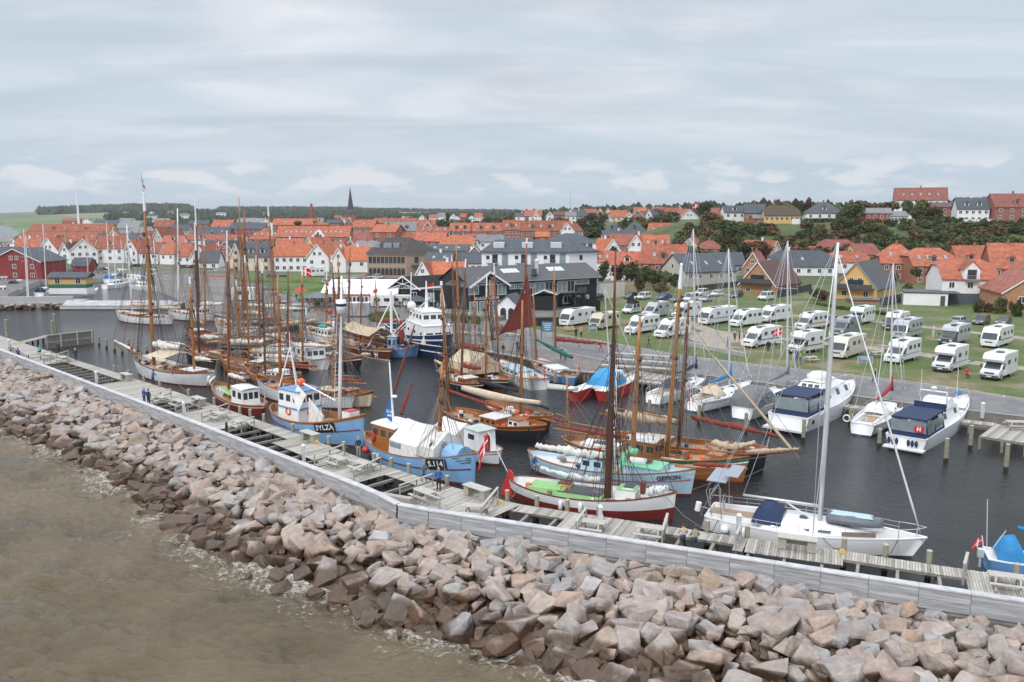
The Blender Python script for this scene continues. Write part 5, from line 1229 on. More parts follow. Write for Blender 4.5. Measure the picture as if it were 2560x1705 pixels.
def wood(px0,px1,y0,y1,n_,r_,h):
 for i in range(n_):
  px=rr.uniform(px0,px1); y=rr.uniform(y0,y1); x=(px-1280)/F*y; blob(x,y,tz(x/y,y)-1,r_,h*rr.uniform(.7,1.15))
wood(120,480,2700,3000,1500,16,16); wood(290,560,1500,2200,700,11,10); wood(560,900,3150,3300,700,14,9); wood(880,1300,3000,3300,500,12,7)
wood(1290,1760,700,1300,300,8,9); wood(560,1300,1100,1400,500,8,6); wood(1740,2640,520,900,240,7,8); wood(250,900,900,1300,360,7,7)
for a,b,y0,y1 in ((440,960,1700,1900),(560,1000,2150,2300),(440,1000,2600,2700),(960,1280,1900,2000)):
 for i in range(260):
  t=rr.random(); px=lerp(a,b,t); y=lerp(y0,y1,t)+rr.uniform(-12,12); x=(px-1280)/F*y; blob(x,y,tz(x/y,y)-1,7,9)
tag(m.build('distant_woods',leafmat('distant_foliage',(.045,.062,.035),(.085,.105,.055))),'dark woods, hedgerows and garden trees spread over the distant hills','woods',kind='stuff')
GM=ramp_mat('grass_mound',[(0.3,(0.05,0.10,0.02)),(0.6,(0.10,0.16,0.035)),(0.8,(0.13,0.14,0.05))],0.2,bump=0.4)
m=MB(); P=[(590,700),(650,672),(830,690),(900,712),(800,750),(740,742),(690,728),(655,708)]
P=[G(a,b,1.6) for a,b in P]; m.poly(P); tag(m.build('lawn_by_the_quay',GM),kind='structure')
m=MB();
for c,rr_ in (((745,702),9),((845,705),8),((760,722),7)):
 p=G(c[0],c[1],1.6); m.ball(p,rr_,0,16,6,(1.6,.7,.12))
tag(m.build('grass_mounds',GM,smooth=True),kind='structure')
for pts,lab in (([(915,790),(985,782),(1000,795),(930,806)],'strip of yellow green shrubs on the quay behind the blue trawler'),([(1130,792),(1200,800),(1200,812),(1130,805)],'strip of green shrubs below the restaurant terrace'),([(775,744),(805,742),(815,762),(785,765)],'small tangled shrub bed beside the grey container'),([(2020,758),(2240,792),(2300,800),(2100,775)],'dry grass tufts along the chalet garden edge')):
 P=[G(a,b,1.5) for a,b in pts]; m=MB()
 for k in range(1400):
  a,b=rr.random(),rr.random(); p=P[0].lerp(P[1],a).lerp(P[3].lerp(P[2],a),b); h=rr.uniform(.2,.8); s_=rr.uniform(.04,.09); d=Vector((rr.uniform(-.3,.3),rr.uniform(-.3,.3),1))*h; t1=Vector((rr.uniform(-1,1),rr.uniform(-1,1),0)).normalized()*s_*1.6
  m.poly([p-t1,p+t1,p+d+t1*.3,p+d-t1*.3])
 tag(m.build('shrub_bed',LF['fresh'] if 'dry' not in lab else LF['olive']),lab,'shrubs')
# ------------------------------------------------------------------timber jetty inside the sea wall
DZ=1.3
OE=[G(a,b,DZ) for a,b in ((-40,826),(60,858),(196,902),(286,930),(439,979),(732,1080),(897,1143),(1118,1214),(1300,1261),(1342,1267),(1497,1290),(1768,1330),(1868,1345),(2110,1377),(2322,1410),(2700,1465),(3300,1560))]
OEs=arc(OE)
def oe_at(px):
 lo,hi=0.0,OEs[-1]
 for _ in range(40):
  m_=(lo+hi)/2
  if proj(along(OE,OEs,m_)[0])[0]<px: lo=m_
  else: hi=m_
 return lo
jt=thing('timber_jetty','weathered timber jetty with planked walkway, side platforms and open beams along the sea wall','jetty',(0,0,0))
PM=[oldwood,oldwood2,oldwood3]
def inward(p,t_): return Vector((t_.y,-t_.x,0))
def planks(d0,d1,width,name,z=DZ,off=0.0,step=0.155):
 m=MB(); d=d0; rr=random.Random(int(d0*10))
 while d<d1:
  p,t_=along(OE,OEs,d); nr=inward(p,t_); wv=width(p,nr) if callable(width) else width
  j=rr.uniform(-.02,.02); c=p+nr*(off+wv/2+j); c.z=z-.02+rr.uniform(-.004,.004)
  m.box(c,(step-.018,wv,.045),rr.choice([0,0,1,2,2]),rz=atan2(t_.y,t_.x)); d+=step
 return m.build(name,PM,jt)
def wallw(p,nr):       # width to the sea wall
 best=5.0
 for j in range(len(WA)-1):
  a,b=WA[j],WA[j+1]; r_=b-a; den_=nr.x*r_.y-nr.y*r_.x
  if abs(den_)<1e-9: continue
  w_=a-p; s1=(w_.x*r_.y-w_.y*r_.x)/den_; s2=(w_.x*nr.y-w_.y*nr.x)/den_
  if s1>0 and 0<=s2<=1: best=min(best,s1)
 return best-0.1
segs=[(-20,195,1.6),(195,345,1.6),(345,485,'w'),(485,548,1.6),(548,655,'w'),(655,760,1.6),(760,885,3.2),(885,1000,'w'),(1000,1120,1.5),(1125,1300,'w'),(1300,1432,1.4),(1432,1668,'w'),(1668,1848,1.35),(1848,2108,2.3),(2108,2412,1.35),(2412,2690,'w'),(2690,3290,1.35)]
segs=[(a,b,w_) for a,b,w_ in segs]
segs[0]=(-20,195,'w')
for a,b,w_ in segs:
 planks(oe_at(a),oe_at(b),wallw if w_=='w' else w_,'deck_planks')
mb_,mp,mw_=MB(),MB(),MB(); PLS=[]
d=oe_at(-20)
while d<oe_at(3290):
 p,t_=along(OE,OEs,d); nr=inward(p,t_); w_=wallw(p,nr)
 a=p+nr*.1; b=p+nr*w_; a.z=b.z=DZ-.22; mb_.bar(a,b,.18,.2)
 for f_ in (0.35,0.62,w_-.5):
  q=p+nr*f_ if f_>.5 else p+nr*.2; PLS.append((q.x,q.y))
  mw_.cyl((q.x,q.y,-1.2),.135,1.55,8)
 d+=2.1
for o_,zz in ((.12,-.1),(1.25,-.1)):
 q=None; d=oe_at(-20)
 while d<oe_at(2690):
  p,t_=along(OE,OEs,d); c=p+inward(p,t_)*o_; c.z=DZ+zz
  if q is not None: mb_.bar(q,c,.14,.16)
  q=c; d+=3.0
mb_.build('beam',oldwood2,jt);
PM_=MB().cyl((0,0,-1.2),.13,2.3,8).mesh('pile',pilem)
for k,(x,y) in enumerate(PLS[::-1]):
 if k<100: c=bpy.data.objects.new('pile',PM_); COL.objects.link(c); c.parent=jt; c.location=(x,y,0)
 else: mp.cyl((x,y,-1.2),.13,2.3,8)
tag(mp.build('far_piles',pilem,jt),kind='stuff')
mw_.build('wet_pile_foot',pilewet,jt)
def post(px,py,z0,h,r_,lab,grp,m_=None,name='mooring_pile',cat='mooring pile',deep=True):
 p=G(px,py,z0); a=thing(name,lab,cat,(p.x,p.y,0),0,grp)
 m=MB(); m.cyl((0,0,.45),r_,z0+h-.45,9,0,r_*.93); m.build('shaft',m_ or pilem,a); m=MB(); m.cyl((0,0,-1.3),r_*1.04,1.77,9); m.build('wet_foot',pilewet,a); m=MB(); m.cyl((0,0,z0+h-.01),r_*.95,.05,9); m.build('top',oldwood3,a)
 return a
for px,py in [(286,928),(322,940),(360,954),(400,968),(472,990),(536,1012),(600,1034),(626,1042),(660,1054),(732,1080),(822,1112),(860,1126),(935,1156),(978,1168),(1022,1183),(1118,1214),(1268,1252),(1342,1266),(1418,1276),(1497,1290),(1768,1330),(1868,1344),(2110,1376),(2213,1392),(2322,1408),(2540,1442)]:
 post(px,py,DZ,.75,.17,'short weathered mooring post rising from the edge of the timber jetty','mooring posts along the jetty edge')
WP='greenish timber mooring pile standing in the harbour water'
for px,py,h in [(248,865,1.6),(267,872,1.6),(287,880,1.5),(306,886,1.5),(322,868,1.4),(345,884,1.4),(368,885,1.3),(1388,965,2.0),(1512,990,1.9),(1623,1048,2.1),(1747,1060,2.0),(1864,1082,2.0),(2008,1105,2.2),(2066,1100,2.0),(2125,1062,1.8),(2197,1120,1.8),(2258,1070,1.6),(2364,1158,2.2),(2425,1125,2.3),(2514,1180,2.4)]:
 post(px,py,0,h,.19,WP,'free standing piles in the harbour')
for px,py,h,lab in ((20,862,4.2,'tall pile with a lifebuoy at the far left end of the jetty'),(134,855,3.6,'pair of tall piles behind the jetty screen, left one'),(140,848,4.4,'taller of the two piles behind the slatted jetty screen')):
 post(px,py,0,h,.26,lab,None)
r0=thing('jetty_screen','dark slatted timber wave screen reaching out into the harbour at the jetty end','screen',G(120,872,0)); a=Vector((0,0,0)); b=G(234,858,0)-G(120,872,0); m=MB(); m2=MB()
n_=46
for i in range(n_+1): q=a.lerp(b,i/n_); m.box((q.x,q.y,.9),(.16,.16,2.4))
m2.bar((a.x,a.y,2.15),(b.x,b.y,2.15),.35,.16); m2.bar((a.x,a.y-.15,1.0),(b.x,b.y-.15,1.0),.12,.2)
m.build('slat',oldwood2,r0); m2.build('beam',oldwood,r0)
m3=MB(); c=a.lerp(b,.97)
for f_ in (.3,.66,.99): q=a.lerp(b,f_); m3.box((q.x,q.y-.2,1.2),(.2,.2,2.2))
m3.build('pale_post',oldwood3,r0)
r0=thing('side_jetty','planked jetty arm leading from the walkway to the slatted screen','jetty arm',G(30,862,DZ)); m=MB(); b=G(125,838,DZ)-G(30,862,DZ)
for i in range(70): q=Vector((0,0,0)).lerp(b,i/70); m.box((q.x,q.y,0),(.18,1.6,.05),i % 3,rz=atan2(b.y,b.x))
m.build('deck_planks',PM,r0); m=MB()
for i in range(8):
 q=Vector((0,0,0)).lerp(b,i/7); m.cyl((q.x,q.y-.6,-2.3),.14,2.2,7)
m.build('pile',pilewet,r0)
def picnic(px,py,rz,lab,z=DZ,m_=oldwood3,L=1.8):
 p=G(px,py,z); r0=thing('picnic_table',lab,'picnic table',p,rz); m=MB()
 for i in range(5): m.box((0,-.3+.15*i,.74),(L,.135,.045))
 m.build('table_top',m_,r0)
 for s in (-1,1):
  m=MB(); m.box((0,s*.72,.44),(L,.26,.045)); m.build('seat',m_,r0)
  m=MB(); x=s*L*.33
  m.bar((x,-.38,.72),(x,-.72,.02),.09,.05); m.bar((x,.38,.72),(x,.72,.02),.09,.05); m.bar((x,-.8,.4),(x,.8,.4),.05,.1); m.bar((x,-.36,.7),(x,.36,.7),.05,.08); m.build('leg',m_,r0)
 return r0
AD=atan2((OE[7]-OE[5]).y,(OE[7]-OE[5]).x); BD=atan2((OE[13]-OE[11]).y,(OE[13]-OE[11]).x)
for px,py,rz,lab in [(402,1008,AD,'grey picnic table behind the couple at the sea wall'),(448,1018,AD,'picnic table by the white post near the white ketch stern'),(548,1050,AD,'picnic table next to the slanting rail behind the dark red boat'),(600,1072,AD,'picnic table just above the man in black at the wall'),
      (845,1165,AD,'picnic table beside the rail left of the bow of the blue boat'),(905,1178,AD,'picnic table on the platform in front of the blue tented boat'),(1062,1250,AD,'picnic table in front of the man in the blue jacket'),(1188,1290,AD*.3,'picnic table at the kink of the sea wall'),
      (1478,1330,BD,'picnic table left of the white post below the green decked smack'),(1625,1345,BD,'picnic table by the rail above the two seated people'),(2515,1470,BD,'picnic table at the far right end of the jetty'),(160,905,AD,'picnic table on the far left platform by the walking man'),(120,898,AD,'picnic table at the jetty end beside the person in turquoise')]:
 picnic(px,py,rz,lab)
def rail(px0,py0,px1,py1,lab,h=.95,z=DZ):
 a=G(px0,py0,z); b=G(px1,py1,z)-a; r0=thing('jetty_rail',lab,'railing',a); m=MB(); n_=max(2,int(b.length/1.4)); t=MB()
 for i in range(n_+1): q=Vector((0,0,0)).lerp(b,i/n_); MB().box((q.x,q.y,h/2-.15),(.1,.1,h+.3)).build('post',oldwood,r0)
 t.bar((0,0,h),(b.x,b.y,h),.16,.06); t.build('handrail',oldwood3,r0); t=MB(); t.bar((0,0,h*.45),(b.x,b.y,h*.45),.04,.14); t.build('lower_board',oldwood,r0)
RL=[(505,1055,573,1030),(570,1092,636,1065),(440,1040,500,1018),(375,1012,428,992),(787,1165,862,1138),(885,1205,952,1172),(1000,1245,1082,1215),(1036,1255,1100,1280),(1203,1302,1245,1250),(1440,1340,1465,1303),(1655,1362,1668,1318),(1840,1372,1852,1345),(2408,1450,2416,1420),(30,880,72,905),(72,905,130,893),(110,912,172,893)]
for k,q in enumerate(RL): rail(*q,f'timber railing across the jetty platform, {ORD[k]} along the jetty')
def bench_box(px,py,rz,lab):
 p=G(px,py,DZ); r0=thing('wooden_bench_box',lab,'bench',p,rz); m=MB(); m.box((0,0,.78),(2.3,.85,.07)); m.build('top',oldwood3,r0); m=MB()
 for s in (-1,1): m.box((s*.85,0,.4),(.5,.6,.72));
 m.box((0,.2,.45),(1.3,.08,.4)); m.build('cupboard',oldwood,r0)
for q in [(497,1012,AD,'box shaped service bench beside the white ketch stern'),(775,1102,AD,'box shaped wooden bench below the lettering of the light blue fishing boat'),(1192,1243,AD,'box shaped bench at the bow of the blue tented boat'),(1992,1374,BD,'box shaped bench beside the big white yacht'),(316,950,AD,'low wooden bench box on the narrow walkway near the person on deck')]: bench_box(*q)
def service(px,py,lab,h=1.55,z=DZ):
 p=G(px,py,z); r0=thing('service_post',lab,'power post',p); m=MB(); m.box((0,0,h/2),(.26,.26,h),tx=.9,ty=.9); m.build('column',alu,r0); m=MB(); m.box((0,0,h+.06),(.3,.3,.12),tx=.6,ty=.6); m.build('cap',white,r0); m=MB(); m.box((.14,-.02,h*.5),(.08,.12,.5)); m.build('socket_panel',white,r0)
for q in [(242,962,'white service post halfway along the left jetty beams'),(461,1045,'white service post at the wall beside two picnic tables'),(760,1160,'white service post by the dark gap left of the blue tented boat'),(1500,1325,'white service post below the green decked smack'),(1846,1348,'white slanted information post beside the big white yacht'),(24,875,'white service post at the far left jetty end')]: service(*q)
m=MB()
def hose(px,py,lab,z=DZ):
 p=G(px,py,z); m=MB()
 for k in range(3): m.tube([p+Vector((cos(t)*(.22+.03*k),-.12+.02*k,-.15+sin(t)*(.5+.04*k))) for t in [2*pi*i/14 for i in range(15)]],.03,5)
 tag(m.build('hose_coil',yellowm),lab,'hose')
hose(793,1112,'yellow hose coil hanging off the platform under the light blue fishing boat'); hose(1250,1262,'yellow hose coil at the rail by the red rudder'); hose(2104,1388,'yellow cover hanging on the jetty edge by the big white yacht'); hose(172,900,'yellow hose coil beside the walking man at left')
# ------------------------------------------------------------------visitors' quay jetties at the right shore
def deckpath(name,lab,pts,w_,z=1.05,face=False,pile=1.8):
 P=[G(a,b,z) for a,b in pts]; r0=thing(name,lab,'jetty',P[0]); m=MB(); pm=MB(); bm_=MB()
 for a,b in zip(P[:-1],P[1:]):
  a=a-P[0]; b=b-P[0]; d_=(b-a); L=d_.length; an=atan2(d_.y,d_.x); n_=int(L/.2)
  for i in range(n_): q=a.lerp(b,(i+.5)/n_); m.box((q.x,q.y,0),(.185,w_,.05),(i*7 % 5) % 3,rz=an)
  k=max(1,int(L/pile))
  nr=Vector((-d_.y,d_.x,0)).normalized()
  for i in range(k+1):
   q=a.lerp(b,i/k)
   for s in (-1,1): e=q+nr*s*(w_/2-.15); pm.cyl((e.x,e.y,-z-1),.13,z+.95,7)
  for s in (-1,1): o_=nr*s*(w_/2-.1); bm_.bar(a+o_+Vector((0,0,-.12)),b+o_+Vector((0,0,-.12)),.12,.18)
 m.build('deck_planks',PM,r0); pm.build('pile',pilem,r0); bm_.build('beam',oldwood2,r0)
deckpath('shore_jetty','long narrow plank jetty at the foot of the dark bank behind the white yachts',[(1560,948),(1700,962),(1880,985),(2040,1005),(2160,1020),(2300,1040),(2490,1062)],1.5)
deckpath('shore_platform','wide plank platform with stepped seats left of the white yachts',[(1480,925),(1700,945)],5.5)
deckpath('timber_platform','broad pale timber platform on rows of piles at the right edge of the harbour',[(2470,1075),(2700,1110)],6.0,1.25)
for k,(a,b) in enumerate([((1500,918),(1690,930)),((1515,905),(1690,918)),((1530,895),(1685,906))]):
 p=G(*a,1.5); q=G(*b,1.5); m=MB(); r0=thing('long_bench_step',f'long pale timber bench step of the stepped platform, {ORD[k]} counting from the water'.replace(' from left','').replace('leftmost','first'),'bench step',p); m.bar((0,0,.35+.2*k),(q.x-p.x,q.y-p.y,.35+.2*k),.7,.1); m.build('seat',oldwood3,r0); m=MB()
 for i in range(7): e=Vector((0,0,0)).lerp(q-p,i/6); m.box((e.x,e.y,.1+.1*k),(.15,.5,.4+.2*k))
 m.build('leg',oldwood2,r0)
picnic(2540,1072,-.15,'pale picnic table on the broad timber platform at right',1.27)
r0=thing('mole_wall','pale concrete wall and timber ramp of the left mole in front of the yellow hut','mole',G(-60,790,0))
o0=G(-60,790,0); m=MB()
def LP(px,py,z): return G(px,py,z)-o0
A_=LP(-60,778,0); B_=LP(150,775,0); C_=LP(430,775,0)
m.bar(A_+Vector((0,6,1.3)),B_+Vector((0,6,1.3)),1.0,2.6); m.build('wall',mat('pale_concrete',(.40,.40,.41),.8,.1,.6),r0)
m=MB(); m.prism([(B_.x,B_.y),(C_.x,C_.y),(C_.x,C_.y+9),(B_.x,B_.y+9)],-1,1.0); m.build('quay_block',concrete,r0)
m=MB(); b0=B_; c0=C_
m.add([(b0.x,b0.y-.3,.35),(b0.x+17,b0.y-.3,.35),(b0.x+17,b0.y+3.0,1.9),(b0.x,b0.y+3,1.9),(b0.x+17,b0.y+3,1.0),(b0.x,b0.y+3,1.0)],[(0,1,2,3),(1,4,2),(3,2,4,5)])
m.add([(b0.x+17,b0.y-.3,.35),(c0.x-1,b0.y-.3,.35),(c0.x-1,b0.y+3.0,1.9),(b0.x+17,b0.y+3,1.9)],[(0,1,2,3)]); m.build('timber_ramp',wallm,r0)
m=MB(); m.prism([(A_.x,A_.y+5),(B_.x,B_.y+5),(B_.x,B_.y+14),(A_.x,A_.y+14)],-1,1.2); m.build('mole_fill',concrete,r0)
for k in range(60):
 me=R.choice(ROCKS); q=A_.lerp(B_,R.random())+o0; o=bpy.data.objects.new('boulder',me); COL.objects.link(o); o.matrix_world=rockM(q.x,q.y+R.uniform(2,4.8),R.uniform(.1,1.1),R.uniform(.5,.95)); tag(o,'brown boulder in the sloping stone face of the left mole','boulder','boulders of the left mole')
p=G(118,733,1.3); hu=thing('harbour_office_hut','yellow and green harbour hut with white framed windows and dark roof on the left mole','hut',(p.x,p.y+1,1.0),radians(2))
m=MB(); W_=9.6; m.prism([(0,0),(W_,0),(W_,4),(0,4)],0,1.5,0); m.build('white_base',WM['W'],hu); m=MB(); m.prism([(0,-.01),(W_,-.01),(W_,4),(0,4)],1.5,2.5); m.build('green_band',mat('hut_green',(.03,.16,.08),.6,.05),hu); m=MB(); m.prism([(0,0),(W_,0),(W_,4),(0,4)],2.5,4.5); m.build('yellow_wall',mat('hut_yellow',(.60,.40,.17),.7,.05),hu)
m=MB(); m.add([(-.5,-.6,4.3),(W_+.5,-.6,4.3),(W_+.9,2,5.6),(-.1,2,5.6),(W_+.5,4.6,4.3),(-.5,4.6,4.3)],[(0,1,2,3),(3,2,4,5),(1,4,2),(0,3,5)]); m.build('roof',RM['S'],hu)
for x in (2.3,7.6): pane(hu,x,3.4,1.3,1.5,-.04)
text('HAVNEKONTOR',.36,white,hu,(4.9,-.06,3.9),(pi/2,0,0),'lettering',.01) if False else None
H2=lambda*a,**k: house('x',*a,**k)
b_=H2(-34,104,655,623,262,'g','M','S',14,-4,wins=3,chim=0,lab='big dark red boathouse with white trimmed gable at the left edge');
b2=H2(176,222,664,645,292,'e','M','S',5,-8,wins=0,chim=0,lab='small windowless dark red shed on the green left of the town')
b3=H2(508,565,704,690,268,'e','W','O',5,0,wins=2,chim=0,lab='low white quay building with orange roof and blue sign');
for b in (b_,b2,b3):
 for k in ('row','px','desc'): del b[k]
# ------------------------------------------------------------------boats
class Boat: pass
def half_fn(kind):
 def f(s):
  if kind=='double':
   return (1-((.45-s)/.45)**2.3)**.62 if s<.45 else max(0,1-((s-.45)/.55)**2.5)**.7
  if kind=='round':
   return (1-((.4-s)/.4)**3.2)**.5 if s<.4 else max(0,1-((s-.4)/.6)**2.6)**.72
  if kind=='motor': return .9+.1*s/.4 if s<.4 else max(0,1-((s-.4)/.6)**2.6)**.85
  return .66+.34*sin(pi/2*s/.42) if s<.42 else max(0,1-((s-.42)/.58)**2.0)**.85   # yacht,transom
 return f
def make_boat(name,label,cat,st,bw,B,fb,kind,cols,bul=.35,rake=(.6,.3),n=24,group=None,zst=0,railm=None,trim=True):
 """st, bw: stern and bow at the water line; cols = hull, top band, stripe, bottom, deck, inner"""
 s0=G(*st,0) if len(st)==2 else Vector(st); b0=G(*bw,0) if len(bw)==2 else Vector(bw)
 d=b0-s0; L=d.length; b=Boat(); b.L=L; b.B=B; b.rz=atan2(d.y,d.x); b.s0=s0
 b.root=thing(name,label,cat,(s0.x,s0.y,zst),b.rz,group); b.M=Matrix.Translation((s0.x,s0.y,zst)) @ Matrix.Rotation(b.rz,4,'Z'); b.zst=zst
 hf=half_fn(kind); fs,fm,fbw=fb; b.kind=kind
 def sheer(s): return fm+(fs-fm)*((.4-s)/.4)**2 if s<.4 else fm+(fbw-fm)*((s-.4)/.6)**1.8
 rb,rs=rake
 def X(s,z): return s*L+rb*(z/fbw)*s**4-rs*(z/fs)*(1-s)**4
 def width(s,z):
  sh=sheer(s); t=max(-.4,min(1,z/sh)); e=abs(2*s-1)**2
  tuck=.10+(.42*e if s>.5 else (.30*e if kind in ('double','round') else .12*e))
  return B/2*hf(s)*(1-tuck*(1-t)**1.5)
 b.sheer,b.X,b.width,b.hf=sheer,X,width,hf; b.bul=bul
 lev=[(1.0,0),(.9,0),(.82,1),(.76,1),(.62,2),(.45,2),(.28,2),(.1,3),(-.08,3),(-.4,3)]
 rowm=[1,1,2,0,0,0,0,3,3]
 ss=[i/n for i in range(n+1)]; m=MB(); V=[]
 for s in ss:
  sh=sheer(s); ring=[]
  for k,(t,_) in enumerate(lev):
   z=t*sh if t>.12 else (.14 if t==.1 else t)
   ring.append((X(s,z),max(.03,width(s,z)) if not (s==0 and kind in ('double','round')) else .03,z))
  V.append(ring)
 K=len(lev)
 vs=[]
 for sd in (1,-1):
  for ring in V:
   for (x,y,z) in ring: vs.append((x,y*sd,z))
 off=(n+1)*K; fs_=[]; ms=[]
 for sd in (0,1):
  for i in range(n):
   for k in range(K-1):
    a=sd*off+i*K+k; q=(a,a+K,a+K+1,a+1)
    fs_.append(q if sd else q[::-1]); ms.append(rowm[k])
 if kind not in ('double','round'):
  for k in range(K-1): fs_.append((k,k+1,off+k+1,off+k)); ms.append(rowm[k] if rowm[k]==3 else (0 if cols[1] is cols[0] else rowm[k]))
 for k in range(K-1): a=n*K+k; fs_.append((a,off+a,off+a+1,a+1)); ms.append(rowm[k])
 m.v=vs; m.f=fs_; m.m=ms
 b.hull=m.build('hull',[cols[0],cols[1],cols[2],cols[3]],b.root,True)
 m=MB(); t_=.07; dk=[]
 for s in ss:
  zd=sheer(s)-bul; w1=max(.02,width(s,sheer(s))-t_); w2=max(.02,width(s,max(.1,zd))-t_); x1=min(max(X(s,sheer(s)),t_*2-.2),X(1,sheer(1))-.1) ; dk.append((X(s,sheer(s)),w1,sheer(s),X(s,zd),w2,zd))
 b.zd=lambda s: sheer(s)-bul
 for i in range(n):
  a,c=dk[i],dk[i+1]
  m.poly([(a[3],-a[4],a[5]),(c[3],-c[4],c[5]),(c[3],c[4],c[5]),(a[3],a[4],a[5])],0)
  for sd in (1,-1): m.poly([(a[0],sd*a[1],a[2]),(c[0],sd*c[1],c[2]),(c[3],sd*c[4],c[5]),(a[3],sd*a[4],a[5])],1)
 if kind not in ('double','round'): a=dk[0]; m.poly([(a[0]+.05,a[1],a[2]),(a[0]+.05,-a[1],a[2]),(a[3]+.05,-a[4],a[5]),(a[3]+.05,a[4],a[5])],1)
 m.build('deck',[cols[4],cols[5]],b.root)
 if trim:
  m=MB()
  for sd in (1,-1):
   P=[Vector((X(s,sheer(s)),sd*max(.02,width(s,sheer(s))-.03),sheer(s)+.02)) for s in ss]
   for i in range(n): m.bar(P[i],P[i+1],.13,.07)
  P=[Vector((X(0,fs),sd*max(.02,width(0,fs)),fs+.02)) for sd in (1,-1)]
  if kind not in ('double','round'): m.bar(P[0],P[1],.1,.07)
  m.build('rail_cap',railm or varnish,b.root)
 b.rig=MB(); b.masts=[]
 return b
def bx(b,s): return b.X(s,b.sheer(s))
def wpt(b,s,y=0,z=0): return b.M @ Vector((s*b.L,y,z))
def s_for(b,px,z):
 lo,hi=-.05,1.1
 plo,phi=proj(wpt(b,lo,0,z))[0],proj(wpt(b,hi,0,z))[0]
 if abs(phi-plo)<1: return .5
 return max(0.02,min(.98,lo+(hi-lo)*(px-plo)/(phi-plo)))
def mast(b,pxb,top,r=.16,m=mastwood,white_top=0,s=None,stays=True,name='mast',ratl=True,gaff=False,thick=None):
 s=s if s is not None else s_for(b,pxb,1.2); z0=b.zd(s)-.02; base=Vector((s*b.L,0,z0)); W0=b.M @ base
 tp=HZ(top[0],top[1],W0.y); t=b.M.inverted() @ tp
 lean=Vector((t.x-base.x,t.y-base.y)); mx=.045*(t.z-z0)
 if lean.length>mx: lean=lean.normalized()*mx
 t=Vector((base.x+lean.x,base.y+lean.y,t.z)); mb=MB(); mid=base.lerp(t,.55)
 mb.tube([base,base.lerp(t,.3),mid,base.lerp(t,.8),t],[r,r*1.02,r*.92,r*.72,r*.5],9); o=mb.build(name,m,b.root,True)
 if white_top:
  q=base.lerp(t,1-white_top); w_=MB(); w_.tube([q,t],[r*.8,r*.56],9); w_.ball(t,r*.75); w_.build('white_masthead',white,o)
 hb=.75 if stays else .6
 if stays:
  for k,f_ in enumerate((.72,.72,.76,.8)):
   ds=(-.045,0,.03,.06)[k]
   for sd in (1,-1):
    ss_=min(.97,max(.03,s+ds)); e=Vector((bx(b,ss_),sd*b.width(ss_,b.sheer(ss_)),b.sheer(ss_))); b.rig.tube([e,base.lerp(t,f_)],.024,3,0,False)
  if ratl:
   for sd in (1,-1):
    p1=Vector((bx(b,s-.04),sd*b.width(s,b.sheer(s)),b.sheer(s))); p2=Vector((bx(b,s+.04),sd*b.width(s,b.sheer(s)),b.sheer(s))); q=base.lerp(t,.72)
    for i in range(1,13): f_=i/18; b.rig.tube([p1.lerp(q,f_),p2.lerp(q,f_)],.014,3,0,False)
 b.masts.append((s,base,t,r))
 if stays:
  rr=random.Random(int(pxb))
  for k in range(9):
   e=Vector((b.L*min(.96,max(.04,s+rr.uniform(-.3,.3))),rr.uniform(-.5,.5)*b.width(s,b.sheer(s))*1.6,b.sheer(s)+rr.uniform(-.2,1.2))); b.rig.tube([e,base.lerp(t,rr.uniform(.45,.95))],rr.choice([.014,.02,.028]),3,0,False)
  bl=MB()
  for k in range(5): f_=rr.uniform(.25,.85); bl.ball(base.lerp(t,f_)+Vector((rr.uniform(-.2,.2),rr.uniform(-.2,.2),0)),r*rr.uniform(.8,1.3),0,6,4)
  bl.build('blocks_and_fittings',mastdark,o)
 return o
def stripe(b,tt,m,h=.09,s0=.02,s1=.985):
 for sd in (1,-1):
  o=MB(); P=[]
  for i in range(25): s=lerp(s0,s1,i/24); z=b.sheer(s)*tt; P.append(Vector((b.X(s,z),sd*(b.width(s,z)+.012),z)))
  for i in range(24): o.bar(P[i],P[i+1],.05,h)
  o.build('stripe',m,b.root)
def stay(b,p,q,r=.024): b.rig.tube([p,q],r,3,0,False)
def sailroll(b,a,c,r,m,name='furled_sail',sag=.0,lumps=True,seed=0):
 """sail lashed along a spar: swelling and pinched roll"""
 rr=random.Random(seed); pts=[]; rs=[]; n=16; a=Vector(a); c=Vector(c)
 n=26 if lumps else 12; r*=.86
 for i in range(n+1):
  t=i/n; p=a.lerp(c,t); p.z-=sag*sin(pi*t); k_=r*.22 if lumps else .01; p+=Vector((0,rr.uniform(-k_,k_),rr.uniform(-k_,k_))); pts.append(p); rs.append(r*(.5+.4*sin(pi*min(1,t*1.15+.1)))*(rr.uniform(.62,1.2) if lumps else 1))
 m_=MB(); m_.tube(pts,rs,8,0,True,1.25); return m_.build(name,m,b.root,True)
def boom(b,mi,ln,h=1.6,sail=canvas_w,r=.26,gaffm=mastwood,rise=.25,gaff=True,name='furled_sail',seed=1,side=0):
 s,base,t,rm=b.masts[mi]; a=base+Vector((0,0,h)); c=a+Vector((-ln,side,rise*ln*.3)); m=MB(); m.tube([a,c+(c-a).normalized()*.6],[.09,.06],7); m.build('boom',gaffm,b.root,True)
 if sail: sailroll(b,a+Vector((-.3,0,.28)),c+Vector((0,0,.28)),r,sail,name,.05,True,seed)
 if gaff:
  m=MB(); m.tube([a+Vector((-.2,0,.62)),c+Vector((.8,0,.72))],[.07,.05],6); m.build('gaff',gaffm,b.root,True)
 stay(b,c,base.lerp(t,.93)); return a,c
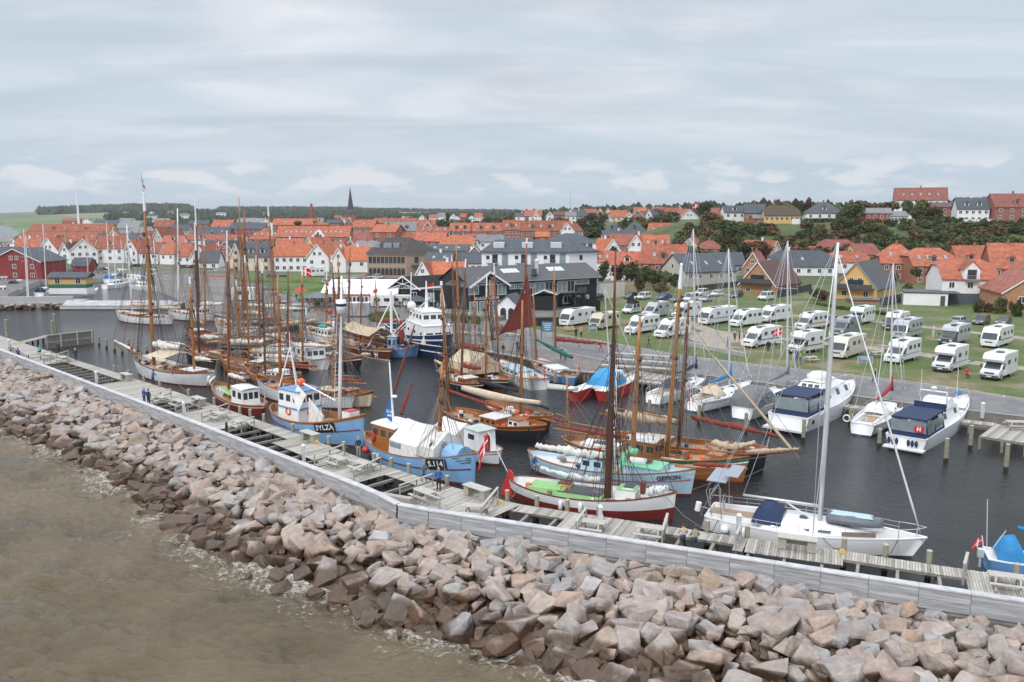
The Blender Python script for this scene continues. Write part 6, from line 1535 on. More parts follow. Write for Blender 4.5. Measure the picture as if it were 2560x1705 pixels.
def bowsprit(b,tip=None,ln=3.0,m=mastwood,jib=None,mi=-1,r=.11):
 root=Vector((bx(b,.97),0,b.sheer(1)+.05));
 if tip:
  W=b.M @ Vector((b.L+ln,0,0)); q=b.M.inverted() @ HZ(tip[0],tip[1],W.y); q=root+(q-root) ; q.y=max(-.5,min(.5,q.y))
  q.z=max(root.z-.1,min(root.z+2.0,q.z))
 else: q=root+Vector((ln,0,.35))
 m_=MB(); m_.tube([root-Vector((1.2,0,.1)),root,q],[r,r,r*.6],8); m_.build('bowsprit',m,b.root,True)
 if b.masts:
  s,base,t,rm=b.masts[mi]; stay(b,q,base.lerp(t,.92)); stay(b,root,base.lerp(t,.7)); stay(b,root.lerp(q,.6),base.lerp(t,.8))
  for sd in (1,-1): stay(b,q,Vector((bx(b,.85),sd*b.width(.85,b.sheer(.85)),b.sheer(.85)-.3)))
  stay(b,q,Vector((b.L,0,.4)))
 if jib: sailroll(b,root+Vector((.2,.05,.22)),q+Vector((-.3,0,.15)),.2,jib,'furled_jib',0,True,3)
 return q
def forestay_roll(b,tipx,m=canvas_w,r=.09,mi=0,top=.93):
 s,base,t,rm=b.masts[mi]; a=Vector((tipx,0,b.sheer(1)+.3)); c=base.lerp(t,top); m_=MB(); m_.tube([a,a.lerp(c,.1),a.lerp(c,.5),c],[.03,r,r*.8,.03],6); m_.build('furled_headsail',m,b.root,True)
def cabin(b,s0,s1,w_,h,wall,roof,win=3,z=None,taper=.92,over=.12,name='cabin',front=1,roundroof=.0,frame=None,wz=.62,wh=.34,y=0,glassm=None,doors=0):
 z=b.zd((s0+s1)/2) if z is None else z; x0,x1=s0*b.L,s1*b.L; m=MB(); cx=(x0+x1)/2; L=x1-x0; kx,ky=1-(1-taper)*.7,taper
 m.box((cx,y,z+h/2),(L,w_,h),0,tx=kx,ty=ky); c=m.build(name,wall,b.root)
 r_=MB(); rt=z+h; hx,hy=L/2*kx+over,w_/2*ky+over
 rings=[]
 for i in range(6):
  yy=-hy+2*hy*i/5; zz=rt+roundroof*(1-(2*i/5-1)**2); rings.append([Vector((cx-hx,y+yy,zz+.01)),Vector((cx+hx,y+yy,zz+.01)),Vector((cx+hx,y+yy,zz+.09)),Vector((cx-hx,y+yy,zz+.09))])
 r_.loft(rings); r_.build('cabin_roof',roof,c)
 g=glassm or glass; wl=min(.9,L/max(1,win)*.62); zw=z+h*wz; hh=h*wh
 def yy(zz): return w_/2*(1-(1-ky)*(zz-z)/h)
 for i in range(win):
  x=x0+L*(i+.5)/win
  for sd in (-1,1):
   m=MB(); ya=sd*(yy(zw-hh/2)+.012)+y; yb=sd*(yy(zw+hh/2)+.012)+y
   m.add([(x-wl/2,ya,zw-hh/2),(x+wl/2,ya,zw-hh/2),(x+wl/2,yb,zw+hh/2),(x-wl/2,yb,zw+hh/2)],[(0,1,2,3)]); m.build('window',g,c)
 if front:
  nf=3 if w_>1.6 else 2; wf=w_*ky/nf*.72
  for i in range(nf):
   yc=y+(-.5+(i+.5)/nf)*w_*ky*.95
   for sd in ((1,-1) if front==2 else (1,)):
    def xx(zz): return cx+sd*(L/2*(1-(1-kx)*(zz-z)/h)+.012)
    m=MB(); m.add([(xx(zw-hh/2),yc-wf/2,zw-hh/2),(xx(zw-hh/2),yc+wf/2,zw-hh/2),(xx(zw+hh/2),yc+wf/2,zw+hh/2),(xx(zw+hh/2),yc-wf/2,zw+hh/2)],[(0,1,2,3)]); m.build('window',g,c)
 if doors:
  m=MB(); m.box((x0-.0,y,z+h*.42),(.08,.6,h*.8)); m.build('door',mastdark,c)
 return c
def hatch(b,s,y,sx,sy,h,m,top=None,name='hatch'):
 z=b.zd(s); o=MB(); o.box((s*b.L,y,z+h/2),(sx,sy,h)); p=o.build(name,m,b.root)
 if top: q=MB(); q.box((s*b.L,y,z+h+.04),(sx*.9,sy*.9,.07)); q.build('hatch_lid',top,p)
def tent(b,s0,s1,w_,zb,zt,m,name='canvas_tent',sides=True,sag=.12):
 n=8; x0,x1=s0*b.L,s1*b.L; o=MB()
 for i in range(n):
  xa,xb=lerp(x0,x1,i/n),lerp(x0,x1,(i+1)/n); sa,sb=sag*sin(pi*i/n),sag*sin(pi*(i+1)/n)
  for sd in (1,-1):
   o.poly([(xa,0,zt-sa),(xb,0,zt-sb),(xb,sd*w_/2,lerp(zb,zt,.45)-sb*.5),(xa,sd*w_/2,lerp(zb,zt,.45)-sa*.5)])
   if sides: o.poly([(xa,sd*w_/2,lerp(zb,zt,.45)-sa*.5),(xb,sd*w_/2,lerp(zb,zt,.45)-sb*.5),(xb,sd*w_/2*1.06,zb),(xa,sd*w_/2*1.06,zb)])
 if sides:
  for xa in (x0,x1): o.poly([(xa,0,zt),(xa,w_/2,lerp(zb,zt,.45)),(xa,w_/2*1.06,zb),(xa,-w_/2*1.06,zb),(xa,-w_/2,lerp(zb,zt,.45))])
 return o.build(name,m,b.root)
def guard(b,s0,s1,h=.6,m=steel,name='guard_rail',n=8):
 o=MB()
 for sd in (1,-1):
  pr=None
  for i in range(n+1):
   s=lerp(s0,s1,i/n); p=Vector((bx(b,s),sd*(b.width(s,b.sheer(s))-.06),b.sheer(s))); q=p+Vector((0,0,h)); o.tube([p,q],.018,4)
   if pr: o.tube([pr,q],.014,4); o.tube([pr-Vector((0,0,h*.5)),q-Vector((0,0,h*.5))],.011,4)
   pr=q
 o.build(name,m,b.root)
def pulpit(b,h=.62,ln=1.3,stern=True):
 o=MB(); tip=Vector((bx(b,1)-.05,0,b.sheer(1)+h+.05)); s1=1-ln/b.L
 for sd in (1,-1):
  e=Vector((bx(b,s1),sd*b.width(s1,b.sheer(s1)),b.sheer(s1)+h)); o.tube([e-Vector((0,0,h)),e,e.lerp(tip,.6)+Vector((0,sd*.15,0)),tip],.025,5); mi=e.lerp(tip,.7); o.tube([mi+Vector((0,sd*.08,0)),mi+Vector((-.1,sd*.05,-h))],.022,5)
 if stern:
  for sd in (1,-1): e=Vector((bx(b,.1),sd*b.width(.1,b.sheer(.1)),b.sheer(.1))); f_=Vector((.1,sd*(b.width(0,b.sheer(0))-.1),b.sheer(0))); u=Vector((0,0,h)); o.tube([e,e+u,f_+u,f_],.022,5)
 o.build('pulpit',steel,b.root)
def fender(b,s,sd,m=white,r=.16,ball=False):
 o=MB(); x=bx(b,s); y=sd*(b.width(s,b.sheer(s)*.6)+r); z=b.sheer(s)*.55
 if ball: o.ball((x,y,z),r*1.6)
 else: o.tube([(x,y,z-.35),(x,y,z-.25),(x,y,z+.25),(x,y,z+.38)],[r*.5,r,r,r*.4],8)
 o.build('fender',m,b.root,True)
def radar(b,mi,f_,m=white):
 s,base,t,rm=b.masts[mi]; p=base.lerp(t,f_)+Vector((.35,0,0)); o=MB(); o.ball(p,.32,0,10,4,(1,1,.4)); o.bar(p+Vector((-.4,0,-.1)),p+Vector((0,0,-.1)),.08); o.build('radar',m,b.root,True)
def lifering(b,p,m=None,r=.35,ax='y'):
 o=MB(); pts=[Vector(p)+(Vector((cos(t)*r,0,sin(t)*r)) if ax=='y' else Vector((0,cos(t)*r,sin(t)*r))) for t in [2*pi*i/14 for i in range(15)]]; o.tube(pts,.07,6,0,False); o.build('lifebuoy',m or orangep,b.root,True)
def ensign(b,s=0.0,w_=1.3,h=1.9,lean=.7,droop=.7,x=None,kind='dk'):
 z=b.sheer(max(0,s)); p=Vector((bx(b,s)-.1,0,z)); q=p+Vector((-lean,0,h)); o=MB(); o.tube([p,q],.03,5); st_=o.build('flagstaff',white,b.root); flag(st_,q-Vector((0,0,.05)),w_,w_*.72,(-1,.25,0),droop,kind=kind)
def rudder(b,m,h=.0,ln=.5):
 o=MB(); zt=b.sheer(0)+h
 o.prism([(-.06,-ln),(.06,-ln)],0,1) if False else None
 pts=[(0.05,zt),(-ln*.5,zt+.25),(-ln*1.1,zt*.5),(-ln*1.5,-.2),(.1,-.5)]
 for sd in (1,-1): o.poly([(x,sd*.06,z) for x,z in (pts if sd<0 else pts[::-1])])
 n=len(pts); vs=[(x,-.06,z) for x,z in pts]+[(x,.06,z) for x,z in pts]; o.add(vs,[(i,i+n,(i+1) % n+n,(i+1) % n) for i in range(n)]); o.build('rudder',m,b.root)
def clutter(b,s0,s1,n_,seed=0,ms=None,y=.6):
 """gear lying on deck: coils, boxes, blocks"""
 rr=random.Random(seed); ms=ms or [varnish,ropem,white,oldwood2,orangep,canvas_n]; o=MB()
 for k in range(n_):
  s=rr.uniform(s0,s1); yy=rr.uniform(-y,y)*b.width(s,b.sheer(s)); z=b.zd(s); q=rr.random(); mi=rr.randrange(len(ms))
  if q<.5: d_=(rr.uniform(.2,.8),rr.uniform(.2,.5),rr.uniform(.15,.45)); o.box((s*b.L,yy,z+d_[2]/2),d_,mi,rz=rr.uniform(0,3))
  elif q<.8: o.cyl((s*b.L,yy,z),rr.uniform(.15,.3),rr.uniform(.1,.4),8,mi)
  else: o.bar((s*b.L,yy,z+.1),(s*b.L+rr.uniform(-2,2),yy+rr.uniform(-.3,.3),z+.12),.08,.08,mi)
 o.build('deck_gear',ms,b.root)
def finish(b,m=ropem):
 if b.rig.f: b.rig.build('rigging',m,b.root)
def wheelwin(b,*a,**k): return cabin(b,*a,**k)
def lines(b,pts,z=DZ+.35,m=ropem):
 o=MB()
 for (s,sd,px,py) in pts:
  a=Vector((bx(b,s),sd*b.width(s,b.sheer(s)),b.sheer(s))); c=b.M.inverted() @ G(px,py,z); mid=(a+c)/2-Vector((0,0,.3)); o.tube([a,mid,c],.025,4)
 o.build('mooring_line',m,b.root)
deckw=mat('pale_deck',(.62,.62,.60),.6,.08,2); deckg=mat('grey_deck_boards',(.33,.31,.28),.7,.15,4,stretch=(.5,8,8))
b=make_boat('sailing_smack','red and white double ended smack with light green hatches moored beside the jetty','sailing boat',(1282,1240),(1683,1298),4.1,(1.5,1.15,2.05),'double',[maroon,hullwhite,hullwhite,botred,deckw,hullwhite],.38,(.15,.4),railm=mastdark)
b.hull.data.materials[0]=maroon
for p in b.hull.data.polygons:
 zc_=p.center.z/b.sheer(max(0,min(1,p.center.x/b.L)))
 p.material_index=1 if zc_>.48 else 0
hatch(b,.24,.0,2.9,1.7,.45,greenp,None); hatch(b,.45,0,3.6,2.1,.4,greenp,darkgrey); hatch(b,.33,.5,1.1,.8,.65,greenp,mastdark); hatch(b,.73,0,1.5,1.6,.75,hullwhite,greenp); hatch(b,.74,0,.8,.9,.9,hullwhite,darkgrey)
mast(b,1527,(1533,843),.2,mastdark); mast(b,1540,(1539,626),.13,mastdark,0,s=b.masts[0][0]+.02,name='topmast')
boom(b,0,5.6,2.9,canvas_w,.42,mastdark,.1); sailroll(b,b.masts[0][1]+Vector((-.6,.3,1.2)),b.masts[0][1]+Vector((-5.4,.5,1.5)),.28,canvas_w,'lowered_sail',.15,True,5)
sailroll(b,Vector((b.L*.84,0,b.zd(.84)+.4)),Vector((b.L*.96,0,b.sheer(.96)+.35)),.38,canvas_w,'bagged_jib',0,True,8)
rudder(b,redp,.35,.7); ensign(b,.02,1.7,3.4,1.9,1.2); clutter(b,.1,.85,26,3); lifering(b,(b.L*.36,-.6,b.zd(.36)+.5),orangep,.35); stay(b,Vector((b.L,0,2.1)),b.masts[0][2]); m=MB(); m.box((b.L*.82,0,b.zd(.82)+.6),(.3,.5,1.3)); m.build('windlass',mastdark,b.root)
for s in (.38,.5): fender(b,s,-1)
lines(b,[(.1,-1,1268,1250),(.6,-1,1497,1288),(.95,-1,1768,1328)]); finish(b,ropeblk)
b=make_boat('fishing_cutter','pale blue cutter with mint green deckhouse roofs lying outside the smack','sailing boat',(1330,1172),(1727,1238),4.3,(1.6,1.3,2.2),'double',[palebl,palebl,palebl,botred,deckw,palebl],.45,(.35,.4)); stripe(b,.62,redp,.05,.5)
cabin(b,.62,.84,2.3,.75,palebl,mintp,0,name='fore_cabin',front=0); cabin(b,.36,.5,2.2,1.2,palebl,mintp,2,name='deckhouse'); hatch(b,.73,.2,.9,.7,1.0,varnish,glass,'skylight')
mast(b,1592,(1600,793),.2,mastwood); mast(b,1548,(1541,915),.12,white,0,name='derrick_mast',stays=False); boom(b,0,6.5,2.6,canvas_r,.24,mastwood,.1)
o=MB(); p=Vector((b.L*.60,0,b.zd(.6))); o.tube([p,p+Vector((0,0,1.5)),p+Vector((.5,0,2.0)),p+Vector((1.1,0,1.8))],[.34,.34,.33,.3],10); o.build('ventilator_cowl',mintp,b.root,True)
o=MB(); p=Vector((b.L*.69,-.2,b.zd(.69)+1.05)); o.tube([p-Vector((.7,0,0)),p-Vector((.6,0,0)),p+Vector((.6,0,0)),p+Vector((.7,0,0))],[.22,.3,.3,.22],10); o.build('life_raft_canister',white,b.root,True)
bowsprit(b,(1869,1172),3.2,mastwood,canvas_r,0); clutter(b,.1,.6,20,6)
def hull_text(b,s_,size,s,zf,m,side=-1,panel=None,pw=1.0,tilt=.0,name='lettering'):
 z=b.sheer(s)*zf; w0=b.width(s,z); ds=.04; p0=Vector((b.X(s-ds,z),side*b.width(s-ds,b.sheer(s-ds)*zf),b.sheer(s-ds)*zf)); p1=Vector((b.X(s+ds,z),side*b.width(s+ds,b.sheer(s+ds)*zf),b.sheer(s+ds)*zf))
 xa=(p1-p0).normalized()*(1 if side<0 else -1); lo=Vector((b.X(s,z*.8),side*b.width(s,z*.8),z*.8)); hi=Vector((b.X(s,z*1.15),side*b.width(s,z*1.15),z*1.15)); up=(hi-lo).normalized(); nz=xa.cross(up).normalized(); up=nz.cross(xa).normalized()
 Rm=Matrix((xa,up,nz)).transposed().to_4x4(); c=(p0+p1)/2+nz*.07
 if panel:
  o=MB(); hw,hh=pw/2,size*.62; o.add([(-hw,-hh,-.05),(hw,-hh,-.05),(hw,hh,-.05),(-hw,hh,-.05),(-hw,-hh,0),(hw,-hh,0),(hw,hh,0),(-hw,hh,0)],[(4,5,6,7),(0,1,5,4),(1,2,6,5),(2,3,7,6),(3,0,4,7)]); q=o.build('lettering_panel',panel,b.root); q.matrix_local=Matrix.Translation(c) @ Rm; c=c+nz*.012
 text(s_,size,m,b.root,c,Rm,name,.01,.012)
hull_text(b,'GEFION',.52,.885,.78,darkgrey); finish(b)
b=make_boat('wooden_ketch','varnished orange wooden ketch with green sheer stripe and long bowsprit','sailing boat',(1415,1132),(1857,1207),4.6,(1.5,1.3,2.3),'double',[varnish,dkgreenp,hullwhite,botred,teak,varnish],.4,(.5,.5))
cabin(b,.38,.56,2.3,1.5,varnish,canvas_w,3,name='deckhouse',roundroof=.12); hatch(b,.86,0,1.4,1.2,.5,varnish,varnish); hatch(b,.68,0,1.0,.8,.5,varnish,glass,'skylight'); hatch(b,.22,0,3.4,1.8,.5,hullwhite,None,'coachroof'); hatch(b,.24,0,1.9,.8,.62,darkgrey,None,'solar_panel')
mast(b,1685,(1706,662),.2,mastwood,.12); mast(b,1402,(1399,935),.13,mastwood,.0,name='mizzen_mast'); boom(b,0,5.8,2.9,canvas_t,.34,mastwood,.1,seed=4); boom(b,1,2.2,1.6,canvas_r,.2)
radar(b,1,.8); q=bowsprit(b,(2007,1128),5.2,mastdark,canvas_t,0,.14); forestay_roll(b,q.x-.2,canvas_t,.13,0,.75); clutter(b,.1,.9,26,9); lifering(b,(b.L*.3,1.0,b.zd(.3)+.9)); finish(b)
b=make_boat('black_cutter','black hulled cutter with brown topsides and dark mast behind the varnished ketch','sailing boat',(1520,1120),(1908,1178),4.4,(1.5,1.3,2.1),'double',[black,varnish,varnish,black,teak,varnish],.4,(.3,.4))
mast(b,1709,(1722,757),.19,mastdark); boom(b,0,5.2,2.2,canvas_c,.4,mastdark,.15,seed=7); cabin(b,.25,.42,2.0,.7,varnish,canvas_c,3,name='coachroof',front=0)
sailroll(b,b.masts[0][1]+Vector((1.0,0,3.0)),Vector((b.L+1.2,0,3.2)),.28,canvas_r,'furled_jib',0,True,2); sailroll(b,Vector((b.L*.70,-.6,b.zd(.7)+1.0)),Vector((b.L*.95,-.4,b.sheer(.95)+.6)),.4,canvas_c,'bagged_sail',.45,True,12)
clutter(b,.4,.95,22,14); ensign(b,1.0,.9,1.6,-.3,.6,kind='blue'); finish(b)
b=make_boat('blue_fishing_cutter','sky blue fishing cutter with varnished wheelhouse and big white canvas tent','fishing boat',(925,1128),(1186,1213),4.6,(1.75,1.45,2.7),'double',[bluep,bluep,bluep,botred,deckg,varnish],.6,(.2,.5)); stripe(b,.52,maroon,.1)
c=cabin(b,.14,.38,2.5,2.3,varnish,hullwhite,3,name='wheelhouse',roundroof=.12,front=2,wz=.74,wh=.24,doors=1); tent(b,.40,.66,4.0,b.sheer(.5)-.1,b.sheer(.5)+2.6,canvas_w); tent(b,.64,.78,3.2,b.sheer(.7),b.sheer(.7)+2.0,canvas_w,'fore_tent')
o=MB(); x=b.L*.87; o.loft([[Vector((x+dx,cos(t)*1.0,b.zd(.87)+.15+max(0,sin(t))*1.15)) for t in [pi*i/10 for i in range(11)]] for dx in (-1.1,.7)],0,True,False); o.build('companion_hood',bluep,b.root); o=MB(); o.poly([(x-1.12,cos(t)*1.0,b.zd(.87)+.15+max(0,sin(t))*1.15) for t in [pi*i/10 for i in range(11)]]); o.build('hood_door',varnish,b.root)
m=MB(); p0=Vector((b.L*.46,-.95*2.14,b.sheer(.46)+.7)); m.box(p0,(1.5,.05,.65)); m.build('tent_window',glasslt,b.root)
mast(b,1108,(1108,905),.18,mastwood,0,ratl=False); mast(b,967,(965,905),.1,white,0,name='aft_mast',stays=False,s=.27); lifering(b,(b.L*.16,-1.33,b.zd(.16)+1.1),redp)
o=MB(); p=Vector((b.L*.33,0,b.zd(.3)+2.75)); o.tube([p-Vector((.8,0,0)),p-Vector((.7,0,0)),p+Vector((.7,0,0)),p+Vector((.8,0,0))],[.25,.34,.34,.25],10); o.build('life_raft_canister',white,b.root,True)
a,c_=b.masts[1][1],b.masts[1][2]; o=MB(); q=a.lerp(c_,.95); q=a.lerp(c_,.64); o.poly([q,a.lerp(c_,.30),a.lerp(c_,.32)+Vector((-1.5,.1,.35))]); f_=o.build('blue_steadying_sail',mat('blue_sail',(.02,.13,.42),.7,.1),b.root)
hh=a.lerp(c_,.42)+Vector((-.42,-.03,0)); text('S.114',.36,white,f_,(hh.x,hh.y-.02,hh.z+.1),(pi/2,0,0),'lettering',.01,.01); text('SABRI',.22,white,f_,(hh.x,hh.y-.02,hh.z-.25),(pi/2,0,0),'lettering',.01,.01)
radar(b,1,.62); hull_text(b,'S.114',.66,.80,.76,hullwhite,-1,black,2.0); o=MB()
for k in range(3): s=.945; z=b.sheer(s)*(.9-.07*k); o.bar((b.X(.9+.02*k,z),-b.width(.9+.02*k,z)-.03,z-.06),(b.X(.985,z),-b.width(.985,z)-.03,z+.05),.03,.06)
o.build('bow_stripes',darkgrey,b.root); guard(b,.02,.2,.5,oldwood3,'stern_rail',4); clutter(b,.08,.9,16,20); fender(b,.15,-1,redp,.22,True); fender(b,.3,-1,white,.2,True); lines(b,[(.85,-1,1118,1208),(.3,-1,935,1150)]); finish(b)
b=make_boat('blue_fishing_boat','light blue fishing boat with orange bulwark rail, white wheelhouse and white mast','fishing boat',(694,1060),(907,1117),5.0,(2.1,1.7,3.1),'double',[bluep,varnish,bluep,botred,deckg,varnish],.75,(.25,.6),railm=varnish)
for p in b.hull.data.polygons:
 zc_=p.center.z/b.sheer(max(0,min(1,p.center.x/b.L)))
 if p.material_index==1 and zc_<.89: p.material_index=0
stripe(b,.56,maroon,.09)
c=cabin(b,.17,.42,2.9,3.3,white,bluep2,3,name='wheelhouse',front=2,wz=.78,wh=.2,doors=1); m=MB(); z=b.zd(.3)+1.6; m.box((b.L*.295,0,z),(b.L*.25+.06,2.9,.18)); m.build('blue_band',bluep2,c)
hatch(b,.88,0,1.1,1.2,1.3,white,redp,'companionway'); hatch(b,.6,.3,1.6,1.4,.5,varnish,None)
mast(b,855,(857,690),.17,white,0); s,base,t,r_=b.masts[0]; q=base.lerp(t,.80); m=MB(); m.cyl(q-Vector((0,0,.65)),.43,1.3,12,0,.5); cn=m.build('crows_nest',white,b.root,True); m=MB(); m.cyl(q+Vector((0,0,.05)),.495,.25,12,0,.5); m.build('blue_band',canvas_n,cn)
m=MB()
for sd in (-1,1): m.tube([base+Vector((-.35,sd*.22,2.5)),q+Vector((-.35,sd*.22,-.7))],.03,4)
for i in range(22): z=lerp(2.6,(q-base).z-.8,i/21); m.tube([base+Vector((-.35,-.22,z)),base+Vector((-.35,.22,z))],.02,4)
m.build('mast_ladder',white,b.root)
m=MB(); a=Vector((b.L*.2,0,b.zd(.2)+3.4))
for e in ((-.5,1.1),(-.5,-1.1),(.8,0)): m.tube([a+Vector((e[0],e[1],0)),a+Vector((0,0,3.9))],.07,6)
m.tube([a+Vector((0,0,3.9)),a+Vector((0,0,5.4))],.04,5); m.build('tripod_mast',white,b.root)
m=MB(); m.poly([a+Vector((2.3,-.9,.5)),a+Vector((4.0,-1.2,-.2)),a+Vector((3.6,-1.9,-1.9)),a+Vector((2.4,-1.6,-.6))]); m.poly([a+Vector((4.4,-1.2,-.4)),a+Vector((6.3,-.9,-2.0)),a+Vector((6.1,-1.2,-3.0)),a+Vector((4.5,-1.4,-2.9))]); m.build('white_steadying_sail',canvas_w,b.root)
m=MB(); m.tube([a+Vector((1.2,0,.6)),base+Vector((-.4,0,2.4))],.08,6); m.build('derrick',white,b.root); m=MB(); m.ball(a+Vector((1.6,0,.5)),.45); m.build('radar',orangep,b.root)
lifering(b,(b.L*.3,-1.5,b.zd(.3)+1.3)); hull_text(b,'3YLZA',.72,.77,.76,hullwhite,-1,black,2.3); clutter(b,.4,.92,24,31,y=.75); lines(b,[(.8,-1,870,1120),(.1,-1,732,1078)]); finish(b)
b=make_boat('small_white_boat','small white wooden boat with square white cabin beside the blue tented boat','motor boat',(1247,1163),(1098,1108),3.3,(1.3,1.0,1.8),'double',[hullwhite,hullwhite,maroon,botred,deckw,hullwhite],.4,(.2,.2))
cabin(b,.18,.42,2.0,2.1,white,mat('pale_grey_green_roof',(.45,.52,.50),.6,.08),1,name='wheelhouse',front=1,wz=.72,wh=.22,doors=1); tent(b,.5,.9,2.8,b.sheer(.7),b.sheer(.7)+1.6,canvas_w); finish(b)
b=make_boat('small_red_boat','small dark red and varnish clinker boat with white cabin and pale green hatches','motor boat',(657,1040),(541,990),3.7,(1.2,1.0,1.7),'double',[maroon,varnish,hullwhite,botred,deckg,varnish],.35,(.2,.3))
cabin(b,.22,.45,2.1,1.75,white,hullwhite,2,name='wheelhouse',front=2,wz=.62,wh=.42,roundroof=.12); cabin(b,.46,.66,1.9,.6,varnish,greenp,2,name='fore_cabin',front=0); hatch(b,.72,0,1.0,1.0,.5,white,greenp); hatch(b,.83,0,.7,.7,.4,white,greenp)
mast(b,575,(567,579),.14,mastred,.18); boom(b,0,4.5,2.2,canvas_w,.27,mastwood,.1,seed=9); ensign(b,0,1.1,1.6,.4,.9); o=MB(); o.tube([(b.L,0,2.4),(b.L+.5,.5,1.7),(b.L+.2,.9,1.3),(b.L-.6,1.0,2.6)],.14,7); o.build('white_fender_roll',white,b.root,True); clutter(b,.5,.9,8,4); finish(b)
b=make_boat('white_ketch','large white ketch with cream awning and white covered bowsprit at the left of the jetty','sailing boat',(527,966),(346,930),5.0,(1.9,1.5,2.6),'double',[hullwhite,hullwhite,hullwhite,botred,teak,hullwhite],.5,(.7,.9),railm=mastdark)
mast(b,390,(359,484),.24,mastwood,.1); mast(b,490,(474,695),.18,mastwood,.06,name='mizzen_mast'); boom(b,0,6.0,2.6,canvas_w,.55,mastwood,.1,seed=11); boom(b,1,3.6,2.0,canvas_w,.34,mastwood,.1,seed=12)
tent(b,.38,.64,4.6,b.sheer(.5)+1.3,b.sheer(.5)+2.2,canvas_c,'awning',False,.06); bowsprit(b,(283,853),5.0,mastwood,canvas_w,0,.15); cabin(b,.12,.3,2.2,.7,varnish,hullwhite,3,name='coachroof',front=0); hatch(b,.36,0,1.2,1.1,.9,varnish,darkgrey,'companionway'); clutter(b,.1,.9,24,41)
lifering(b,(b.L*.3,2.3,b.sheer(.3)+.3)); lines(b,[(.3,1,472,985),(.75,1,400,962)]); guard(b,.05,.35,.6,ropem,'guard_rail',6); flag(b.root,b.masts[0][2]+Vector((.3,0,2.4)),1.3,.7,(.6,-.8,0),1.1,'pennant'); stay(b,b.masts[0][2],b.masts[0][2]+Vector((.3,0,2.5))); finish(b,ropeblk)
def trad(lab,st,bw,B,fb,cols,masts,kind='double',cab=None,awn=None,sp=None,boomc=None,rail_=None,nm='wooden_sailing_boat',seed=0,cat='sailing boat',jib=None,bul=.45,rigm=ropem,ens=False):
 b=make_boat(nm,lab,cat,st,bw,B,fb,kind,cols,bul,(.5,.5),railm=rail_)
 for k,(pxb,top,r_,mm,wt_) in enumerate(masts):
  mast(b,pxb,top,r_,mm,wt_,name='mast' if k==0 else 'mizzen_mast')
  if boomc and k<len(boomc) and boomc[k]: ln,h,sm,rr_=boomc[k]; boom(b,k,ln,h,sm,rr_,mastwood,.12,seed=seed+k)
 if cab:
  for c in cab: cabin(b,*c[:6],win=c[6] if len(c)>6 else 2,front=2 if c[3]>1.2 else 0,name='deckhouse')
 if awn: tent(b,*awn)
 if sp is not None: bowsprit(b,sp if isinstance(sp,tuple) else None,sp if not isinstance(sp,tuple) else 4.0,mastwood,jib,0)
 if ens: ensign(b,0,1.3,1.9,.5,.8)
 clutter(b,.06,.94,46,seed+50,y=.8); finish(b,rigm); return b
W5_=[hullwhite,hullwhite,hullwhite,botred,teak,hullwhite]; V5=[varnish,varnish,hullwhite,botred,teak,varnish]; K5=[black,mastdark,hullwhite,black,teak,varnish]; C5=[creamp,varnish,creamp,botred,teak,varnish]
b=trad('white hulled ketch with varnished bulwark and tan furled sails behind the dark red boat',(880,1022),(650,985),4.6,(1.6,1.3,2.3),[hullwhite,hullwhite,palebl,botred,teak,varnish],[(707,(694,690),.2,mastwood,.0),(836,(834,806),.17,mastwood,.05)],boomc=[(6.0,2.6,canvas_r,.26),(4.5,2.0,canvas_r,.24)],cab=[(.12,.3,2.0,1.0,varnish,canvas_c,3)],jib=canvas_r,sp=2.0,seed=2)
b=trad('cream gaffer with a small black dinghy stowed alongside right of the white wheelhouse',(840,1003),(925,1018),3.6,(1.4,1.2,1.9),C5,[],boomc=None,cab=[(.3,.55,1.8,.9,varnish,varnish,3)],seed=3,nm='cream_boat')
b=trad('white schooner with low varnished cabins farthest left behind the slatted screen',(430,812),(297,800),5.0,(1.7,1.4,2.1),W5_,[(333,(316,563),.14,white,0),(400,(384,600),.14,alu,0)],boomc=[(6,2,canvas_c,.4),(6,2,canvas_c,.4)],cab=[(.2,.4,2.2,.6,varnish,canvas_c,3),(.5,.75,2.2,.6,varnish,canvas_c,3)],seed=4)
b=trad('white steel vessel with lattice mast behind the white schooner',(540,802),(425,796),4.6,(1.7,1.4,2.0),W5_,[(448,(447,521),.2,white,0),(500,(487,500),.2,mastdark,.22)],boomc=[None,(6,2.2,canvas_w,.5)],cab=[(.2,.42,2.4,1.6,white,hullwhite,3)],seed=5,nm='white_vessel',cat='boat')
b=trad('white planked hull seen bow on between the two tallest brown masts',(640,846),(547,830),4.8,(1.8,1.6,2.7),W5_,[(613,(617,527),.3,mastred,0)],boomc=[(7,3.0,canvas_c,.4)],cab=[(.25,.42,2.2,1.4,white,mintp,2)],seed=6)
b=trad('dark hulled ketch with long varnished topmast behind the tallest mast',(745,822),(590,812),4.6,(1.5,1.3,2.1),K5,[(609,(597,493),.17,mastwood,0),(690,(670,516),.2,mastwood,.08)],boomc=[(5,2.4,canvas_w,.4),(7,2.6,canvas_w,.4)],cab=[(.3,.5,2,1.1,varnish,varnish,3)],seed=7,sp=3)
b=trad('brown ketch with cream furled mainsail in the middle of the old harbour cluster',(755,858),(580,872),4.7,(1.6,1.3,2.2),V5,[(597,(583,640),.2,mastwood,0),(684,(680,560),.18,mastwood,.1)],boomc=[(3,2.4,canvas_c,.3),(7,2.4,canvas_c,.5)],cab=[(.2,.4,2.2,1.0,varnish,canvas_w,3)],seed=8,sp=3,jib=canvas_c)
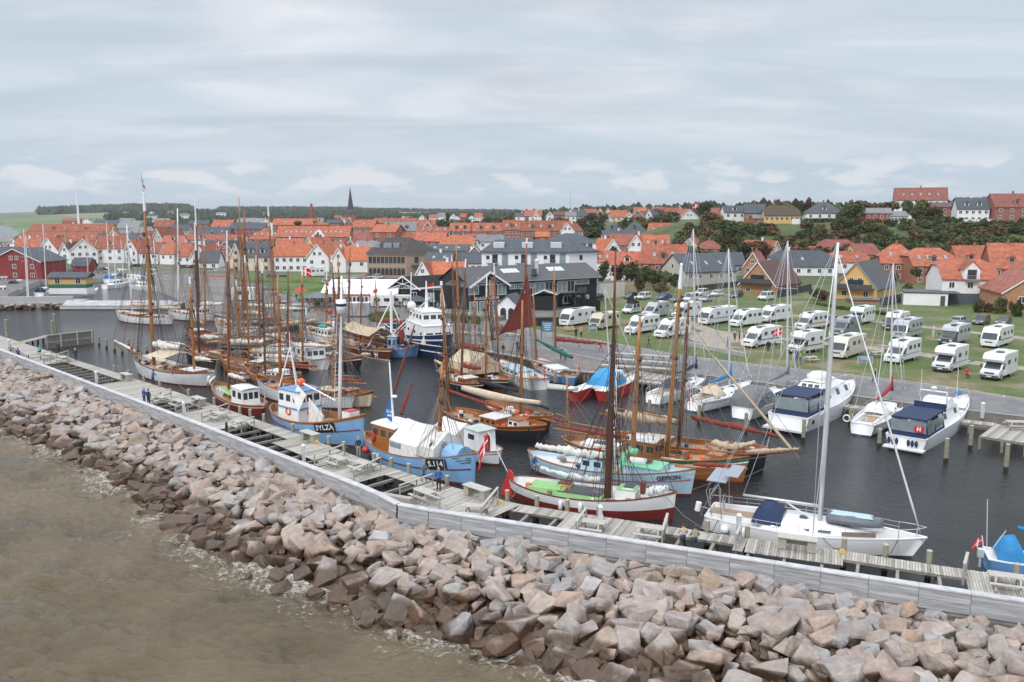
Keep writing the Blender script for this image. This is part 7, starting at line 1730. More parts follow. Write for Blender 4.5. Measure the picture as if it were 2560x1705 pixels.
b=trad('black schooner with white furled sails and cream bowsprit cover beside the white ketch',(640,915),(470,905),5.0,(1.7,1.4,2.3),K5,[(500,(487,560),.18,mastdark,.2),(575,(572,640),.2,mastred,.0)],boomc=[(4,2.2,canvas_w,.4),(6,2.2,canvas_w,.45)],cab=[(.15,.35,2.2,.9,varnish,darkgrey,3),(.5,.62,1.8,.8,varnish,varnish,2)],seed=9,sp=4,jib=canvas_w)
b=trad('green black hulled boat with pale grey long deckhouse in the cluster',(770,925),(625,912),4.6,(1.4,1.2,2.0),[black,dkgreenp,dkgreenp,black,deckg,dkgreenp],[(757,(756,663),.15,mastwood,.1)],cab=[(.35,.82,2.6,1.7,white,mat('pale_aqua_roof',(.42,.55,.55),.5,.05),6)],seed=10,nm='converted_cutter',boomc=[(5,2.4,canvas_w,.3)])
b=trad('small varnished and white open boat with light wooden oars in the cluster',(600,950),(670,938),2.6,(.9,.75,1.3),[hullwhite,varnish,hullwhite,botred,teak,varnish],[],seed=11,nm='small_open_boat',cat='boat',bul=.3)
b=trad('white fishing boat with enclosed white wheelhouse and orange buoy at its stern',(800,925),(700,880),4.2,(1.6,1.4,2.4),[hullwhite,hullwhite,hullwhite,hullwhite,deckw,hullwhite],[(768,(765,770),.12,alu,0)],kind='transom',cab=[(.08,.42,3.0,1.9,white,hullwhite,3)],seed=12,nm='white_fishing_boat',cat='fishing boat'); fender(b,.02,-1,orangep,.25,True)
b=trad('white motor cutter with teal boat cover and brown rounded stern',(880,868),(755,840),4.2,(1.5,1.3,2.1),[hullwhite,hullwhite,hullwhite,botred,teak,white],[(819,(817,675),.17,mastwood,.15),(872,(877,620),.17,mastred,0)],cab=[(.35,.6,2.3,1.4,white,hullwhite,4)],seed=13,boomc=[(5,2.2,canvas_c,.35)]); o=MB(); o.ball((b.L*.55,0,b.zd(.5)+1.7),.8,0,10,5,(1.5,.8,.35)); o.build('boat_cover',mat('teal_cover',(.05,.45,.38),.7,.1),b.root,True)
b=trad('varnished hull gaffer with wide tan tarpaulin and white boot stripe, stern toward the channel',(850,862),(975,902),4.6,(1.5,1.3,1.9),[mastdark,varnish,hullwhite,hullwhite,teak,varnish],[(849,(845,645),.2,mastwood,.0),(905,(905,690),.13,mastred,0)],seed=14,awn=(.3,.85,4.0,2.6,4.6,canvas_t,'tarpaulin',False,.3),boomc=[(1.5,3,None,.1),None]); sailroll(b,(b.L*.08,0,3.9),(b.L*.9,0,3.2),.35,canvas_t,'furled_sail',.2,True,3); ensign(b,1.0,1.2,1.3,-.3,1.1)
b=trad('varnished boat with red brown furled sail and round orange float near the grey container',(900,812),(790,795),4.2,(1.4,1.2,1.8),V5,[(857,(858,700),.12,mastwood,0)],seed=33,cab=[(.3,.5,2.0,1.1,white,hullwhite,3)],boomc=[(5,1.8,canvas_r,.4)])
b=trad('dark hulled schooner with white covered sails farthest up the old quay',(700,800),(560,800),4.4,(1.4,1.2,1.8),K5,[(640,(640,640),.16,mastwood,.1)],seed=34,cab=[(.3,.5,2.0,1.1,varnish,varnish,3)],boomc=[(6,1.8,canvas_w,.5)])
b=trad('grey blue small trawler with blue wheelhouse and A frame mast',(965,890),(1042,892),3.9,(1.5,1.3,2.0),[bluep2,bluep2,maroon,botred,deckg,bluep2],[(992,(995,795),.1,mastdark,0)],cab=[(.12,.42,2.3,2.3,bluep,hullwhite,2)],seed=15,nm='small_blue_trawler',cat='fishing boat',kind='round'); sailroll(b,(b.L*.5,0,1.9),(b.L*.52,0,5.5),.5,canvas_r,'tan_steadying_sail',0,False)
o=MB()
for sd in (-1,1): o.tube([(b.L*.1+3*sd,sd,1.5),(b.L*.2,0,8.5)],.12,6)
o.tube([(b.L*.2,0,1.5),(b.L*.2,0,10)],.22,8); o.tube([(b.L*.25,0,3.5),(b.L*1.5,-1,9.2)],.1,6); o.tube([(b.L*.25,0,2.9),(b.L*1.35,-1,8.0)],.07,6); o.build('crane_gantry',white,b.root)
b=make_boat('navy_trawler','large navy blue and white steel trawler with tall white wheelhouse moored at the quay','fishing boat',(1005,850),(1122,905),6.6,(2.9,2.7,4.3),'motor',[navyp,navyp,hullwhite,black,deckg,navyp],.9,(1.0,.2),railm=hullwhite)
for p in b.hull.data.polygons:
 if p.center.x>b.L*.99: p.material_index=0
cabin(b,.42,.82,4.9,2.7,white,hullwhite,3,name='superstructure',front=1,wz=.55,wh=.16); cabin(b,.45,.72,3.9,1.8,white,hullwhite,4,z=b.zd(.6)+2.8,name='bridge',front=2,wz=.6,wh=.36); o=MB(); z=b.zd(.6)+4.6; x=b.L*.58
o.tube([(x,0,z),(x,0,z+4.6)],[.3,.1],8); o.bar((x,-2.4,z+3.4),(x,2.6,z+3.6),.2,.2); o.bar((x-.5,-2.5,z+.2),(x,-2.4,z+6),.14,.14); o.ball((x-.5,-2.3,z+.8),.7,0,10,5); o.bar((x-.1,2.6,z+3.6),(x+.3,2.9,z+.2),.14,.14); o.build('radar_mast',white,b.root)
text('HM 253',.7,white,b.root,(b.L*.86,-3.12,3.9),(pi/2,0,.5),'lettering',.01) if False else None
for z_ in (1.9,.9):
 o=MB()
 for sd in (-1,1):
  P=[Vector((b.X(s,z_),sd*(b.width(s,z_)+.03),z_+(s-.5)*.7)) for s in [.2+.8*i/10 for i in range(11)]]
  for i in range(10): o.bar(P[i],P[i+1],.12,.14)
 o.build('rubbing_strake',hullwhite,b.root)
guard(b,.5,.95,.9); clutter(b,.05,.4,14,3); finish(b)
b=trad('black gaff ketch under cream boom tent near the centre of the harbour',(1265,978),(1118,932),4.4,(1.5,1.25,2.0),[black,mastdark,hullwhite,botred,teak,varnish],[(1155,(1140,589),.2,mastwood,.0),(1218,(1217,690),.15,mastwood,.2)],seed=16,awn=(.32,.72,3.9,1.5,4.1,canvas_c),boomc=[(6,3.0,canvas_r,.36),(3,2.2,None,.1)],sp=3,rigm=ropeblk)
b=trad('white ketch with pale cabin tent right of the black tented ketch',(1348,975),(1245,930),4.0,(1.5,1.25,1.9),[hullwhite,hullwhite,maroon,hullwhite,teak,white],[(1306,(1317,598),.18,mastred,.03),(1248,(1213,660),.14,mastred,.1)],kind='transom',seed=17,cab=[(.3,.7,2.4,.8,hullwhite,palebl,4)],ens=True)
s,base,t,r_=b.masts[0]; o=MB(); iw=b.M.inverted(); A=iw @ HZ(1318,678,(b.M @ base).y-.3); B_=iw @ HZ(1244,840,(b.M @ base).y-4.5); C_=iw @ HZ(1335,815,(b.M @ base).y+.5)
n=9
def sp_(u,v): p=A.lerp(C_,u)+(B_-C_)*((1-v)*u**1.5); return p+Vector((0,.8*sin(pi*v)*u,0))
for i in range(n):
 for j in range(n): o.poly([sp_(i/n,j/n),sp_((i+1)/n,j/n),sp_((i+1)/n,(j+1)/n),sp_(i/n,(j+1)/n)])
sl_=o.build('hoisted_red_sail',canvas_r,b.root,True); o=MB(); o.poly([sp_(.33,.55)+Vector((0,-.06,0)),sp_(.38,.5)+Vector((0,-.06,0)),sp_(.38,.62)+Vector((0,-.06,0))]); o.build('sail_emblem',white,sl_)
b=trad('blue hulled cutter with long dark green sail cover and white topsides',(1435,965),(1338,925),3.8,(1.5,1.25,1.9),[bluep2,hullwhite,hullwhite,botred,teak,white],[(1335,(1325,720),.16,mastwood,.0)],seed=18,cab=[(.3,.6,2.2,.7,white,hullwhite,3)],ens=True); sailroll(b,(b.L*.05,0,3.6),(b.L*1.0,0,4.4),.34,canvas_g,'green_sail_cover',.1,False)
b=trad('white rowing gig hull with blue stripes at the shore jetty',(1497,948),(1420,938),2.6,(1.2,1.0,1.4),[hullwhite,hullwhite,bluep2,hullwhite,teak,palebl],[],seed=19,cat='boat',nm='white_gig')
b=trad('varnished schooner with red brown furled sails lying against the road quay',(1560,922),(1385,893),4.0,(1.3,1.1,1.6),V5,[(1380,(1385,668),.17,mastwood,0)],seed=20,boomc=[(10,1.5,canvas_r,.35)])
b=trad('brown ketch with folded tan sails moored at the sheet pile quay',(1330,892),(1230,872),3.8,(1.4,1.2,1.8),V5,[(1207,(1213,700),.16,mastwood,0),(1180,(1182,720),.13,mastdark,.08)],seed=21,boomc=[(6,1.8,canvas_r,.4)])
b=trad('black hull yawl with wide cream boom cover behind the blue tented boat',(1118,1052),(1355,1112),4.4,(1.4,1.2,2.0),[black,mastdark,varnish,black,teak,varnish],[(1070,(1048,706),.19,mastwood,.02)],seed=22,cab=[(.45,.62,2.2,.9,varnish,hullwhite,3),(.72,.82,1.6,.9,hullwhite,varnish,2)],rigm=ropeblk);
for (x0,y0),(x1,y1),rr_,mm in (((975,1012),(1037,812),.17,mastdark),((1002,1035),(1029,961),.22,canvas_r)):
 iw=b.M.inverted(); W_=wpt(b,.02).y; m=MB(); A=iw @ HZ(x0,y0,W_); C=iw @ HZ(x1,y1,W_+2); m.tube([A,A.lerp(C,.5),C],[rr_,rr_*.9,rr_*.4],7); m.build('raised_spar',mm,b.root)
sailroll(b,(b.L*.18,0,3.9),(b.L*.98,0,4.0),.42,canvas_c,'boom_cover',.2,False,4); m=MB(); m.tube([(b.L*.02,0,3.3),(b.L*.6,0,2.6)],.16,8); m.build('red_spar',canvas_r,b.root); lifering(b,(b.L*.9,-.8,2.6))
b=trad('long low varnished smack with black sail covers in the middle channel',(1225,1030),(1372,1078),3.8,(1.2,1.0,1.7),[mastdark,varnish,varnish,black,teak,varnish],[(1306,(1306,750),.16,mastwood,0)],seed=23,rigm=ropeblk); sailroll(b,(-2.5,.3,3.0),(b.L*.45,.3,3.1),.3,canvas_k,'black_boom_cover',0,False); sailroll(b,(b.L*.4,-.5,2.7),(b.L+.5,-.5,2.5),.3,canvas_k,'black_sail_cover',0,False)
b=trad('dark hulled ketch with bare varnished masts between the white schooner and the marquee quay',(700,868),(560,892),4.4,(1.5,1.2,2.1),K5,[(648,(642,600),.17,mastred,0),(600,(590,700),.14,mastwood,.1)],seed=61,boomc=[(6,2.2,canvas_c,.4),(3,2,canvas_w,.3)],cab=[(.2,.4,2.0,.9,varnish,hullwhite,3)],sp=3,jib=canvas_c)
b=trad('varnished cutter with white boom cover wedged behind the small dark red boat',(745,960),(620,945),3.8,(1.4,1.15,1.9),V5,[(665,(655,660),.15,mastdark,.08)],seed=62,boomc=[(5,2.2,canvas_w,.35)],cab=[(.25,.5,2.0,.8,white,hullwhite,3)],sp=2)
b=trad('brown smack with tan red boom cover behind the tan tarpaulin boat',(1010,850),(890,840),4.0,(1.4,1.2,1.9),V5,[(945,(938,700),.15,mastwood,0)],seed=63,boomc=[(5,2,canvas_r,.35)],cab=[(.25,.45,2.0,1.2,white,hullwhite,2)])
b=trad('slim black yawl with cream covers between the black tented ketch and the white ketch',(1225,905),(1140,885),3.6,(1.3,1.1,1.8),K5,[(1110,(1107,640),.14,mastred,.06),(1190,(1186,730),.12,mastwood,0)],seed=64,boomc=[(4,2,canvas_c,.35),None])
for k,(st,bw,top,lab) in enumerate([((690,935),(560,925),(612,640),'brown sloop with rolled cream sail right behind the small open boat'),((800,905),(900,925),(788,640),'dark sloop moored inside the white fishing boat, cream jib hanging at its bow'),((470,840),(560,862),(523,600),'brown cutter with bowsprit wrapped in cream sail behind the two white ketch masts'),((660,885),(780,895),(733,660),'varnished cutter deep inside the cluster beside the pale grey deckhouse'),((1200,985),(1110,955),(1182,650),'black sloop with maroon rolled sail beyond the cream boom cover')]):
 trad(lab,st,bw,3.8,(1.4,1.15,2.0),[V5,K5,V5,C5,K5][k],[((st[0]+bw[0])/2,top,.15,[mastwood,mastred,mastwood,mastred,mastdark][k],.06)],seed=80+k,boomc=[(4.5,2,[canvas_c,canvas_c,canvas_t,canvas_w,canvas_r][k],.36)],cab=[(.22,.42,1.9,.9,varnish,hullwhite,3)],sp=2.5,jib=canvas_c)
for q in [((975,1012),(1037,812),.16,mastdark),((1002,1035),(1029,961),.2,canvas_r),((1545,980),(1676,758),.13,canvas_r),((1272,895),(1292,820),.2,canvas_g)]:
 pass
A0=G(1435,1000); r0=thing('red_catamaran','red hulled catamaran with bright blue cockpit tent and an inflatable dinghy on its stern','catamaran',(A0.x,A0.y,0),0)
cat_=[redp,hullwhite,redp,botred,hullwhite,hullwhite]
hulls=[]
for st,bw in (((1432,1004),(1525,965)),((1505,1003),(1600,962))):
 h_=make_boat('tmp','x','x',st,bw,1.6,(1.3,1.2,1.5),'motor',[redp,redp,redp,redp,hullwhite,hullwhite],.1,(.5,.5),n=14,railm=hullwhite)
 hulls.append(h_)
for h_ in hulls:
 for c in list(h_.root.children):
  M=h_.M.copy(); c.parent=r0; c.matrix_parent_inverse=Matrix.Identity(4); c.matrix_local=Matrix.Translation(-Vector((A0.x,A0.y,0))) @ M
 bpy.data.objects.remove(h_.root)
d1=hulls[0].M @ Vector((hulls[0].L/2,0,1.1))-Vector((A0.x,A0.y,0)); d2=hulls[1].M @ Vector((hulls[1].L/2,0,1.1))-Vector((A0.x,A0.y,0)); mid=(d1+d2)/2; rzc=hulls[0].rz
m=MB(); m.box((mid.x,mid.y,1.25),(hulls[0].L*.6,(d2-d1).length*.95,.35),rz=rzc); m.build('bridge_deck',hullwhite,r0); m=MB(); m.box((mid.x+.6,mid.y+1.4,1.95),(3.2,2.6,1.1),rz=rzc,tx=.75,ty=.8); m.build('coachroof',hullwhite,r0)
m=MB(); rg=[]
for i in range(9):
 t=i/8; x=-2.4+4.2*t; hgt=1.9*sin(pi*(.12+.76*t))**.6; rg.append([Matrix.Rotation(rzc,3,'Z') @ Vector((x,cos(a)*1.7,max(0,sin(a))*hgt))+Vector((mid.x,mid.y-.6,1.4)) for a in [pi*k/10 for k in range(11)]])
m.loft(rg,0,True,False); tb=m.build('cockpit_tent',mat('bright_blue_canvas',(.03,.28,.58),.6,.1),r0,True); m=MB()
for s_ in (-.5,.7):
 c=Matrix.Rotation(rzc,3,'Z') @ Vector((s_-.3,-1.55,0))+Vector((mid.x,mid.y-.62,2.15)); m.box(c,(1.0,.12,.9),rz=rzc)
m.build('tent_window',glasslt,tb)
m=MB(); c=Vector((-1.2,-.8,1.5)); m.tube([c+Vector((-2,-.5,.3)),c+Vector((.9,-.5,0)),c+Vector((1.4,0,0)),c+Vector((.9,.5,0)),c+Vector((-2,.5,.3))],.26,8); dg=m.build('inflatable_dinghy',mat('pale_inflatable',(.5,.49,.46),.5,.1),r0,True)
m=MB(); t_=HZ(1512,720,A0.y+mid.y)-A0; m.tube([(mid.x+.4,mid.y+.4,2),(t_.x,mid.y+.4,t_.z)],[.1,.06],8); m.build('mast',alu,r0); m=MB(); m.tube([(t_.x,mid.y+.4,t_.z),(mid.x+4.5,mid.y+2.6,1.6)],.04,5); m.build('forestay',white,r0)
def yacht(lab,st,bw,B,fb,mst,boomc,stripe=None,hood=None,canopy=None,group=None,name='sailing_yacht',r_=.11,bm=True,extra=None,dk=hullwhite,foresail=True):
 b=make_boat(name,lab,'sailing yacht',st,bw,B,fb,'yacht',[gelcoat,gelcoat,stripe or gelcoat,stripe or gelcoat,dk,gelcoat],.07,(.8,-.35),n=24,railm=gelcoat,trim=True)
 if stripe:
  for p in b.hull.data.polygons:
   if p.material_index==3 and p.center.z>-.1: pass
 b.hull.data.materials[3]=navyp if stripe else darkgrey
 L=b.L; z=b.zd(.5); m=MB(); rings=[]
 for s,w_,h in ((.30,.36,.05),(.32,.38,.48),(.45,.40,.55),(.60,.34,.48),(.74,.2,.25),(.82,.08,.03)):
  zz=b.zd(s); W_=w_*B; rings.append([Vector((s*L,W_,zz)),Vector((s*L,W_*.8,zz+h*.9)),Vector((s*L,0,zz+h*1.05)),Vector((s*L,-W_*.8,zz+h*.9)),Vector((s*L,-W_,zz))])
 m.loft(rings,0,True,False); cr_=m.build('coachroof',gelcoat,b.root,True)
 for sd in (-1,1):
  for s_a,s_b in ((.36,.43),(.46,.54),(.58,.64)):
   o=MB(); W1,W2=.385*B,.36*B; wa=lerp(.385,.33,(s_a-.36)/.28)*B; wb=lerp(.385,.33,(s_b-.36)/.28)*B
   o.poly([(s_a*L,sd*(wa*.955+.02),b.zd(s_a)+.18),(s_b*L,sd*(wb*.955+.02),b.zd(s_b)+.18),(s_b*L,sd*(wb*.90+.02),b.zd(s_b)+.33),(s_a*L,sd*(wa*.90+.02),b.zd(s_a)+.33)]); o.build('cabin_window',glass,cr_)
 for s in (.5,.7): o=MB(); o.box((s*L,0,b.zd(s)+(.60 if s<.6 else .42)),(.5,.5,.05)); o.build('deck_hatch',darkgrey,cr_)
 m=MB(); m.box((.16*L,0,b.zd(.16)-.02),(.25*L,.42*B,.1)); m.build('cockpit_floor',teak,b.root); m=MB()
 for sd in (-1,1): m.box((.17*L,sd*.27*B,b.zd(.17)+.15),(.27*L,.18,.3))
 m.build('cockpit_coaming',gelcoat,b.root); m=MB(); c=Vector((.10*L,0,b.zd(.1)+.9)); m.tube([c+Vector((0,cos(t)*.45,sin(t)*.45)) for t in [2*pi*i/16 for i in range(17)]],.025,5); m.tube([c,c-Vector((-.1,0,.9))],.06,6); m.build('steering_wheel',steel,b.root)
 pulpit(b); guard(b,.08,.9,.6)
 if hood:
  o=MB(); x=.33*L; rg=[]
  for t,h in ((-.9,.25),(-.3,1.15),(.3,1.2),(1.0,.5)): rg.append([Vector((x+t,cos(a)*B*.36,b.zd(.33)+.25+max(0,sin(a))*h)) for a in [pi*k/8 for k in range(9)]])
  o.loft(rg,0,False,False); o.build('spray_hood',hood,b.root,True)
 if canopy:
  o=MB(); rg=[]
  for t,h in ((.02,1.0),(.06,1.9),(.2,2.1),(.32,1.7),(.4,.6)): rg.append([Vector((t*L,cos(a)*B*.42,b.zd(t)+.1+max(0,sin(a))**.5*h)) for a in [pi*k/8 for k in range(9)]])
  o.loft(rg,0,True,False); cy=o.build('cockpit_canopy',canopy,b.root,True)
  for sd in (-1,1): o=MB(); o.box((.14*L,sd*B*.40,b.zd(.14)+1.2),(.09*L,.1,.8)); o.box((.24*L,sd*B*.40,b.zd(.24)+1.15),(.07*L,.1,.7)); o.build('canopy_window',glasslt,cy)
 if mst:
  mast(b,mst[0],(mst[1],mst[2]),r_,alu,0,stays=False); s,base,t,rm=b.masts[0]
  m=MB()
  for f_ in (.42,.68):
   q=base.lerp(t,f_); m.bar(q+Vector((-.1,0,0)),q+Vector((-.3,B*.36,.05)),.07,.04); m.bar(q+Vector((-.1,0,0)),q+Vector((-.3,-B*.36,.05)),.07,.04)
  m.build('spreader',alu,b.root)
  for sd in (-1,1):
   e=Vector((s*L-.2,sd*B*.46,b.sheer(s))); q1=base.lerp(t,.42)+Vector((-.3,sd*B*.36,0)); q2=base.lerp(t,.68)+Vector((-.3,sd*B*.36,0)); stay(b,e,q1); stay(b,q1,q2); stay(b,q2,t); stay(b,e,base.lerp(t,.42)); stay(b,t,Vector((.0,sd*B*.3,b.sheer(0))))
  if foresail: forestay_roll(b,b.X(1,b.sheer(1))-.4,mat('white_roll',(.72,.72,.74),.6,.06),.07,0,.97)
  if bm:
   a=base+Vector((0,0,1.5)); c=a+Vector((-.38*L,0,.02)); o=MB(); o.tube([a,c],.09,8); o.build('boom',alu,b.root,True)
   if boomc: sailroll(b,a+Vector((-.05,0,.55)),c+Vector((0,0,.12)),.26,boomc,'sail_cover',.12,False); o=MB(); o.tube([a+Vector((.02,0,.0)),a+Vector((0,0,1.7))],[.26,.12],8); o.build('sail_cover_front',boomc,b.root,True)
   stay(b,c,t)
 b.rig_m=steel; return b
b=yacht('big white sailing yacht with navy spray hood and grey dinghy on its foredeck',(1760,1312),(2278,1394),4.4,(1.15,1.1,1.45),(2066,2095,606),None,None,canvas_n,r_=.16,dk=mat('grey_yacht_deck',(.56,.56,.55),.6,.06)); L=b.L
o=MB(); c=Vector((L*.73,.1,b.zd(.73)+.65)); rg=[]
for t,w_,h in ((-1.6,.62,.4),(-1.4,.75,.5),(0,.78,.52),(1.0,.7,.5),(1.6,.4,.42),(1.85,.1,.3)): rg.append([c+Vector((t,cos(a)*w_,sin(a)*h*(1 if sin(a)>0 else .4))) for a in [2*pi*k/12 for k in range(12)]])
o.loft(rg); dd=o.build('upturned_dinghy',mat('grey_inflatable',(.12,.14,.16),.5,.1),b.root,True); o=MB(); o.box(c+Vector((-.1,0,.47)),(2.6,.85,.1),tx=.85,ty=.6); o.build('dinghy_bottom',mat('pale_blue_grp',(.42,.55,.62),.4,.05),dd)
o=MB(); o.tube([(.02*L,.3,1.3),(.0*L,.3,2.4),(.02*L,.3,3.0)],.03,5);
for y in (-1.4,1.4): o.tube([(.06*L,y,1.1),(.045*L,y,3.1),(.10*L,y,3.3),(.11*L,y,1.1)],.035,6)
o.tube([(.045*L,-1.4,2.6),(.045*L,1.4,2.6)],.035,6); o.build('stern_gantry',steel,b.root); o=MB(); o.box((.05*L+.4,0,3.75),(1.3,3.2,.06),rz=.0); o.box((.05*L+1.3,.2,4.1),(.9,2.8,.05)); o.build('solar_panel',mat('solar_blue_grey',(.30,.34,.40),.25,.05),b.root)
o=MB(); o.tube([(-.3,-.9,1.3),(-.2,-.9,1.9)],[.2,.2],8); o.build('life_raft_canister',white,b.root); fender(b,.12,-1,white,.2,True); fender(b,.22,-1,white,.16); fender(b,.55,-1); o=MB(); o.bar((L*.69,-1.75,b.zd(.69)+.35),(L*.84,-1.35,b.zd(.8)+.4),.04,.3); o.build('gangplank',mat('plank_brown',(.25,.19,.15),.8,.15),b.root)
o=MB(); s,base,t,rm=b.masts[0]; o.tube([base+Vector((-.1,0,.3)),base+Vector((-2.2,0,1.45))],.06,6); o.build('boom_vang',alu,b.root); lines(b,[(.08,-1,1770,1330),(.6,-1,2112,1375),(.9,-1,2212,1392),(.98,-1,2400,1420)],m=ropeblk); finish(b,steel)
b=yacht('white yacht with navy stripe, bright blue sail cover and cream spray hood',(1730,1030),(1868,985),3.5,(1.2,1.1,1.5),(1820,1821,622),canvas_b,navyp,canvas_c,r_=.12); ensign(b,0,1.0,1.4,.3,.8); finish(b,steel)
b=yacht('white yacht with dark blue cockpit cover left of the navy striped yacht',(1632,1012),(1760,965),3.3,(1.1,1.05,1.4),(1735,1733,572),canvas_n,None,canvas_n,r_=.11); finish(b,steel)
b=yacht('white yacht with grey cockpit canopy and grey sail cover',(1852,1050),(1985,985),3.6,(1.25,1.15,1.5),(1964,1968,602),canvas_gr,None,None,canvas_gr,r_=.12); finish(b,steel)
b=yacht('small white yacht with dark red sail cover and horseshoe buoy on the stern rail',(2152,1090),(2252,1010),3.4,(1.15,1.0,1.35),(2221,2227,658),mat('dark_red_cover',(.30,.02,.035),.7,.1),maroon,canvas_w,r_=.11); lifering(b,(-.1,1.4,1.6),white,.32,'x'); finish(b,steel)
def motor(lab,st,bw,B,fb,cols,parts,name='motor_cruiser',cat='motor boat',group=None,n=20):
 b=make_boat(name,lab,cat,st,bw,B,fb,'motor',[cols,cols,cols,cols,gelcoat,gelcoat],.12,(1.3,.0),n=n,railm=gelcoat,group=group);
 for p in parts: cabin(b,*p[:6],win=p[6],z=p[7] if len(p)>7 else None,taper=p[8] if len(p)>8 else .8,over=.05,front=2,roundroof=.12,name='saloon',wz=.62,wh=.4)
 return b
def blue_canopy(b,s0,s1,w_,h,m=canvas_n,z=None):
 z=b.zd(s0) if z is None else z; o=MB(); x0,x1=s0*b.L,s1*b.L
 for x in (x0+.1,(x0+x1)/2,x1-.1):
  for sd in (-1,1): o.bar((x,sd*w_/2,z),(x,sd*w_*.42,z+h),.12,.12)
 o.box(((x0+x1)/2,0,z+h),(x1-x0+.2,w_*.9,.14)); o.box((x0,0,z+.25),(.1,w_,.5))
 for sd in (-1,1): o.box(((x0+x1)/2,sd*w_/2,z+.2),(x1-x0,.08,.4))
 c=o.build('cockpit_canopy',m,b.root); g=MB(); g.box((x0-.01,0,z+h*.58),(.05,w_*.9,h*.62)); g.build('canopy_window',glasslt,c)
 for sd in (-1,1): g=MB(); g.box(((x0+x1)/2,sd*w_*.465,z+h*.55),(x1-x0-.2,.05,h*.55)); g.build('canopy_window',glasslt,c)
b=motor('large white motor cruiser with dark blue rear canopy and bathing platform',(1968,1078),(2120,1000),4.6,(1.6,1.7,2.2),gelcoat,[(.34,.78,3.6,1.5,gelcoat,gelcoat,3,None,.62),(.3,.58,3.0,.7,gelcoat,gelcoat,0,3.3,.7)]); blue_canopy(b,.04,.32,3.8,2.0); o=MB(); o.box((-.7,0,.45),(1.5,4.0,.2)); o.build('bathing_platform',deckw,b.root); o=MB(); o.ball((b.L*.45,0,4.3),1.3,0,10,5,(1.3,1,.5)); o.build('flybridge_cover',canvas_w,b.root,True); pulpit(b,.7,3.0,False); guard(b,.5,.8,.6); finish(b)
for s,hh in ((.08,.5),(.6,.12),(.66,.12)): o=MB(); z=b.sheer(s)*.62; o.box((b.X(s,z),-b.width(s,z)-.01,z),(.5 if hh>.3 else .3,.06,hh)); o.build('hull_window',glass,b.root)
b=motor('white flybridge cruiser with navy canopy, navy fenders and H flag in its rear window',(2262,1128),(2405,1035),3.9,(1.35,1.4,1.9),gelcoat,[(.3,.66,3.0,1.3,gelcoat,gelcoat,2,None,.75)]); blue_canopy(b,.03,.3,3.4,1.75); o=MB(); o.box((b.L*.36,0,b.zd(.4)+1.75),(.14,2.9,.75)); o.build('flybridge_dodger',canvas_n,b.root); o=MB(); o.box((b.L*.5,0,b.zd(.4)+1.8),(2.4,2.6,.8),tx=.6,ty=.85); o.build('flybridge',gelcoat,b.root)
o=MB(); x=b.L*.4; z=b.zd(.4)+1.6; o.tube([(x,-1.3,z),(x+.2,-1.2,z+1.5),(x+.2,1.2,z+1.5),(x,1.3,z)],.1,6); o.ball((x+.2,0,z+1.8),.3,0,8,4,(1,1,.6)); o.build('radar_arch',gelcoat,b.root,True); o=MB(); o.box((-.35,0,.35),(.8,3.5,.14)); o.build('bathing_platform',gelcoat,b.root)
for k in range(3):
 for y0 in (-.95,.75): o=MB(); o.ball((-.1,y0+k*.34,.85),.15,0,8,6,(1,1,2.2)); o.build('fender',canvas_n,b.root,True)
o=MB(); o.box((.26,-1.0,b.zd(0)+.95),(.05,.8,.55)); fl_=o.build('flag_panel',flagred,b.root); text('H',.5,white,fl_,(.22,-1.0,b.zd(0)+.95),(pi/2,0,-pi/2),'lettering',.01,.02); pulpit(b,.7,3.0,False); guard(b,.55,.8,.6)
o=MB()
for x,y in ((b.L*.42,1.2),(b.L*.62,-1.1)): o.tube([(x,y,2.5),(x-.3,y,6.4)],.025,4)
o.build('antenna',white,b.root); o=MB(); o.ball((b.L*.95,.3,b.sheer(.95)+.7),.4,0,8,5,(1.2,.8,.7)); o.build('blue_bag',canvas_b,b.root,True); finish(b)
b=motor('small blue boat with bright blue canopy, outboard motors and red flag at the right edge',(2462,1418),(2640,1440),2.3,(.9,.85,1.2),bluep2,[],n=14,name='small_blue_boat');
o=MB(); rg=[]
for t,h in ((.12,.3),(.2,1.2),(.38,1.4),(.5,.6)): rg.append([Vector((t*b.L,cos(a)*.95,b.zd(t)+.15+max(0,sin(a))*h)) for a in [pi*k/8 for k in range(9)]])
o.loft(rg,0,False,False); o.build('canopy',canvas_b,b.root,True); o=MB(); o.tube([(b.L*.42,.2,2.7),(b.L*.95,.2,2.3)],[.12,.2],8); o.build('boom_cover',canvas_b,b.root,True); ensign(b,0,.7,1.1,.2,.9); o=MB(); o.box((-.3,0,.9),(.35,.35,.5)); o.box((-.3,0,.4),(.12,.15,.9)); o.build('outboard_motor',alu,b.root); o=MB(); o.tube([(.1,.4,1),(-.1,.4,4.2)],.02,4); o.tube([(.1,-.3,1),(.9,-.3,2.6)],.02,4); o.build('antenna',white,b.root)
b=make_boat('grey_ship','long grey naval style vessel with red waterline in the inner basin','ship',(28,704),(176,693),5.5,(2.0,1.9,3.2),'motor',[grey,grey,grey,botred,grey,grey],.5,(1.5,.3),railm=grey); b.hull.data.materials[0]=mat('ship_grey',(.25,.28,.31),.5,.08); cabin(b,.08,.28,3.6,2.4,b.hull.data.materials[0],grey,3,name='wheelhouse',front=2); cabin(b,.3,.58,3.2,1.5,b.hull.data.materials[0],hullwhite,6,name='deckhouse',front=0)
mast(b,125,(122,610),.15,grey,0,stays=True); finish(b)
GRP='white motor boats in the inner basin'
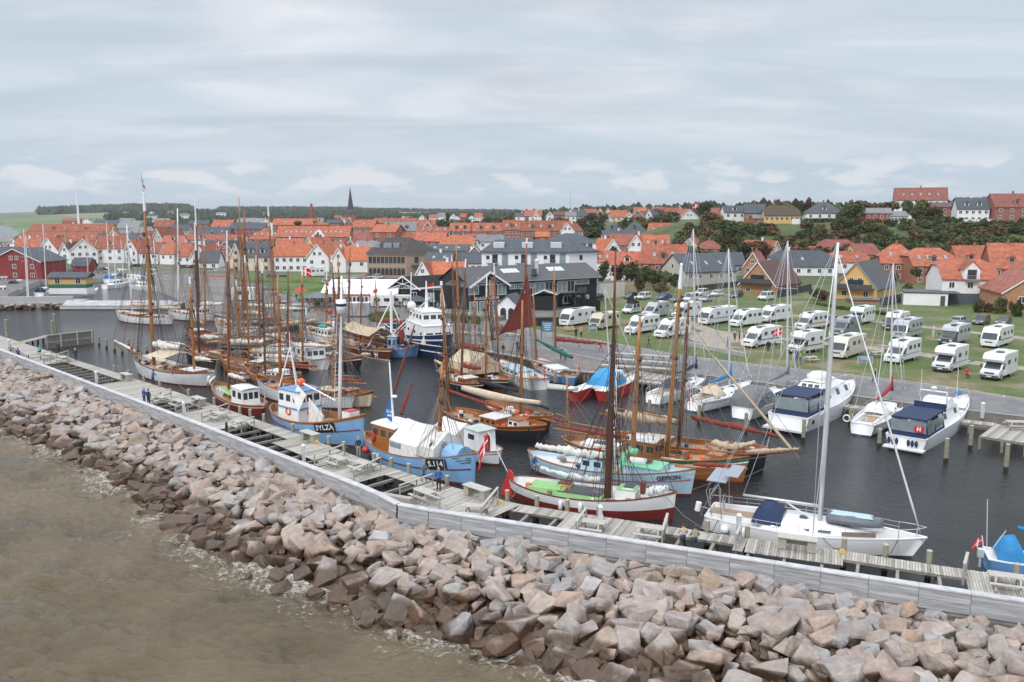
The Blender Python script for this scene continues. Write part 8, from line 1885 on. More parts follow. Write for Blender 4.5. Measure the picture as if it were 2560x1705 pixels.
for k,(st,bw,cv,lab) in enumerate([((262,722),(322,716),canvas_w,'small white cabin boat at the end of the inner basin pier'),((300,700),(395,712),canvas_n,'white cruiser with red dinghy on its stern in the inner basin'),((268,706),(300,700),canvas_b,'white boat with bright blue canopy in the inner basin'),((238,690),(285,682),canvas_n,'white sports boat with dark hull line in the inner basin'),((280,688),(345,690),canvas_w,'white sailing cruiser behind the blue canopied boat'),((215,738),(238,734),canvas_n,'tiny white boat right of the yellow hut'),((98,742),(122,738),canvas_n,'tiny white boat left of the yellow hut'),((-30,738),(45,735),canvas_n,'white motor boat at the left edge below the blue covered racks'),((335,722),(392,728),canvas_w,'white cabin cruiser nearest the timber ramp end'),((350,702),(410,700),canvas_b,'white boat with blue canopy near the tall lattice mast'),((-20,712),(40,708),canvas_b,'white boat under stacked blue covers at the left edge'),((30,722),(62,716),canvas_n,'small grey white boat by the two close white masts'),((360,688),(415,690),canvas_w,'white yacht hull farthest right along the inner basin')]):
 b=motor(lab,st,bw,3.0,(1.1,1.1,1.5),gelcoat,[(.25,.65,2.2,1.2,gelcoat,gelcoat,3)],name='white_motor_boat',n=12)
 if cv is not canvas_w: tent(b,.02,.28,2.2,b.zd(.1)+.2,b.zd(.1)+1.5,cv,'canopy')
for px,y0,y1,Y,lab,mm in ((65,700,575,215,'white sail mast left of the yellow hut, taller of the close pair',white),(70,727,590,212,'white sail mast left of the yellow hut, nearer of the close pair',white),(113,690,560,240,'white sail mast rising behind the yellow hut roof',white),(168,690,588,240,'pale green mast of a yacht behind the yellow hut',mintp),(272,690,556,245,'tall white yacht mast left of the first white cruiser',white),(288,690,570,245,'white yacht mast above the white cruisers',white),(325,690,560,250,'white yacht mast nearest the grey tipping crane',white),(222,735,592,220,'cream mast right of the yellow hut',creamp),(308,690,600,255,'short white mast between the white cruisers',white)):
 a=HZ(px,y0,Y); t=HZ(px-6,y1,Y); r0=thing('yacht_mast',lab,'mast',(a.x,Y,.2)); m=MB(); m.tube([(0,0,0),(t.x-a.x,0,t.z)],[.13,.08],6); m.build('pole',mm,r0); m=MB(); m.bar((-1,0,t.z*.6),(1,0,t.z*.6),.06,.05); m.build('spreader',mm,r0); m=MB(); m.tube([(t.x-a.x,0,t.z),(3.5,.5,0)],.02,3,0,False); m.tube([(t.x-a.x,0,t.z),(-3.5,.5,0)],.02,3,0,False); m.build('stay',steel,r0)
# ------------------------------------------------------------------vehicles
def paint(n,c): return mat('car_'+n,c,.28,.03,1,coat=.5)
CP={'white': paint('white',(.74,.75,.76)),'black': paint('black',(.02,.02,.024)),'blue': paint('blue',(.03,.07,.26)),'dark grey': paint('dark_grey',(.07,.08,.09)),'silver': paint('silver',(.42,.44,.46)),'red': paint('red',(.5,.02,.02)),'beige': paint('beige',(.55,.49,.38)),'slate': paint('slate',(.20,.23,.26)),'cream': paint('cream',(.62,.59,.52))}
lampm=mat('headlamp_glass',(.75,.77,.8),.15,.02); redl=mat('tail_lamp',(.4,.01,.01),.3,.02)
def wheels(r0,xs,y,r=.33,w_=.22):
 for x in xs:
  for sd in (-1,1):
   m=MB(); m.v=[(p[0],p[2],p[1]) for p in MB().cyl((0,0,-w_/2),r,w_,14).v]; c=MB().cyl((0,0,-w_/2),r,w_,14); m.f=c.f; m.m=c.m; m.v=[(x+p[0],sd*y+p[2],r+p[1]) for p in c.v]; wh_=m.build('wheel',rubber,r0)
   c=MB().cyl((0,0,0),r*.6,w_+.02,10); m=MB(); m.f=c.f; m.m=c.m; m.v=[(x+p[0],sd*y+p[2]-w_/2-.01,r+p[1]) for p in c.v]; m.build('rim',alu,wh_)
def corner_place(px,py,rz,L,W,z=1.53):
 c=G(px,py,z); f=Vector((cos(rz),sin(rz),0)); l=Vector((-f.y,f.x,0)); return c-f*L/2-l*W/2
def side_loft(prof,W,tuck=.12,n=5):
 """prof: list of (x, z) outline of the side view; body closed across its width with rounded shoulders"""
 rings=[]
 for y,k in ((-W/2,tuck),(-W/2+.12,.0),(W/2-.12,.0),(W/2,tuck)):
  cx=sum(p[0] for p in prof)/len(prof); cz=sum(p[1] for p in prof)/len(prof)
  rings.append([Vector((p[0]-(p[0]-cx)*k*.25,y,p[1]-(p[1]-cz)*k*.35)) for p in prof])
 return MB().loft(rings)
def car(px,py,colr,lab,kind='car',rz=3.95,z=1.53,name='parked_car',group=None):
 L,W,H_={'car': (4.2,1.75,1.47),'suv': (4.5,1.85,1.68),'van': (4.9,1.9,1.95),'estate': (4.5,1.78,1.5)}[kind]
 p=corner_place(px,py,rz,L,W,z); r0=thing(name,lab,'car' if kind !='van' else 'van',p,rz,group); h=L/2; b1=.9 if kind !='van' else 1.1
 prof=[(-h,.35),(h-.1,.3),(h,.55),(h-.15,b1-.22),(h-1.15,b1-.02),(-h+.05,b1+.04),(-h,.8)]
 side_loft(prof,W).build('body',CP[colr],r0,False)
 wf,wr={'car': (.9,-1.75),'suv': (.9,-2.1),'van': (1.35,-2.35),'estate': (.9,-2.15)}[kind]; tf=wf-(.75 if kind !='van' else .8); tr=wr+(.55 if kind=='car' else .3)
 m=MB(); m.loft([[Vector((wf,s*W*.46,b1-.03)),Vector((wr,s*W*.46,b1+.02)),Vector((tr,s*W*.39,H_-.07)),Vector((tf,s*W*.39,H_-.07))] for s in (-1,1)]); m.build('window',glass,r0)
 m=MB(); m.box(((tf+tr)/2,0,H_-.04),(tf-tr+.1,W*.8,.08),tx=.92,ty=.9)
 for s in (-1,1):
  for xa,xb in ((wf,tf),(wr,tr),((wf+wr)/2-.1,(tf+tr)/2)): m.bar((xa,s*W*.465,b1),(xb,s*W*.395,H_-.05),.08,.06)
 m.build('roof',CP[colr],r0)
 for s in (-1,1):
  m=MB(); m.box((h-.12,s*W*.36,.68),(.18,.34,.17)); m.build('headlight',lampm,r0); m=MB(); m.box((-h+.02,s*W*.42,.82),(.1,.2,.25)); m.build('tail_light',redl,r0)
  m=MB(); m.box((wf-.25,s*(W/2+.08),b1+.08),(.12,.18,.13)); m.build('mirror',CP[colr],r0)
 m=MB(); m.box((h-.04,0,.45),(.12,W*.8,.26)); m.build('bumper',darkgrey,r0); m=MB(); m.box((h+.04,0,.45),(.02,.5,.11)); m.build('number_plate',white,r0)
 wheels(r0,(h-.85,-h+.85),W/2-.12,.33); return r0
def camper(px,py,kind,colr,lab,L=6.6,rz=3.95,stripe=None,cab=None,z=1.53):
 W,H_=2.25,2.85; p=corner_place(px,py,rz,L,W,z); r0=thing('motorhome',lab,'motorhome',p,rz); r0.scale=(1.06,1.06,1.06); h=L/2; hb=h-(2.1 if kind in ('low','alcove') else 0)
 if kind=='integral': prof=[(-h,.45),(h-.25,.35),(h,.6),(h-.02,1.15),(h-.55,2.2),(h-1.0,2.72),(h-1.5,H_),(-h,H_-.02)]
 elif kind=='old': prof=[(-h,.45),(h-.1,.4),(h,1.1),(h-.45,1.9),(h-.7,2.1),(h-1.1,2.6),(-h,2.62)]
 elif kind=='van': prof=[(-h,.4),(h-.1,.35),(h,.9),(h-.8,1.2),(h-1.6,2.05),(h-2.2,2.75),(-h+.2,2.72),(-h,2.4)]
 elif kind=='alcove': prof=[(-h,.45),(hb,.45),(hb,1.9),(hb+.9,2.0),(hb+1.15,2.3),(hb+.95,2.75),(hb+.3,2.98),(-h,2.95)]
 else: prof=[(-h,.45),(hb,.45),(hb,1.85),(hb+.55,2.02),(hb+.35,2.4),(hb-.5,2.8),(-h,H_-.05)]
 bd=side_loft(prof,W,.06).build('body',CP[colr],r0)
 if kind in ('low','alcove'):
  m=side_loft([(hb-.1,.4),(h-.1,.35),(h,.6),(h-.12,1.05),(h-.85,1.25),(hb+.45,2.0),(hb-.1,2.05)],1.98,.1); m.build('cab',CP[cab or colr],r0)
  xa,za,xb,zb,wy=h-.84,1.27,hb+.5,1.93,.84
 elif kind=='integral': xa,za,xb,zb,wy=h-.05,1.27,h-.53,2.12,1.0
 elif kind=='old': xa,za,xb,zb,wy=h-.05,1.22,h-.45,1.87,.95
 else: xa,za,xb,zb,wy=h-.84,1.27,h-1.56,2.0,.86
 m=MB(); o_=.035; m.poly([(xa+o_,-wy,za),(xa+o_,wy,za),(xb+o_,wy*.93,zb),(xb+o_,-wy*.93,zb)]); m.build('windscreen',glass,r0)
 yc=1.0 if kind in ('low','alcove') else W/2+.012
 for s in (-1,1):
  m=MB(); x1=xa-.25; m.poly([(x1-.1,s*(yc+.012),1.2),(x1-1.0,s*(yc+.012),1.2),(x1-1.0,s*(yc+.012),1.78),(x1-.55,s*(yc+.012),1.78)][::s]); m.build('cab_window',glass,r0)
  n_=3 if L>6.4 else 2
  for k in range(n_):
   x=lerp(hb-.9 if kind in ('low','alcove') else h-2.9,-h+.9,k/(n_-1)); m=MB(); m.box((x,s*(W/2+.005),1.95),(.8 if k !=1 else .5,.05,.5)); m.build('window',glass,r0)
  m=MB(); m.box((xa-.15,s*(yc+.2),1.5),(.12,.2,.36)); m.build('mirror',darkgrey,r0); m=MB(); m.box((h-.06,s*.78,.82),(.16,.36,.2)); m.build('headlight',lampm,r0)
  if stripe: m=MB(); m.box((-.3,s*(W/2+.004),1.12),(L*.72,.03,.12)); m.build('stripe',stripe,r0)
 m=MB(); m.box((h-.02,0,.48),(.2,1.9,.3)); m.build('bumper',darkgrey if kind in ('alcove','old') else CP[cab or colr],r0); m=MB(); m.box((h+.09,0,.5),(.02,.52,.12)); m.build('number_plate',white,r0); m=MB(); m.box((h-.02,0,.86),(.12,1.0,.16)); m.build('grille',darkgrey,r0)
 top=max(q[1] for q in prof)
 for k,(x,sx) in enumerate(((-h+1.3,.8),(-.2,.5),(h-2.7,.8))): m=MB(); m.box((x,.1*k,top+.05),(sx,.7,.12)); m.build('roof_hatch',[white,grey,darkgrey][k],r0)
 m=MB(); m.box((-h-.02,.0,1.9),(.05,1.2,.5)); m.build('rear_window',glass,r0)
 wheels(r0,(h-.95,-h+(1.9 if kind !='van' else 1.2)),W/2-.2 if kind not in ('low','alcove') else .92,.35); return r0
bls=mat('stripe_blue_grey',(.2,.3,.36),.5,.02)
for q in [(1424,818,'integral','white','white integrated motorhome nearest the black fence, first in the front row',7.4,3.97,None),(1499,826,'old','beige','old beige motorhome between two white ones near the road',6.0,3.97,None),(1588,838,'low','white','white motorhome with blue side stripe right of the old beige one',6.6,3.92,bls),(1628,796,'van','silver','silver high roofed camper van behind the blue striped motorhome',6.0,3.92,None),(1662,848,'low','white','white motorhome with yellow front wheel beside the road, crossed by red spar',6.6,3.87,bls),(1702,800,'alcove','white','white motorhome half hidden behind orange masts',6.3,3.87,None),(1772,814,'integral','white','large white coach motorhome with dark side window band',8.6,3.87,darkgrey),(1848,820,'low','white','white motorhome with small roof window right of the coach motorhome',6.6,3.82,None),(1920,808,'low','white','white motorhome with long black roof window in the second row',7.0,3.82,None),(1884,872,'low','white','white motorhome parked on paving beside the red flag',6.8,3.82,darkgrey),(2014,828,'low','white','white motorhome with red and grey side decoration behind the blue awning',6.8,3.82,redp),(2000,888,'alcove','white','older white motorhome with brown stripes behind the picnic people',6.0,3.82,mastdark),(2110,842,'low','slate','grey and silver motorhome left of the white alcove one',6.4,3.95,None),(2150,814,'alcove','white','white alcove motorhome farthest back near the solar pool roof',6.6,3.95,None),(2112,900,'integral','cream','cream beige integrated motorhome right behind the tall white mast',7.0,3.95,None),(2238,828,'low','white','white motorhome with dark bonnet half hidden behind the silver one',6.4,3.95,None),(2265,850,'integral','silver','silver integrated motorhome behind the white one by the signboard',7.2,3.95,darkgrey),(2250,912,'low','white','white motorhome with green side line beside the blue signboard',6.6,3.9,bls),(2382,866,'low','silver','silver motorhome with dark bonnet, between two front white ones',7.0,3.9,None),(2374,934,'alcove','white','white alcove motorhome with black bumper left of the seated person in red',6.0,3.9,bls),(2492,872,'integral','white','white integrated motorhome behind the nearest one at right',7.0,3.9,darkgrey),(2498,954,'alcove','white','nearest white alcove motorhome at far right beside the person in red',6.2,3.9,None),(760,694,'alcove','white','white motorhome parked on the green in front of the white orange roofed house',6.5,3.6,None)]:
 camper(q[0],q[1],q[2],q[3],q[4],q[5],q[6],q[7],cab={'silver motorhome with dark': 'dark grey','white motorhome with dark ': 'dark grey'}.get(q[4][:26]))
c_=car(1575,786,'white','green and white camper van with raised black pop-up roof','van',4.1); m=MB(); m.add([(-2.1,-.8,1.95),(.6,-.8,1.95),(.6,.8,1.95),(-2.1,.8,1.95),(-2.1,-.8,2.1),(.5,-.8,3.0),(.5,.8,3.0),(-2.1,.8,2.1)],[(0,1,5,4),(1,2,6,5),(2,3,7,6),(4,5,6,7)]); m.build('pop_up_roof',black,c_); m=MB(); m.box((-.2,.955,.85),(3.6,.03,.35)); m.build('green_panel',mat('van_green',(.1,.45,.4),.4,.05),c_)
for q in [(1572,748,'black','black car left of the white off-road car','car',4.0),(1604,750,'white','white off-road car with roof rails between black and blue cars','suv',4.0),(1654,751,'blue','bright blue car on the grass behind the silver camper van','car',3.9),(1688,757,'dark grey','dark grey car right of the blue car','car',3.9),(1484,752,'black','black car roof showing over the lattice fence','car',3.9),(1750,740,'white','white people carrier in front of the pale stone house','suv',4.0),(1790,742,'white','white car left of the black estate','car',4.0),(1838,746,'black','black and maroon estate car by the dark garden fence','suv',4.0),(1762,756,'silver','silver grey car in front of the white people carrier','estate',4.0),(1722,756,'white','small white van left of the silver grey car','van',4.0),(1912,752,'white','white minivan standing alone on the lawn by the brown chalet','van',3.95),(2072,816,'slate','slate blue car between white motorhomes','suv',3.95),(2398,806,'silver','silver estate car left of the two dark cars','estate',.75),(2456,814,'dark grey','dark grey people carrier in front of the orange brick house','suv',3.9),(2512,816,'dark grey','dark grey saloon rightmost behind the motorhomes','car',3.9),(1705,775,'dark grey','dark car hidden behind the silver camper van','car',4.0)]: car(*q)
for k,(px,py,c) in enumerate([(728,697,'dark grey'),(700,695,'dark grey'),(800,706,'dark grey'),(820,707,'slate'),(840,708,'silver'),(862,708,'white'),(880,708,'slate'),(900,706,'silver'),(905,696,'red'),(930,698,'white'),(945,702,'white'),(700,678,'silver'),(238,680,'black'),(270,682,'slate'),(360,668,'black'),(440,672,'dark grey'),(465,672,'black'),(545,680,'silver'),(560,682,'slate')]):
 car(px,py,c,f'{c} car parked in the old town lot, {ORD[k]} in listing order'.replace(' in listing order',' of the lot') if False else (f'{c} car parked in front of the town houses' if c not in ('red','black') or k>13 else f'{c} car in the old town lot {"behind the marquee" if c == "red" else "by the red shed"}'),'car',R.choice([3.4,3.9,.3]),group=f'{c} cars parked by the town' if c !='red' else None)
car(668,772,'silver','silver hatchback on the quay between the brown masts','estate',3.3); car(1128,812,'slate','blue grey car on the quay behind the navy trawler','car',.2)
# ------------------------------------------------------------------people
def person_mesh(pose):
 V,E,Rr,lab=[],[],[],[]
 def nd(p,r,par,l): V.append(Vector(p)); Rr.append(r); lab.append(l); (par is not None) and E.append((par,len(V)-1)); return len(V)-1
 st=pose=='sit'; hz=.50 if st else .93
 pel=nd((0,0,hz),.145,None,'b'); sp1=nd((.01,0,hz+.2),.135,pel,'t'); lean=.10 if pose=='lean' else .02
 ch=nd((lean,0,hz+.42),.155,sp1,'t'); nk=nd((lean+.02,0,hz+.58),.062,ch,'t'); hd0=nd((lean+.04,0,hz+.67),.085,nk,'h'); nd((lean+.045,0,hz+.76),.098,hd0,'h'); nd((lean+.14,0,hz+.695),.018,hd0,'h')
 for s in (-1,1): nd((lean+.03,s*.1,hz+.70),.018,hd0,'h')
 for s in (-1,1):
  sh=nd((lean,s*.185,hz+.50),.068,ch,'t'); sw={'walk': .22*s,'lean': .3,'sit': .25}.get(pose,.03)
  el=nd((lean+sw*.5,s*.25,hz+.24),.05,sh,'t'); wr=nd((lean+sw*.5+(.20 if pose in ('lean','sit') else .08+sw*.4),s*(.22 if pose !='lean' else .14),hz+(.14 if pose in ('lean','sit') else .0)),.032,el,'s')
  d=(V[wr]-V[el]).normalized(); pm=nd(V[wr]+d*.07,.036,wr,'s'); up=Vector((0,0,1)).cross(d).normalized() if abs(d.z)<.95 else Vector((1,0,0))
  for k in range(4): f0=nd(V[pm]+up*(k-1.5)*.021+d*.045,.0095,pm,'s'); nd(V[f0]+d*(.035+.008*(k in (1,2)))-up*.004+Vector((.012,0,-.012)),.008,f0,'s')
  th_=nd(V[wr]+d*.03+up*.04*(1 if s>0 else -1),.011,wr,'s'); nd(V[th_]+d*.035+up*.01*s,.009,th_,'s')
  hp=nd((0,s*.095,hz-.06),.10,pel,'b')
  if st: kn=nd((.44,s*.13,hz-.03),.068,hp,'b'); an=nd((.46,s*.13,.09),.045,kn,'b')
  else: sl={'walk': .24*-s,'lean': .0}.get(pose,.02*s); kn=nd((sl*.6+.03,s*.10,.49),.064,hp,'b'); an=nd((sl,s*.105,.09),.043,kn,'b')
  nd((V[an].x+.15,s*.12,.045),.042,an,'f')
 me=bpy.data.meshes.new('tmp'); me.from_pydata([tuple(v) for v in V],E,[]); ob=bpy.data.objects.new('tmp',me); COL.objects.link(ob)
 bm=bmesh.new(); bm.from_mesh(me); ly=bm.verts.layers.skin.verify()
 for i,v in enumerate(bm.verts): v[ly].radius=(Rr[i],Rr[i]*(1.0 if lab[i] !='t' or i>3 else .8)); v[ly].use_root=i==0
 bm.to_mesh(me); bm.free(); ob.modifiers.new('s','SKIN').use_smooth_shade=True; sb=ob.modifiers.new('u','SUBSURF'); sb.levels=1
 dg=bpy.context.evaluated_depsgraph_get(); dg.update(); m2=bpy.data.meshes.new_from_object(ob.evaluated_get(dg)); bpy.data.objects.remove(ob); m2.name='body'; m2.materials.clear()
 for _ in range(4): m2.materials.append(skin)
 idx={'t': 0,'b': 1,'s': 2,'h': 2,'f': 3}
 for p in m2.polygons:
  c=p.center; best=min(range(len(V)),key=lambda i: (V[i]-c).length-Rr[i]); p.material_index=idx[lab[best]]
 return m2,V[5] if len(V)>5 else V[-1]
PME={k: person_mesh(k) for k in ('stand','walk','lean','sit')}
def cloth(n,c): return mat('cloth_'+n,c,.85,.12,6)
CL={'navy': cloth('navy',(.02,.035,.09)),'black': cloth('black',(.018,.018,.02)),'blue': cloth('blue',(.04,.09,.30)),'turquoise': cloth('turquoise',(.08,.48,.48)),'grey': cloth('grey',(.22,.23,.24)),'beige': cloth('beige',(.52,.44,.34)),'red': cloth('red',(.5,.03,.04)),'pink': cloth('pink',(.75,.22,.35)),'white': cloth('white',(.72,.72,.72)),'green': cloth('green',(.2,.38,.08)),'jeans': cloth('jeans',(.05,.08,.15)),'khaki': cloth('khaki',(.30,.33,.24)),'purple': cloth('purple',(.13,.07,.25)),'brown': cloth('brown',(.13,.08,.05))}
HR=[mat('hair_grey',(.35,.33,.31),.8,.1),mat('hair_brown',(.07,.04,.02),.8,.1),mat('hair_white',(.55,.54,.52),.8,.1),mat('hair_blond',(.35,.24,.12),.8,.1)]
HCAP=MB().ball((0,0,0),.112,0,10,6,(1,.95,1)); HCAP=HCAP.mesh('hair',HR[0],True); EYE=MB().ball((.0,.035,0),.011,0,6,4).ball((.0,-.035,0),.011,0,6,4).mesh('eyes',black); MTH=MB().box((0,0,0),(.01,.045,.009)).mesh('mouth',maroon)
def person(px,py,z,pose,rz,top,bot,lab,group=None,hair=0,pos=None,pack=None,s=1.0):
 p=pos or G(px,py,z); r0=thing('person',lab,'person',p,rz,group); me,hd=PME[pose]; o=bpy.data.objects.new('body',me); COL.objects.link(o); o.parent=r0; r0.scale=(s,s,s)
 for i,m_ in enumerate((CL[top],CL[bot],skin,black)): o.material_slots[i].link='OBJECT'; o.material_slots[i].material=m_
 for nm,me2,d in (('hair',HCAP,(-.022,0,.022)),('eyes',EYE,(.095,0,-.012)),('mouth',MTH,(.095,0,-.06))):
  c=bpy.data.objects.new(nm,me2); COL.objects.link(c); c.parent=r0; c.location=Vector(hd)+Vector(d)
  if nm=='hair': c.material_slots[0].link='OBJECT'; c.material_slots[0].material=HR[hair]
 if pack: m=MB(); m.box((-.18,0,hd.z-.42),(.18,.3,.42),tx=.8,ty=.85); m.build('backpack',CL[pack],r0)
 return r0
U=pi/2
for q in [(190,903,'stand',2.2,'navy','navy','person in navy coat walking away along the left jetty',2),(147,886,'stand',1.9,'navy','black','person in dark blue jacket standing by the far left picnic platform',1),(101,886,'sit',2.5,'turquoise','black','person in turquoise jacket seated at the far left jetty table',3),(46,893,'sit',2,'purple','navy','person in purple jacket sitting against the wall at far left',1),(27,884,'sit',2,'turquoise','red','person in turquoise top and red trousers sitting at far left',3),
          (383,962,'lean',1.2,'blue','navy','person in blue jacket leaning towards the white ketch',1),(361,1010,'stand',1.2,'blue','jeans','person in blue jacket, left of the couple at the jetty railing',0),(372,1014,'stand',1.4,'navy','black','person in dark coat, right of the couple at the jetty railing',1),(567,1096,'stand',.6,'black','black','white haired person in black coat beside the sea wall',2),(897,1144,'stand',2.0,'navy','khaki','person in navy hooded jacket and shorts by the bow of the light blue boat',0),
          (1060,1206,'walk',-.2,'grey','jeans','person in grey t-shirt and denim shorts striding along the jetty',3),(1097,1228,'stand',1.6,'blue','black','person in bright blue jacket seen from behind on the jetty platform',0)]:
 person(q[0],q[1],DZ+.01,q[2],q[3],q[4],q[5],q[6],hair=q[7])
for px,py,c,lab,hr in ((1708,1362,'beige','person in cream sweater seated below the wall, left of the seated pair',1),(1737,1368,'khaki','person in pale green shirt and cap seated below the wall, right of the pair',1)):
 pp=G(px,py,1.3); person(0,0,0,'sit',1.5,c,'jeans',lab,hair=hr,pos=(pp.x,pp.y,1.3-.0))
for px,py,z,pose,top,bot,lab,rz in ((1078,1152,1.5,'stand','black','jeans','person in black jacket standing in the opening of the white tent',-.5),(1110,1152,1.5,'lean','grey','grey','person in grey t-shirt handling ropes on the blue tented boat',-1.2),(902,890,1.5,'stand','navy','navy','person in navy jacket on the boat with the tan tarpaulin, left one',-1.5),(921,893,1.5,'lean','navy','jeans','person in dark blue coat bending on the boat with the tan tarpaulin',-1),(938,894,1.5,'sit','grey','white','person in grey sitting on the boat with the tan tarpaulin',-1),(775,1062,1.3,'stand','red','white','person in red top on the light blue fishing boat',-1),(330,893,2.2,'stand','red','grey','person in red on the foredeck of the white ketch',1),(1334,1178,1.4,'sit','blue','jeans','person in pale blue shirt sitting aft on the smack',-1),(1258,890,1.5,'stand','black','grey','person with dark shirt on the brown ketch at the sheet pile quay',1),(1405,950,1.6,'sit','brown','grey','person in brown sitting on the green covered cutter',1)):
 person(px,py,z,pose,rz,top,bot,lab,hair=R.randrange(4))
for px,py,pose,top,bot,lab,rz in ((1403,900,'walk','navy','black','person in navy walking beside the turquoise backpack carrier',1.5),(1413,904,'walk','turquoise','navy','person in turquoise jacket walking on the quay road',1.5),(1440,846,'stand','black','black','person in black walking beside the one in pink',2),(1453,845,'stand','pink','black','person in bright pink coat on the road by the lawn',2),(1502,879,'walk','white','red','person in pale top with red bag on the road',0),(1621,870,'walk','black','blue','person in blue trousers striding behind the red spar',0),(1819,866,'stand','black','black','person in black at the left of the flower trough',0),(1836,856,'stand','brown','black','person in brown behind the yellow flower trough',-1.5),(1848,856,'stand','navy','black','person in navy right of the flower trough',3),(1920,880,'stand','black','black','person in black by the white signpost left',1),(1936,881,'stand','black','grey','person in black left of the flagpole with red flag',1),(1984,902,'stand','brown','white','person with brown jacket in front of the old striped motorhome',1),(1990,908,'stand','blue','blue','person all in blue at the lawn picnic table',1),(2000,911,'stand','green','blue','person in green vest and blue jeans by the roadside',1),(2010,896,'sit','green','grey','person in green jacket sitting at the lawn picnic table',0),(2024,899,'sit','grey','jeans','person in grey sitting at the lawn picnic table right side',2.5),(2185,958,'walk','black','black','person in black walking on the road with turquoise bag',0),(2415,945,'sit','red','black','person in red jacket sitting on the grass between two motorhomes',-1.6),(1245,832,'stand','green','black','person in yellow green vest near the white hut',1),(1255,834,'stand','brown','black','person in dark jacket beside the yellow green vest',1),(1293,880,'stand','navy','navy','person in navy near the quay edge by the brown masts',-1),(1300,882,'stand','grey','navy','person in grey near the quay edge by the brown masts',-1)):
 person(px,py,1.54,pose,rz,top,bot,lab,hair=R.randrange(4),pack='turquoise' if 'turquoise' in lab and top !='navy' else None)
for px,py in [(742,752),(748,757),(752,748),(765,760),(770,764),(775,770),(780,758),(786,756),(792,757),(798,760),(804,763),(812,765),(818,758),(773,782),(806,778),(918,778),(926,779),(935,772),(942,768),(925,806),(1000,772),(996,764),(1006,770),(1015,776),(1024,792),(1030,800),(1040,806),(1012,820),(1020,822),(1046,818),(1058,776),(1088,772),(1095,776),(1102,779),(1112,776),(1122,772),(1070,782),(690,742),(700,750),(1140,790),(1175,826),(1210,792),(958,762),(966,766),(985,778)]:
 t_=R.choice(['navy','black','blue','turquoise','grey','red','white','beige','black','navy','brown']); person(px,py,1.5,R.choice(['stand','walk','stand']),R.uniform(0,6.3),t_,R.choice(['black','jeans','navy','grey']),f'person in {t_} top in the crowd on the festival quay',f'people in {t_} on the festival quay',R.randrange(4))
# ------------------------------------------------------------------festival quay and roadside things
p=G(800,764,1.5); q=G(988,768,1.5); mq=thing('white_marquee','long white marquee with red scalloped edge and arched windows beside the black annexe','marquee',p,0); L=q.x-p.x; Dm=13
m=MB(); m.prism([(0,0),(L,0),(L,Dm),(0,Dm)],0,2.5); m.build('wall',canvas_w,mq); m=MB()
nb=4
for k in range(nb): x0,x1=L*.33*k/nb,L*.33*(k+1)/nb; m.add([(x0,-.1,2.5),(x1,-.1,2.5),((x0+x1)/2,3.0,4.7)],[(0,1,2)])
m.add([(-.1,-.1,2.5),(L+.1,-.1,2.5),(L+.1,Dm*.45,5.4),(1.5,Dm*.45,5.4),(L+.1,Dm+.1,2.5),(-.1,Dm+.1,2.5)],[(0,1,2,3),(3,2,4,5),(0,3,5),(1,4,2)]); m.build('roof',mat('pvc_white',(.82,.82,.83),.5,.04),mq)
m=MB(); n_=40
for k in range(n_): x=L*(k+.5)/n_; m.box((x,-.14,2.42),(L/n_-.03,.05,.32 if k % 2 else .22))
m.build('red_scallop',redp,mq)
for k in range(12): x=L*(.03+.052*k); m=MB(); m.poly([(x-.28,-.06,.7),(x+.28,-.06,.7)]+[(x+.28*cos(t),-.06,1.7+.28*sin(t)) for t in [pi*i/6 for i in range(7)]]); m.build('arched_window',glass,mq)
for k in range(6): x=L*(.66+.055*k); m=MB(); m.box((x,-.07,1.2),(.55,.05,2.3)); m.build('red_stripe',redp,mq)
def gazebo(px,py,w_,col_,lab,h=2.3):
 p=G(px,py,1.5); r0=thing('gazebo',lab,'gazebo',p,-.1); m=MB(); m.add([(-w_/2,-w_/2,h),(w_/2,-w_/2,h),(w_/2,w_/2,h),(-w_/2,w_/2,h),(0,0,h+1.1)],[(0,1,4),(1,2,4),(2,3,4),(3,0,4)]); m.build('canopy',col_,r0)
 for a in (-1,1):
  for b_ in (-1,1): m=MB(); m.box((a*w_*.48,b_*w_*.48,h/2),(.07,.07,h)); m.build('leg',alu,r0)
gazebo(795,768,5.5,canvas_gr,'grey peaked gazebo in front of the marquee left end'); gazebo(1040,778,5,mat('slate_canvas',(.06,.08,.10),.8,.1),'dark blue grey gazebo by the caravan at the black annexe'); gazebo(752,752,2.6,redp,'small red and white kiosk roof beside the grey gazebo')
def block(name,lab,cat,px,py,d,m_,rz=0,z=1.5,win=0,wm_=None):
 p=G(px,py,z); r0=thing(name,lab,cat,(p.x,p.y+d[1]/2,z),rz); m=MB(); m.box((0,0,d[2]/2+.25),d,tx=.96,ty=.94); m.build('box_body',m_,r0); m=MB()
 for a in (-1,1): m.box((a*d[0]*.3,0,.15),(.6,d[1]*.9,.3))
 m.build('base',rubber,r0)
 for k in range(win): m=MB(); m.box(((-.5+(k+.5)/win)*d[0]*.85,-d[1]/2+.0,d[2]*.62+.2),(d[0]/win*.5,.1,d[2]*.3)); m.build('window',wm_ or glass,r0)
 m=MB(); m.box((0,0,d[2]+.28),(d[0]*.97,d[1]*.95,.07)); m.build('lid',m_ if m_ in (black,oldwood) else white if m_ is not grey else alu,r0); return r0
block('grey_container','grey ribbed shipping container on the quay behind the brown masts','container',894,793,(4.6,2.4,2.5),tiles('ribbed_grey',(.36,.37,.38),.3,.7,0,axis=0)); block('food_trailer','white food trailer with open blue grey hatch by the marquee','trailer',955,768,(5.2,2.2,2.3),CP['white'],0,win=2); block('caravan','cream rounded caravan between the food trailer and the dark gazebo','caravan',1002,766,(4.4,2.1,2.1),CP['cream'],-.1,win=2)
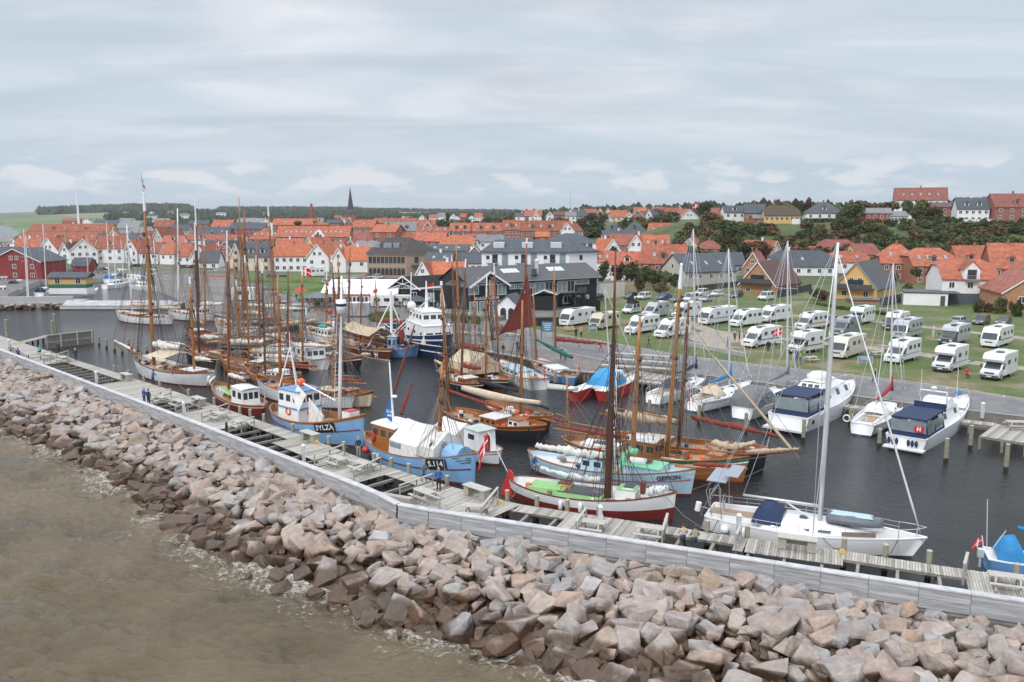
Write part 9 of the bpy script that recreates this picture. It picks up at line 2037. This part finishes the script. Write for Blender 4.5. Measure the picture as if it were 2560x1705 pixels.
block('white_truck_body','white box truck on the quay behind the brown masts at left','truck',608,752,(5.5,2.4,2.7),CP['white'],0,win=1); block('wrapped_bales','black wrapped bale stack left of the first motorhome','bales',1368,815,(6.5,1.6,1.2),black,.1); block('parked_trailer','low grey boat trailer with box on the festival quay','trailer',748,778,(3.2,1.6,1.1),grey,.2)
for px,py,lab,h in ((1586,772,'white electric cabinet beside the pop-up camper van',2.6),(2332,842,'small white supply post between the rows of motorhomes',1.6),(1575,838,'white water post at the lawn edge by the blue striped motorhome',1.6)): service(px,py,lab,h,1.53)
for px,py,rz,lab in ((1422,828,.1,'new pale picnic table in front of the first white motorhome'),(2026,905,.3,'pale picnic table on the lawn with seated people'),(2192,892,.2,'picnic table behind the blue signboard')): picnic(px,py,rz,lab,1.54,mat('new_pine',(.55,.38,.22),.7,.1) if px<1500 else oldwood3)
for k,(px,py) in enumerate([(1448,876),(1491,882),(1587,897),(1790,912),(1890,930),(1998,938),(2113,955),(2232,970),(2366,990),(2508,1012),(1340,862),(1290,858)]):
 p=G(px,py,1.5); r0=thing('road_bollard','short pale bollard along the water side of the road','bollard',p,0,'bollards along the road'); m=MB(); m.cyl((0,0,0),.1,.85,8); m.build('shaft',concrete,r0); m=MB(); m.cyl((0,0,.85),.12,.1,8); m.build('cap',alu,r0)
for px,py,lab in ((2120,990,'white service pillar on the jetty bow of the large white cruiser'),(2455,1045,'white service pillar beside the yellow rescue post'),(1585,905,'white service pillar by the stepped platform')): service(px,py,lab,1.5,1.1)
def sign(px,py,w_,h,zc_,m_,lab,txt=None,frame=oldwood3):
 p=G(px,py,1.53); r0=thing('information_board',lab,'sign',p,-.1); m=MB(); m.box((0,0,zc_),(w_,.08,h)); b_=m.build('panel',m_,r0)
 for s in (-1,1): m=MB(); m.box((s*w_*.55,0,(zc_+h/2)/2),(.12,.12,zc_+h/2)); m.build('post',frame,r0)
 m=MB()
 for k in range(4): m.box((-.05*w_,-.05,zc_+h*(.3-.18*k)),(w_*(.7-.1*k),.02,h*.05))
 m.build('text_line',white,b_)
sign(1370,848,2.0,1.7,2.0,mat('board_blue',(.10,.20,.32),.4,.3,1.5),'dark framed blue information board on the quay beside the orange mast',None,black); sign(2162,912,1.7,.6,.9,mat('sign_blue',(.16,.32,.52),.5,.1),'low blue signboard at the roadside in front of the cream motorhome'); sign(1482,832,1.2,.5,.8,mat('sign_blue',(.16,.32,.52)),'low blue signboard in front of the old beige motorhome'); sign(1944,876,1.6,.12,1.2,white,'white barrier board at the paved camper entrance')
def flagpole(px,py,top,lab,z=1.5,w_=1.5,d=(-1,0,0),kind='dk',Y=None):
 p=G(px,py,z) if Y is None else HZ(px,py,Y); t=HZ(px,top,p.y); r0=thing('flagpole',lab,'flagpole',p); h=t.z-p.z; m=MB(); m.tube([(0,0,0),(0,0,h)],[.06,.03],6); m.build('pole',white,r0); flag(r0,(0,0,h-.1),w_,w_*.75,d,.35,kind=kind)
flagpole(1952,890,816,'white flagpole with large red and white flag among the motorhomes',1.53,1.4); flagpole(1745,540,507,'hilltop flagpole with red and white flag beside the round tree',Y=400,w_=3.2); flagpole(1084,775,706,'flagpole with red pennant in front of the black annexe',kind='red',w_=1.2); flagpole(543,662,602,'flagpole with red and white flag in front of the slate roofed houses',d=(1,0,0),w_=2.6); flagpole(757,770,664,'tall flag mast with red and white flag above the town green',d=(1,0,0),w_=2.4); flagpole(932,690,668,'first small flagpole at the tan brick hall',w_=1.6,d=(1,0,0)); flagpole(944,692,668,'second small flagpole at the tan brick hall',w_=1.6,d=(-1,0,0)); flagpole(945,785,720,'white flagpole by the food trailer',kind='red',w_=1.0)
p=G(1090,792,1.5); q=G(1240,803,1.5); r0=thing('restaurant_terrace','raised timber terrace with slatted balustrade in front of the black restaurant','terrace',p,atan2(q.y-p.y,q.x-p.x)); L=(q-p).length; m=MB(); m.box((L/2,2.6,.35),(L,5.2,.7)); m.build('deck',oldwood2,r0); m=MB()
for i in range(int(L/.35)): m.box((i*.35,-.02,1.15),(.1,.06,.95))
m.bar((0,-.02,1.68),(L,-.02,1.68),.14,.08); m.build('balustrade',oldwood,r0)
for k in range(4): picnic(1120+32*k,786+2.2*k,.1,f'terrace table on the restaurant deck, {ORD[k]}',2.2)
for px0,py0,px1,py1,lab in ((1190,838,1235,842,'pale bench on the quay by the dark spar, left one'),(1262,840,1305,845,'pale bench on the quay by the red sail, right one')):
 p=G(px0,py0,1.5); q=G(px1,py1,1.5); r0=thing('quay_bench',lab,'bench',p); m=MB(); m.bar((0,0,.5),(q.x-p.x,q.y-p.y,.5),.5,.08); m.build('seat',oldwood3,r0)
 for f_ in (.12,.88): m=MB(); m.box(((q.x-p.x)*f_,(q.y-p.y)*f_,.23),(.3,.4,.46)); m.build('leg',oldwood2,r0)
for px,py,lab in ((826,786,'red round buoy standing on the quay, left'),(841,794,'pinkish red buoy on the quay, right')): p=G(px,py,1.5); tag(MB().ball(p+Vector((0,0,.6)),.55,0,10,7,(1,1,1.15)).build('buoy',redp,None,True),lab,'buoy')
p=G(1840,866,1.5); r0=thing('flower_trough','flower trough with yellow blossoms among the people by the motorhome','planter',p); m=MB(); m.box((0,0,.3),(1.4,.5,.6)); m.build('trough',oldwood2,r0); m=MB()
for k in range(90): a=Vector((R.uniform(-.65,.65),R.uniform(-.22,.22),R.uniform(.6,.95))); m.poly([a,a+Vector((.08,0,.03)),a+Vector((.05,.05,.08))])
m.build('blossom',yellowm,r0)
block('plank_stack','stack of grey wooden planks lying on the jetty gap by the wall kink','planks',985,1262,(3.0,.5,.3),oldwood,-.45,1.3)
for px,py in ((1790,880),(1850,890)): pass
m=MB(); a=G(1706,862,1.5); b_=G(1862,893,1.5); m.bar(a+Vector((0,0,.3)),b_+Vector((0,0,.3)),.5,.7); tag(m.build('low_retaining_wall',concrete),'low concrete retaining wall beside the paved camper entrance','wall')
# ------------------------------------------------------------------haze
vm=bpy.data.materials.new('haze_air'); vm.use_nodes=True; t=vm.node_tree
for n_ in list(t.nodes):
 if n_.type=='BSDF_PRINCIPLED': t.nodes.remove(n_)
pv=t.nodes.new('ShaderNodeVolumePrincipled'); pv.inputs['Color'].default_value=(.86,.90,.95,1); pv.inputs['Density'].default_value=8.5e-5; pv.inputs['Anisotropy'].default_value=0.2
t.links.new(pv.outputs[0],t.nodes['Material Output'].inputs['Volume'])
hz=MB(); hz.box((0,5800,48),(23000,12900,106)); ho=hz.build('haze',vm); tag(ho,'faint pale haze in the air over the whole harbour and town','haze',kind='stuff')
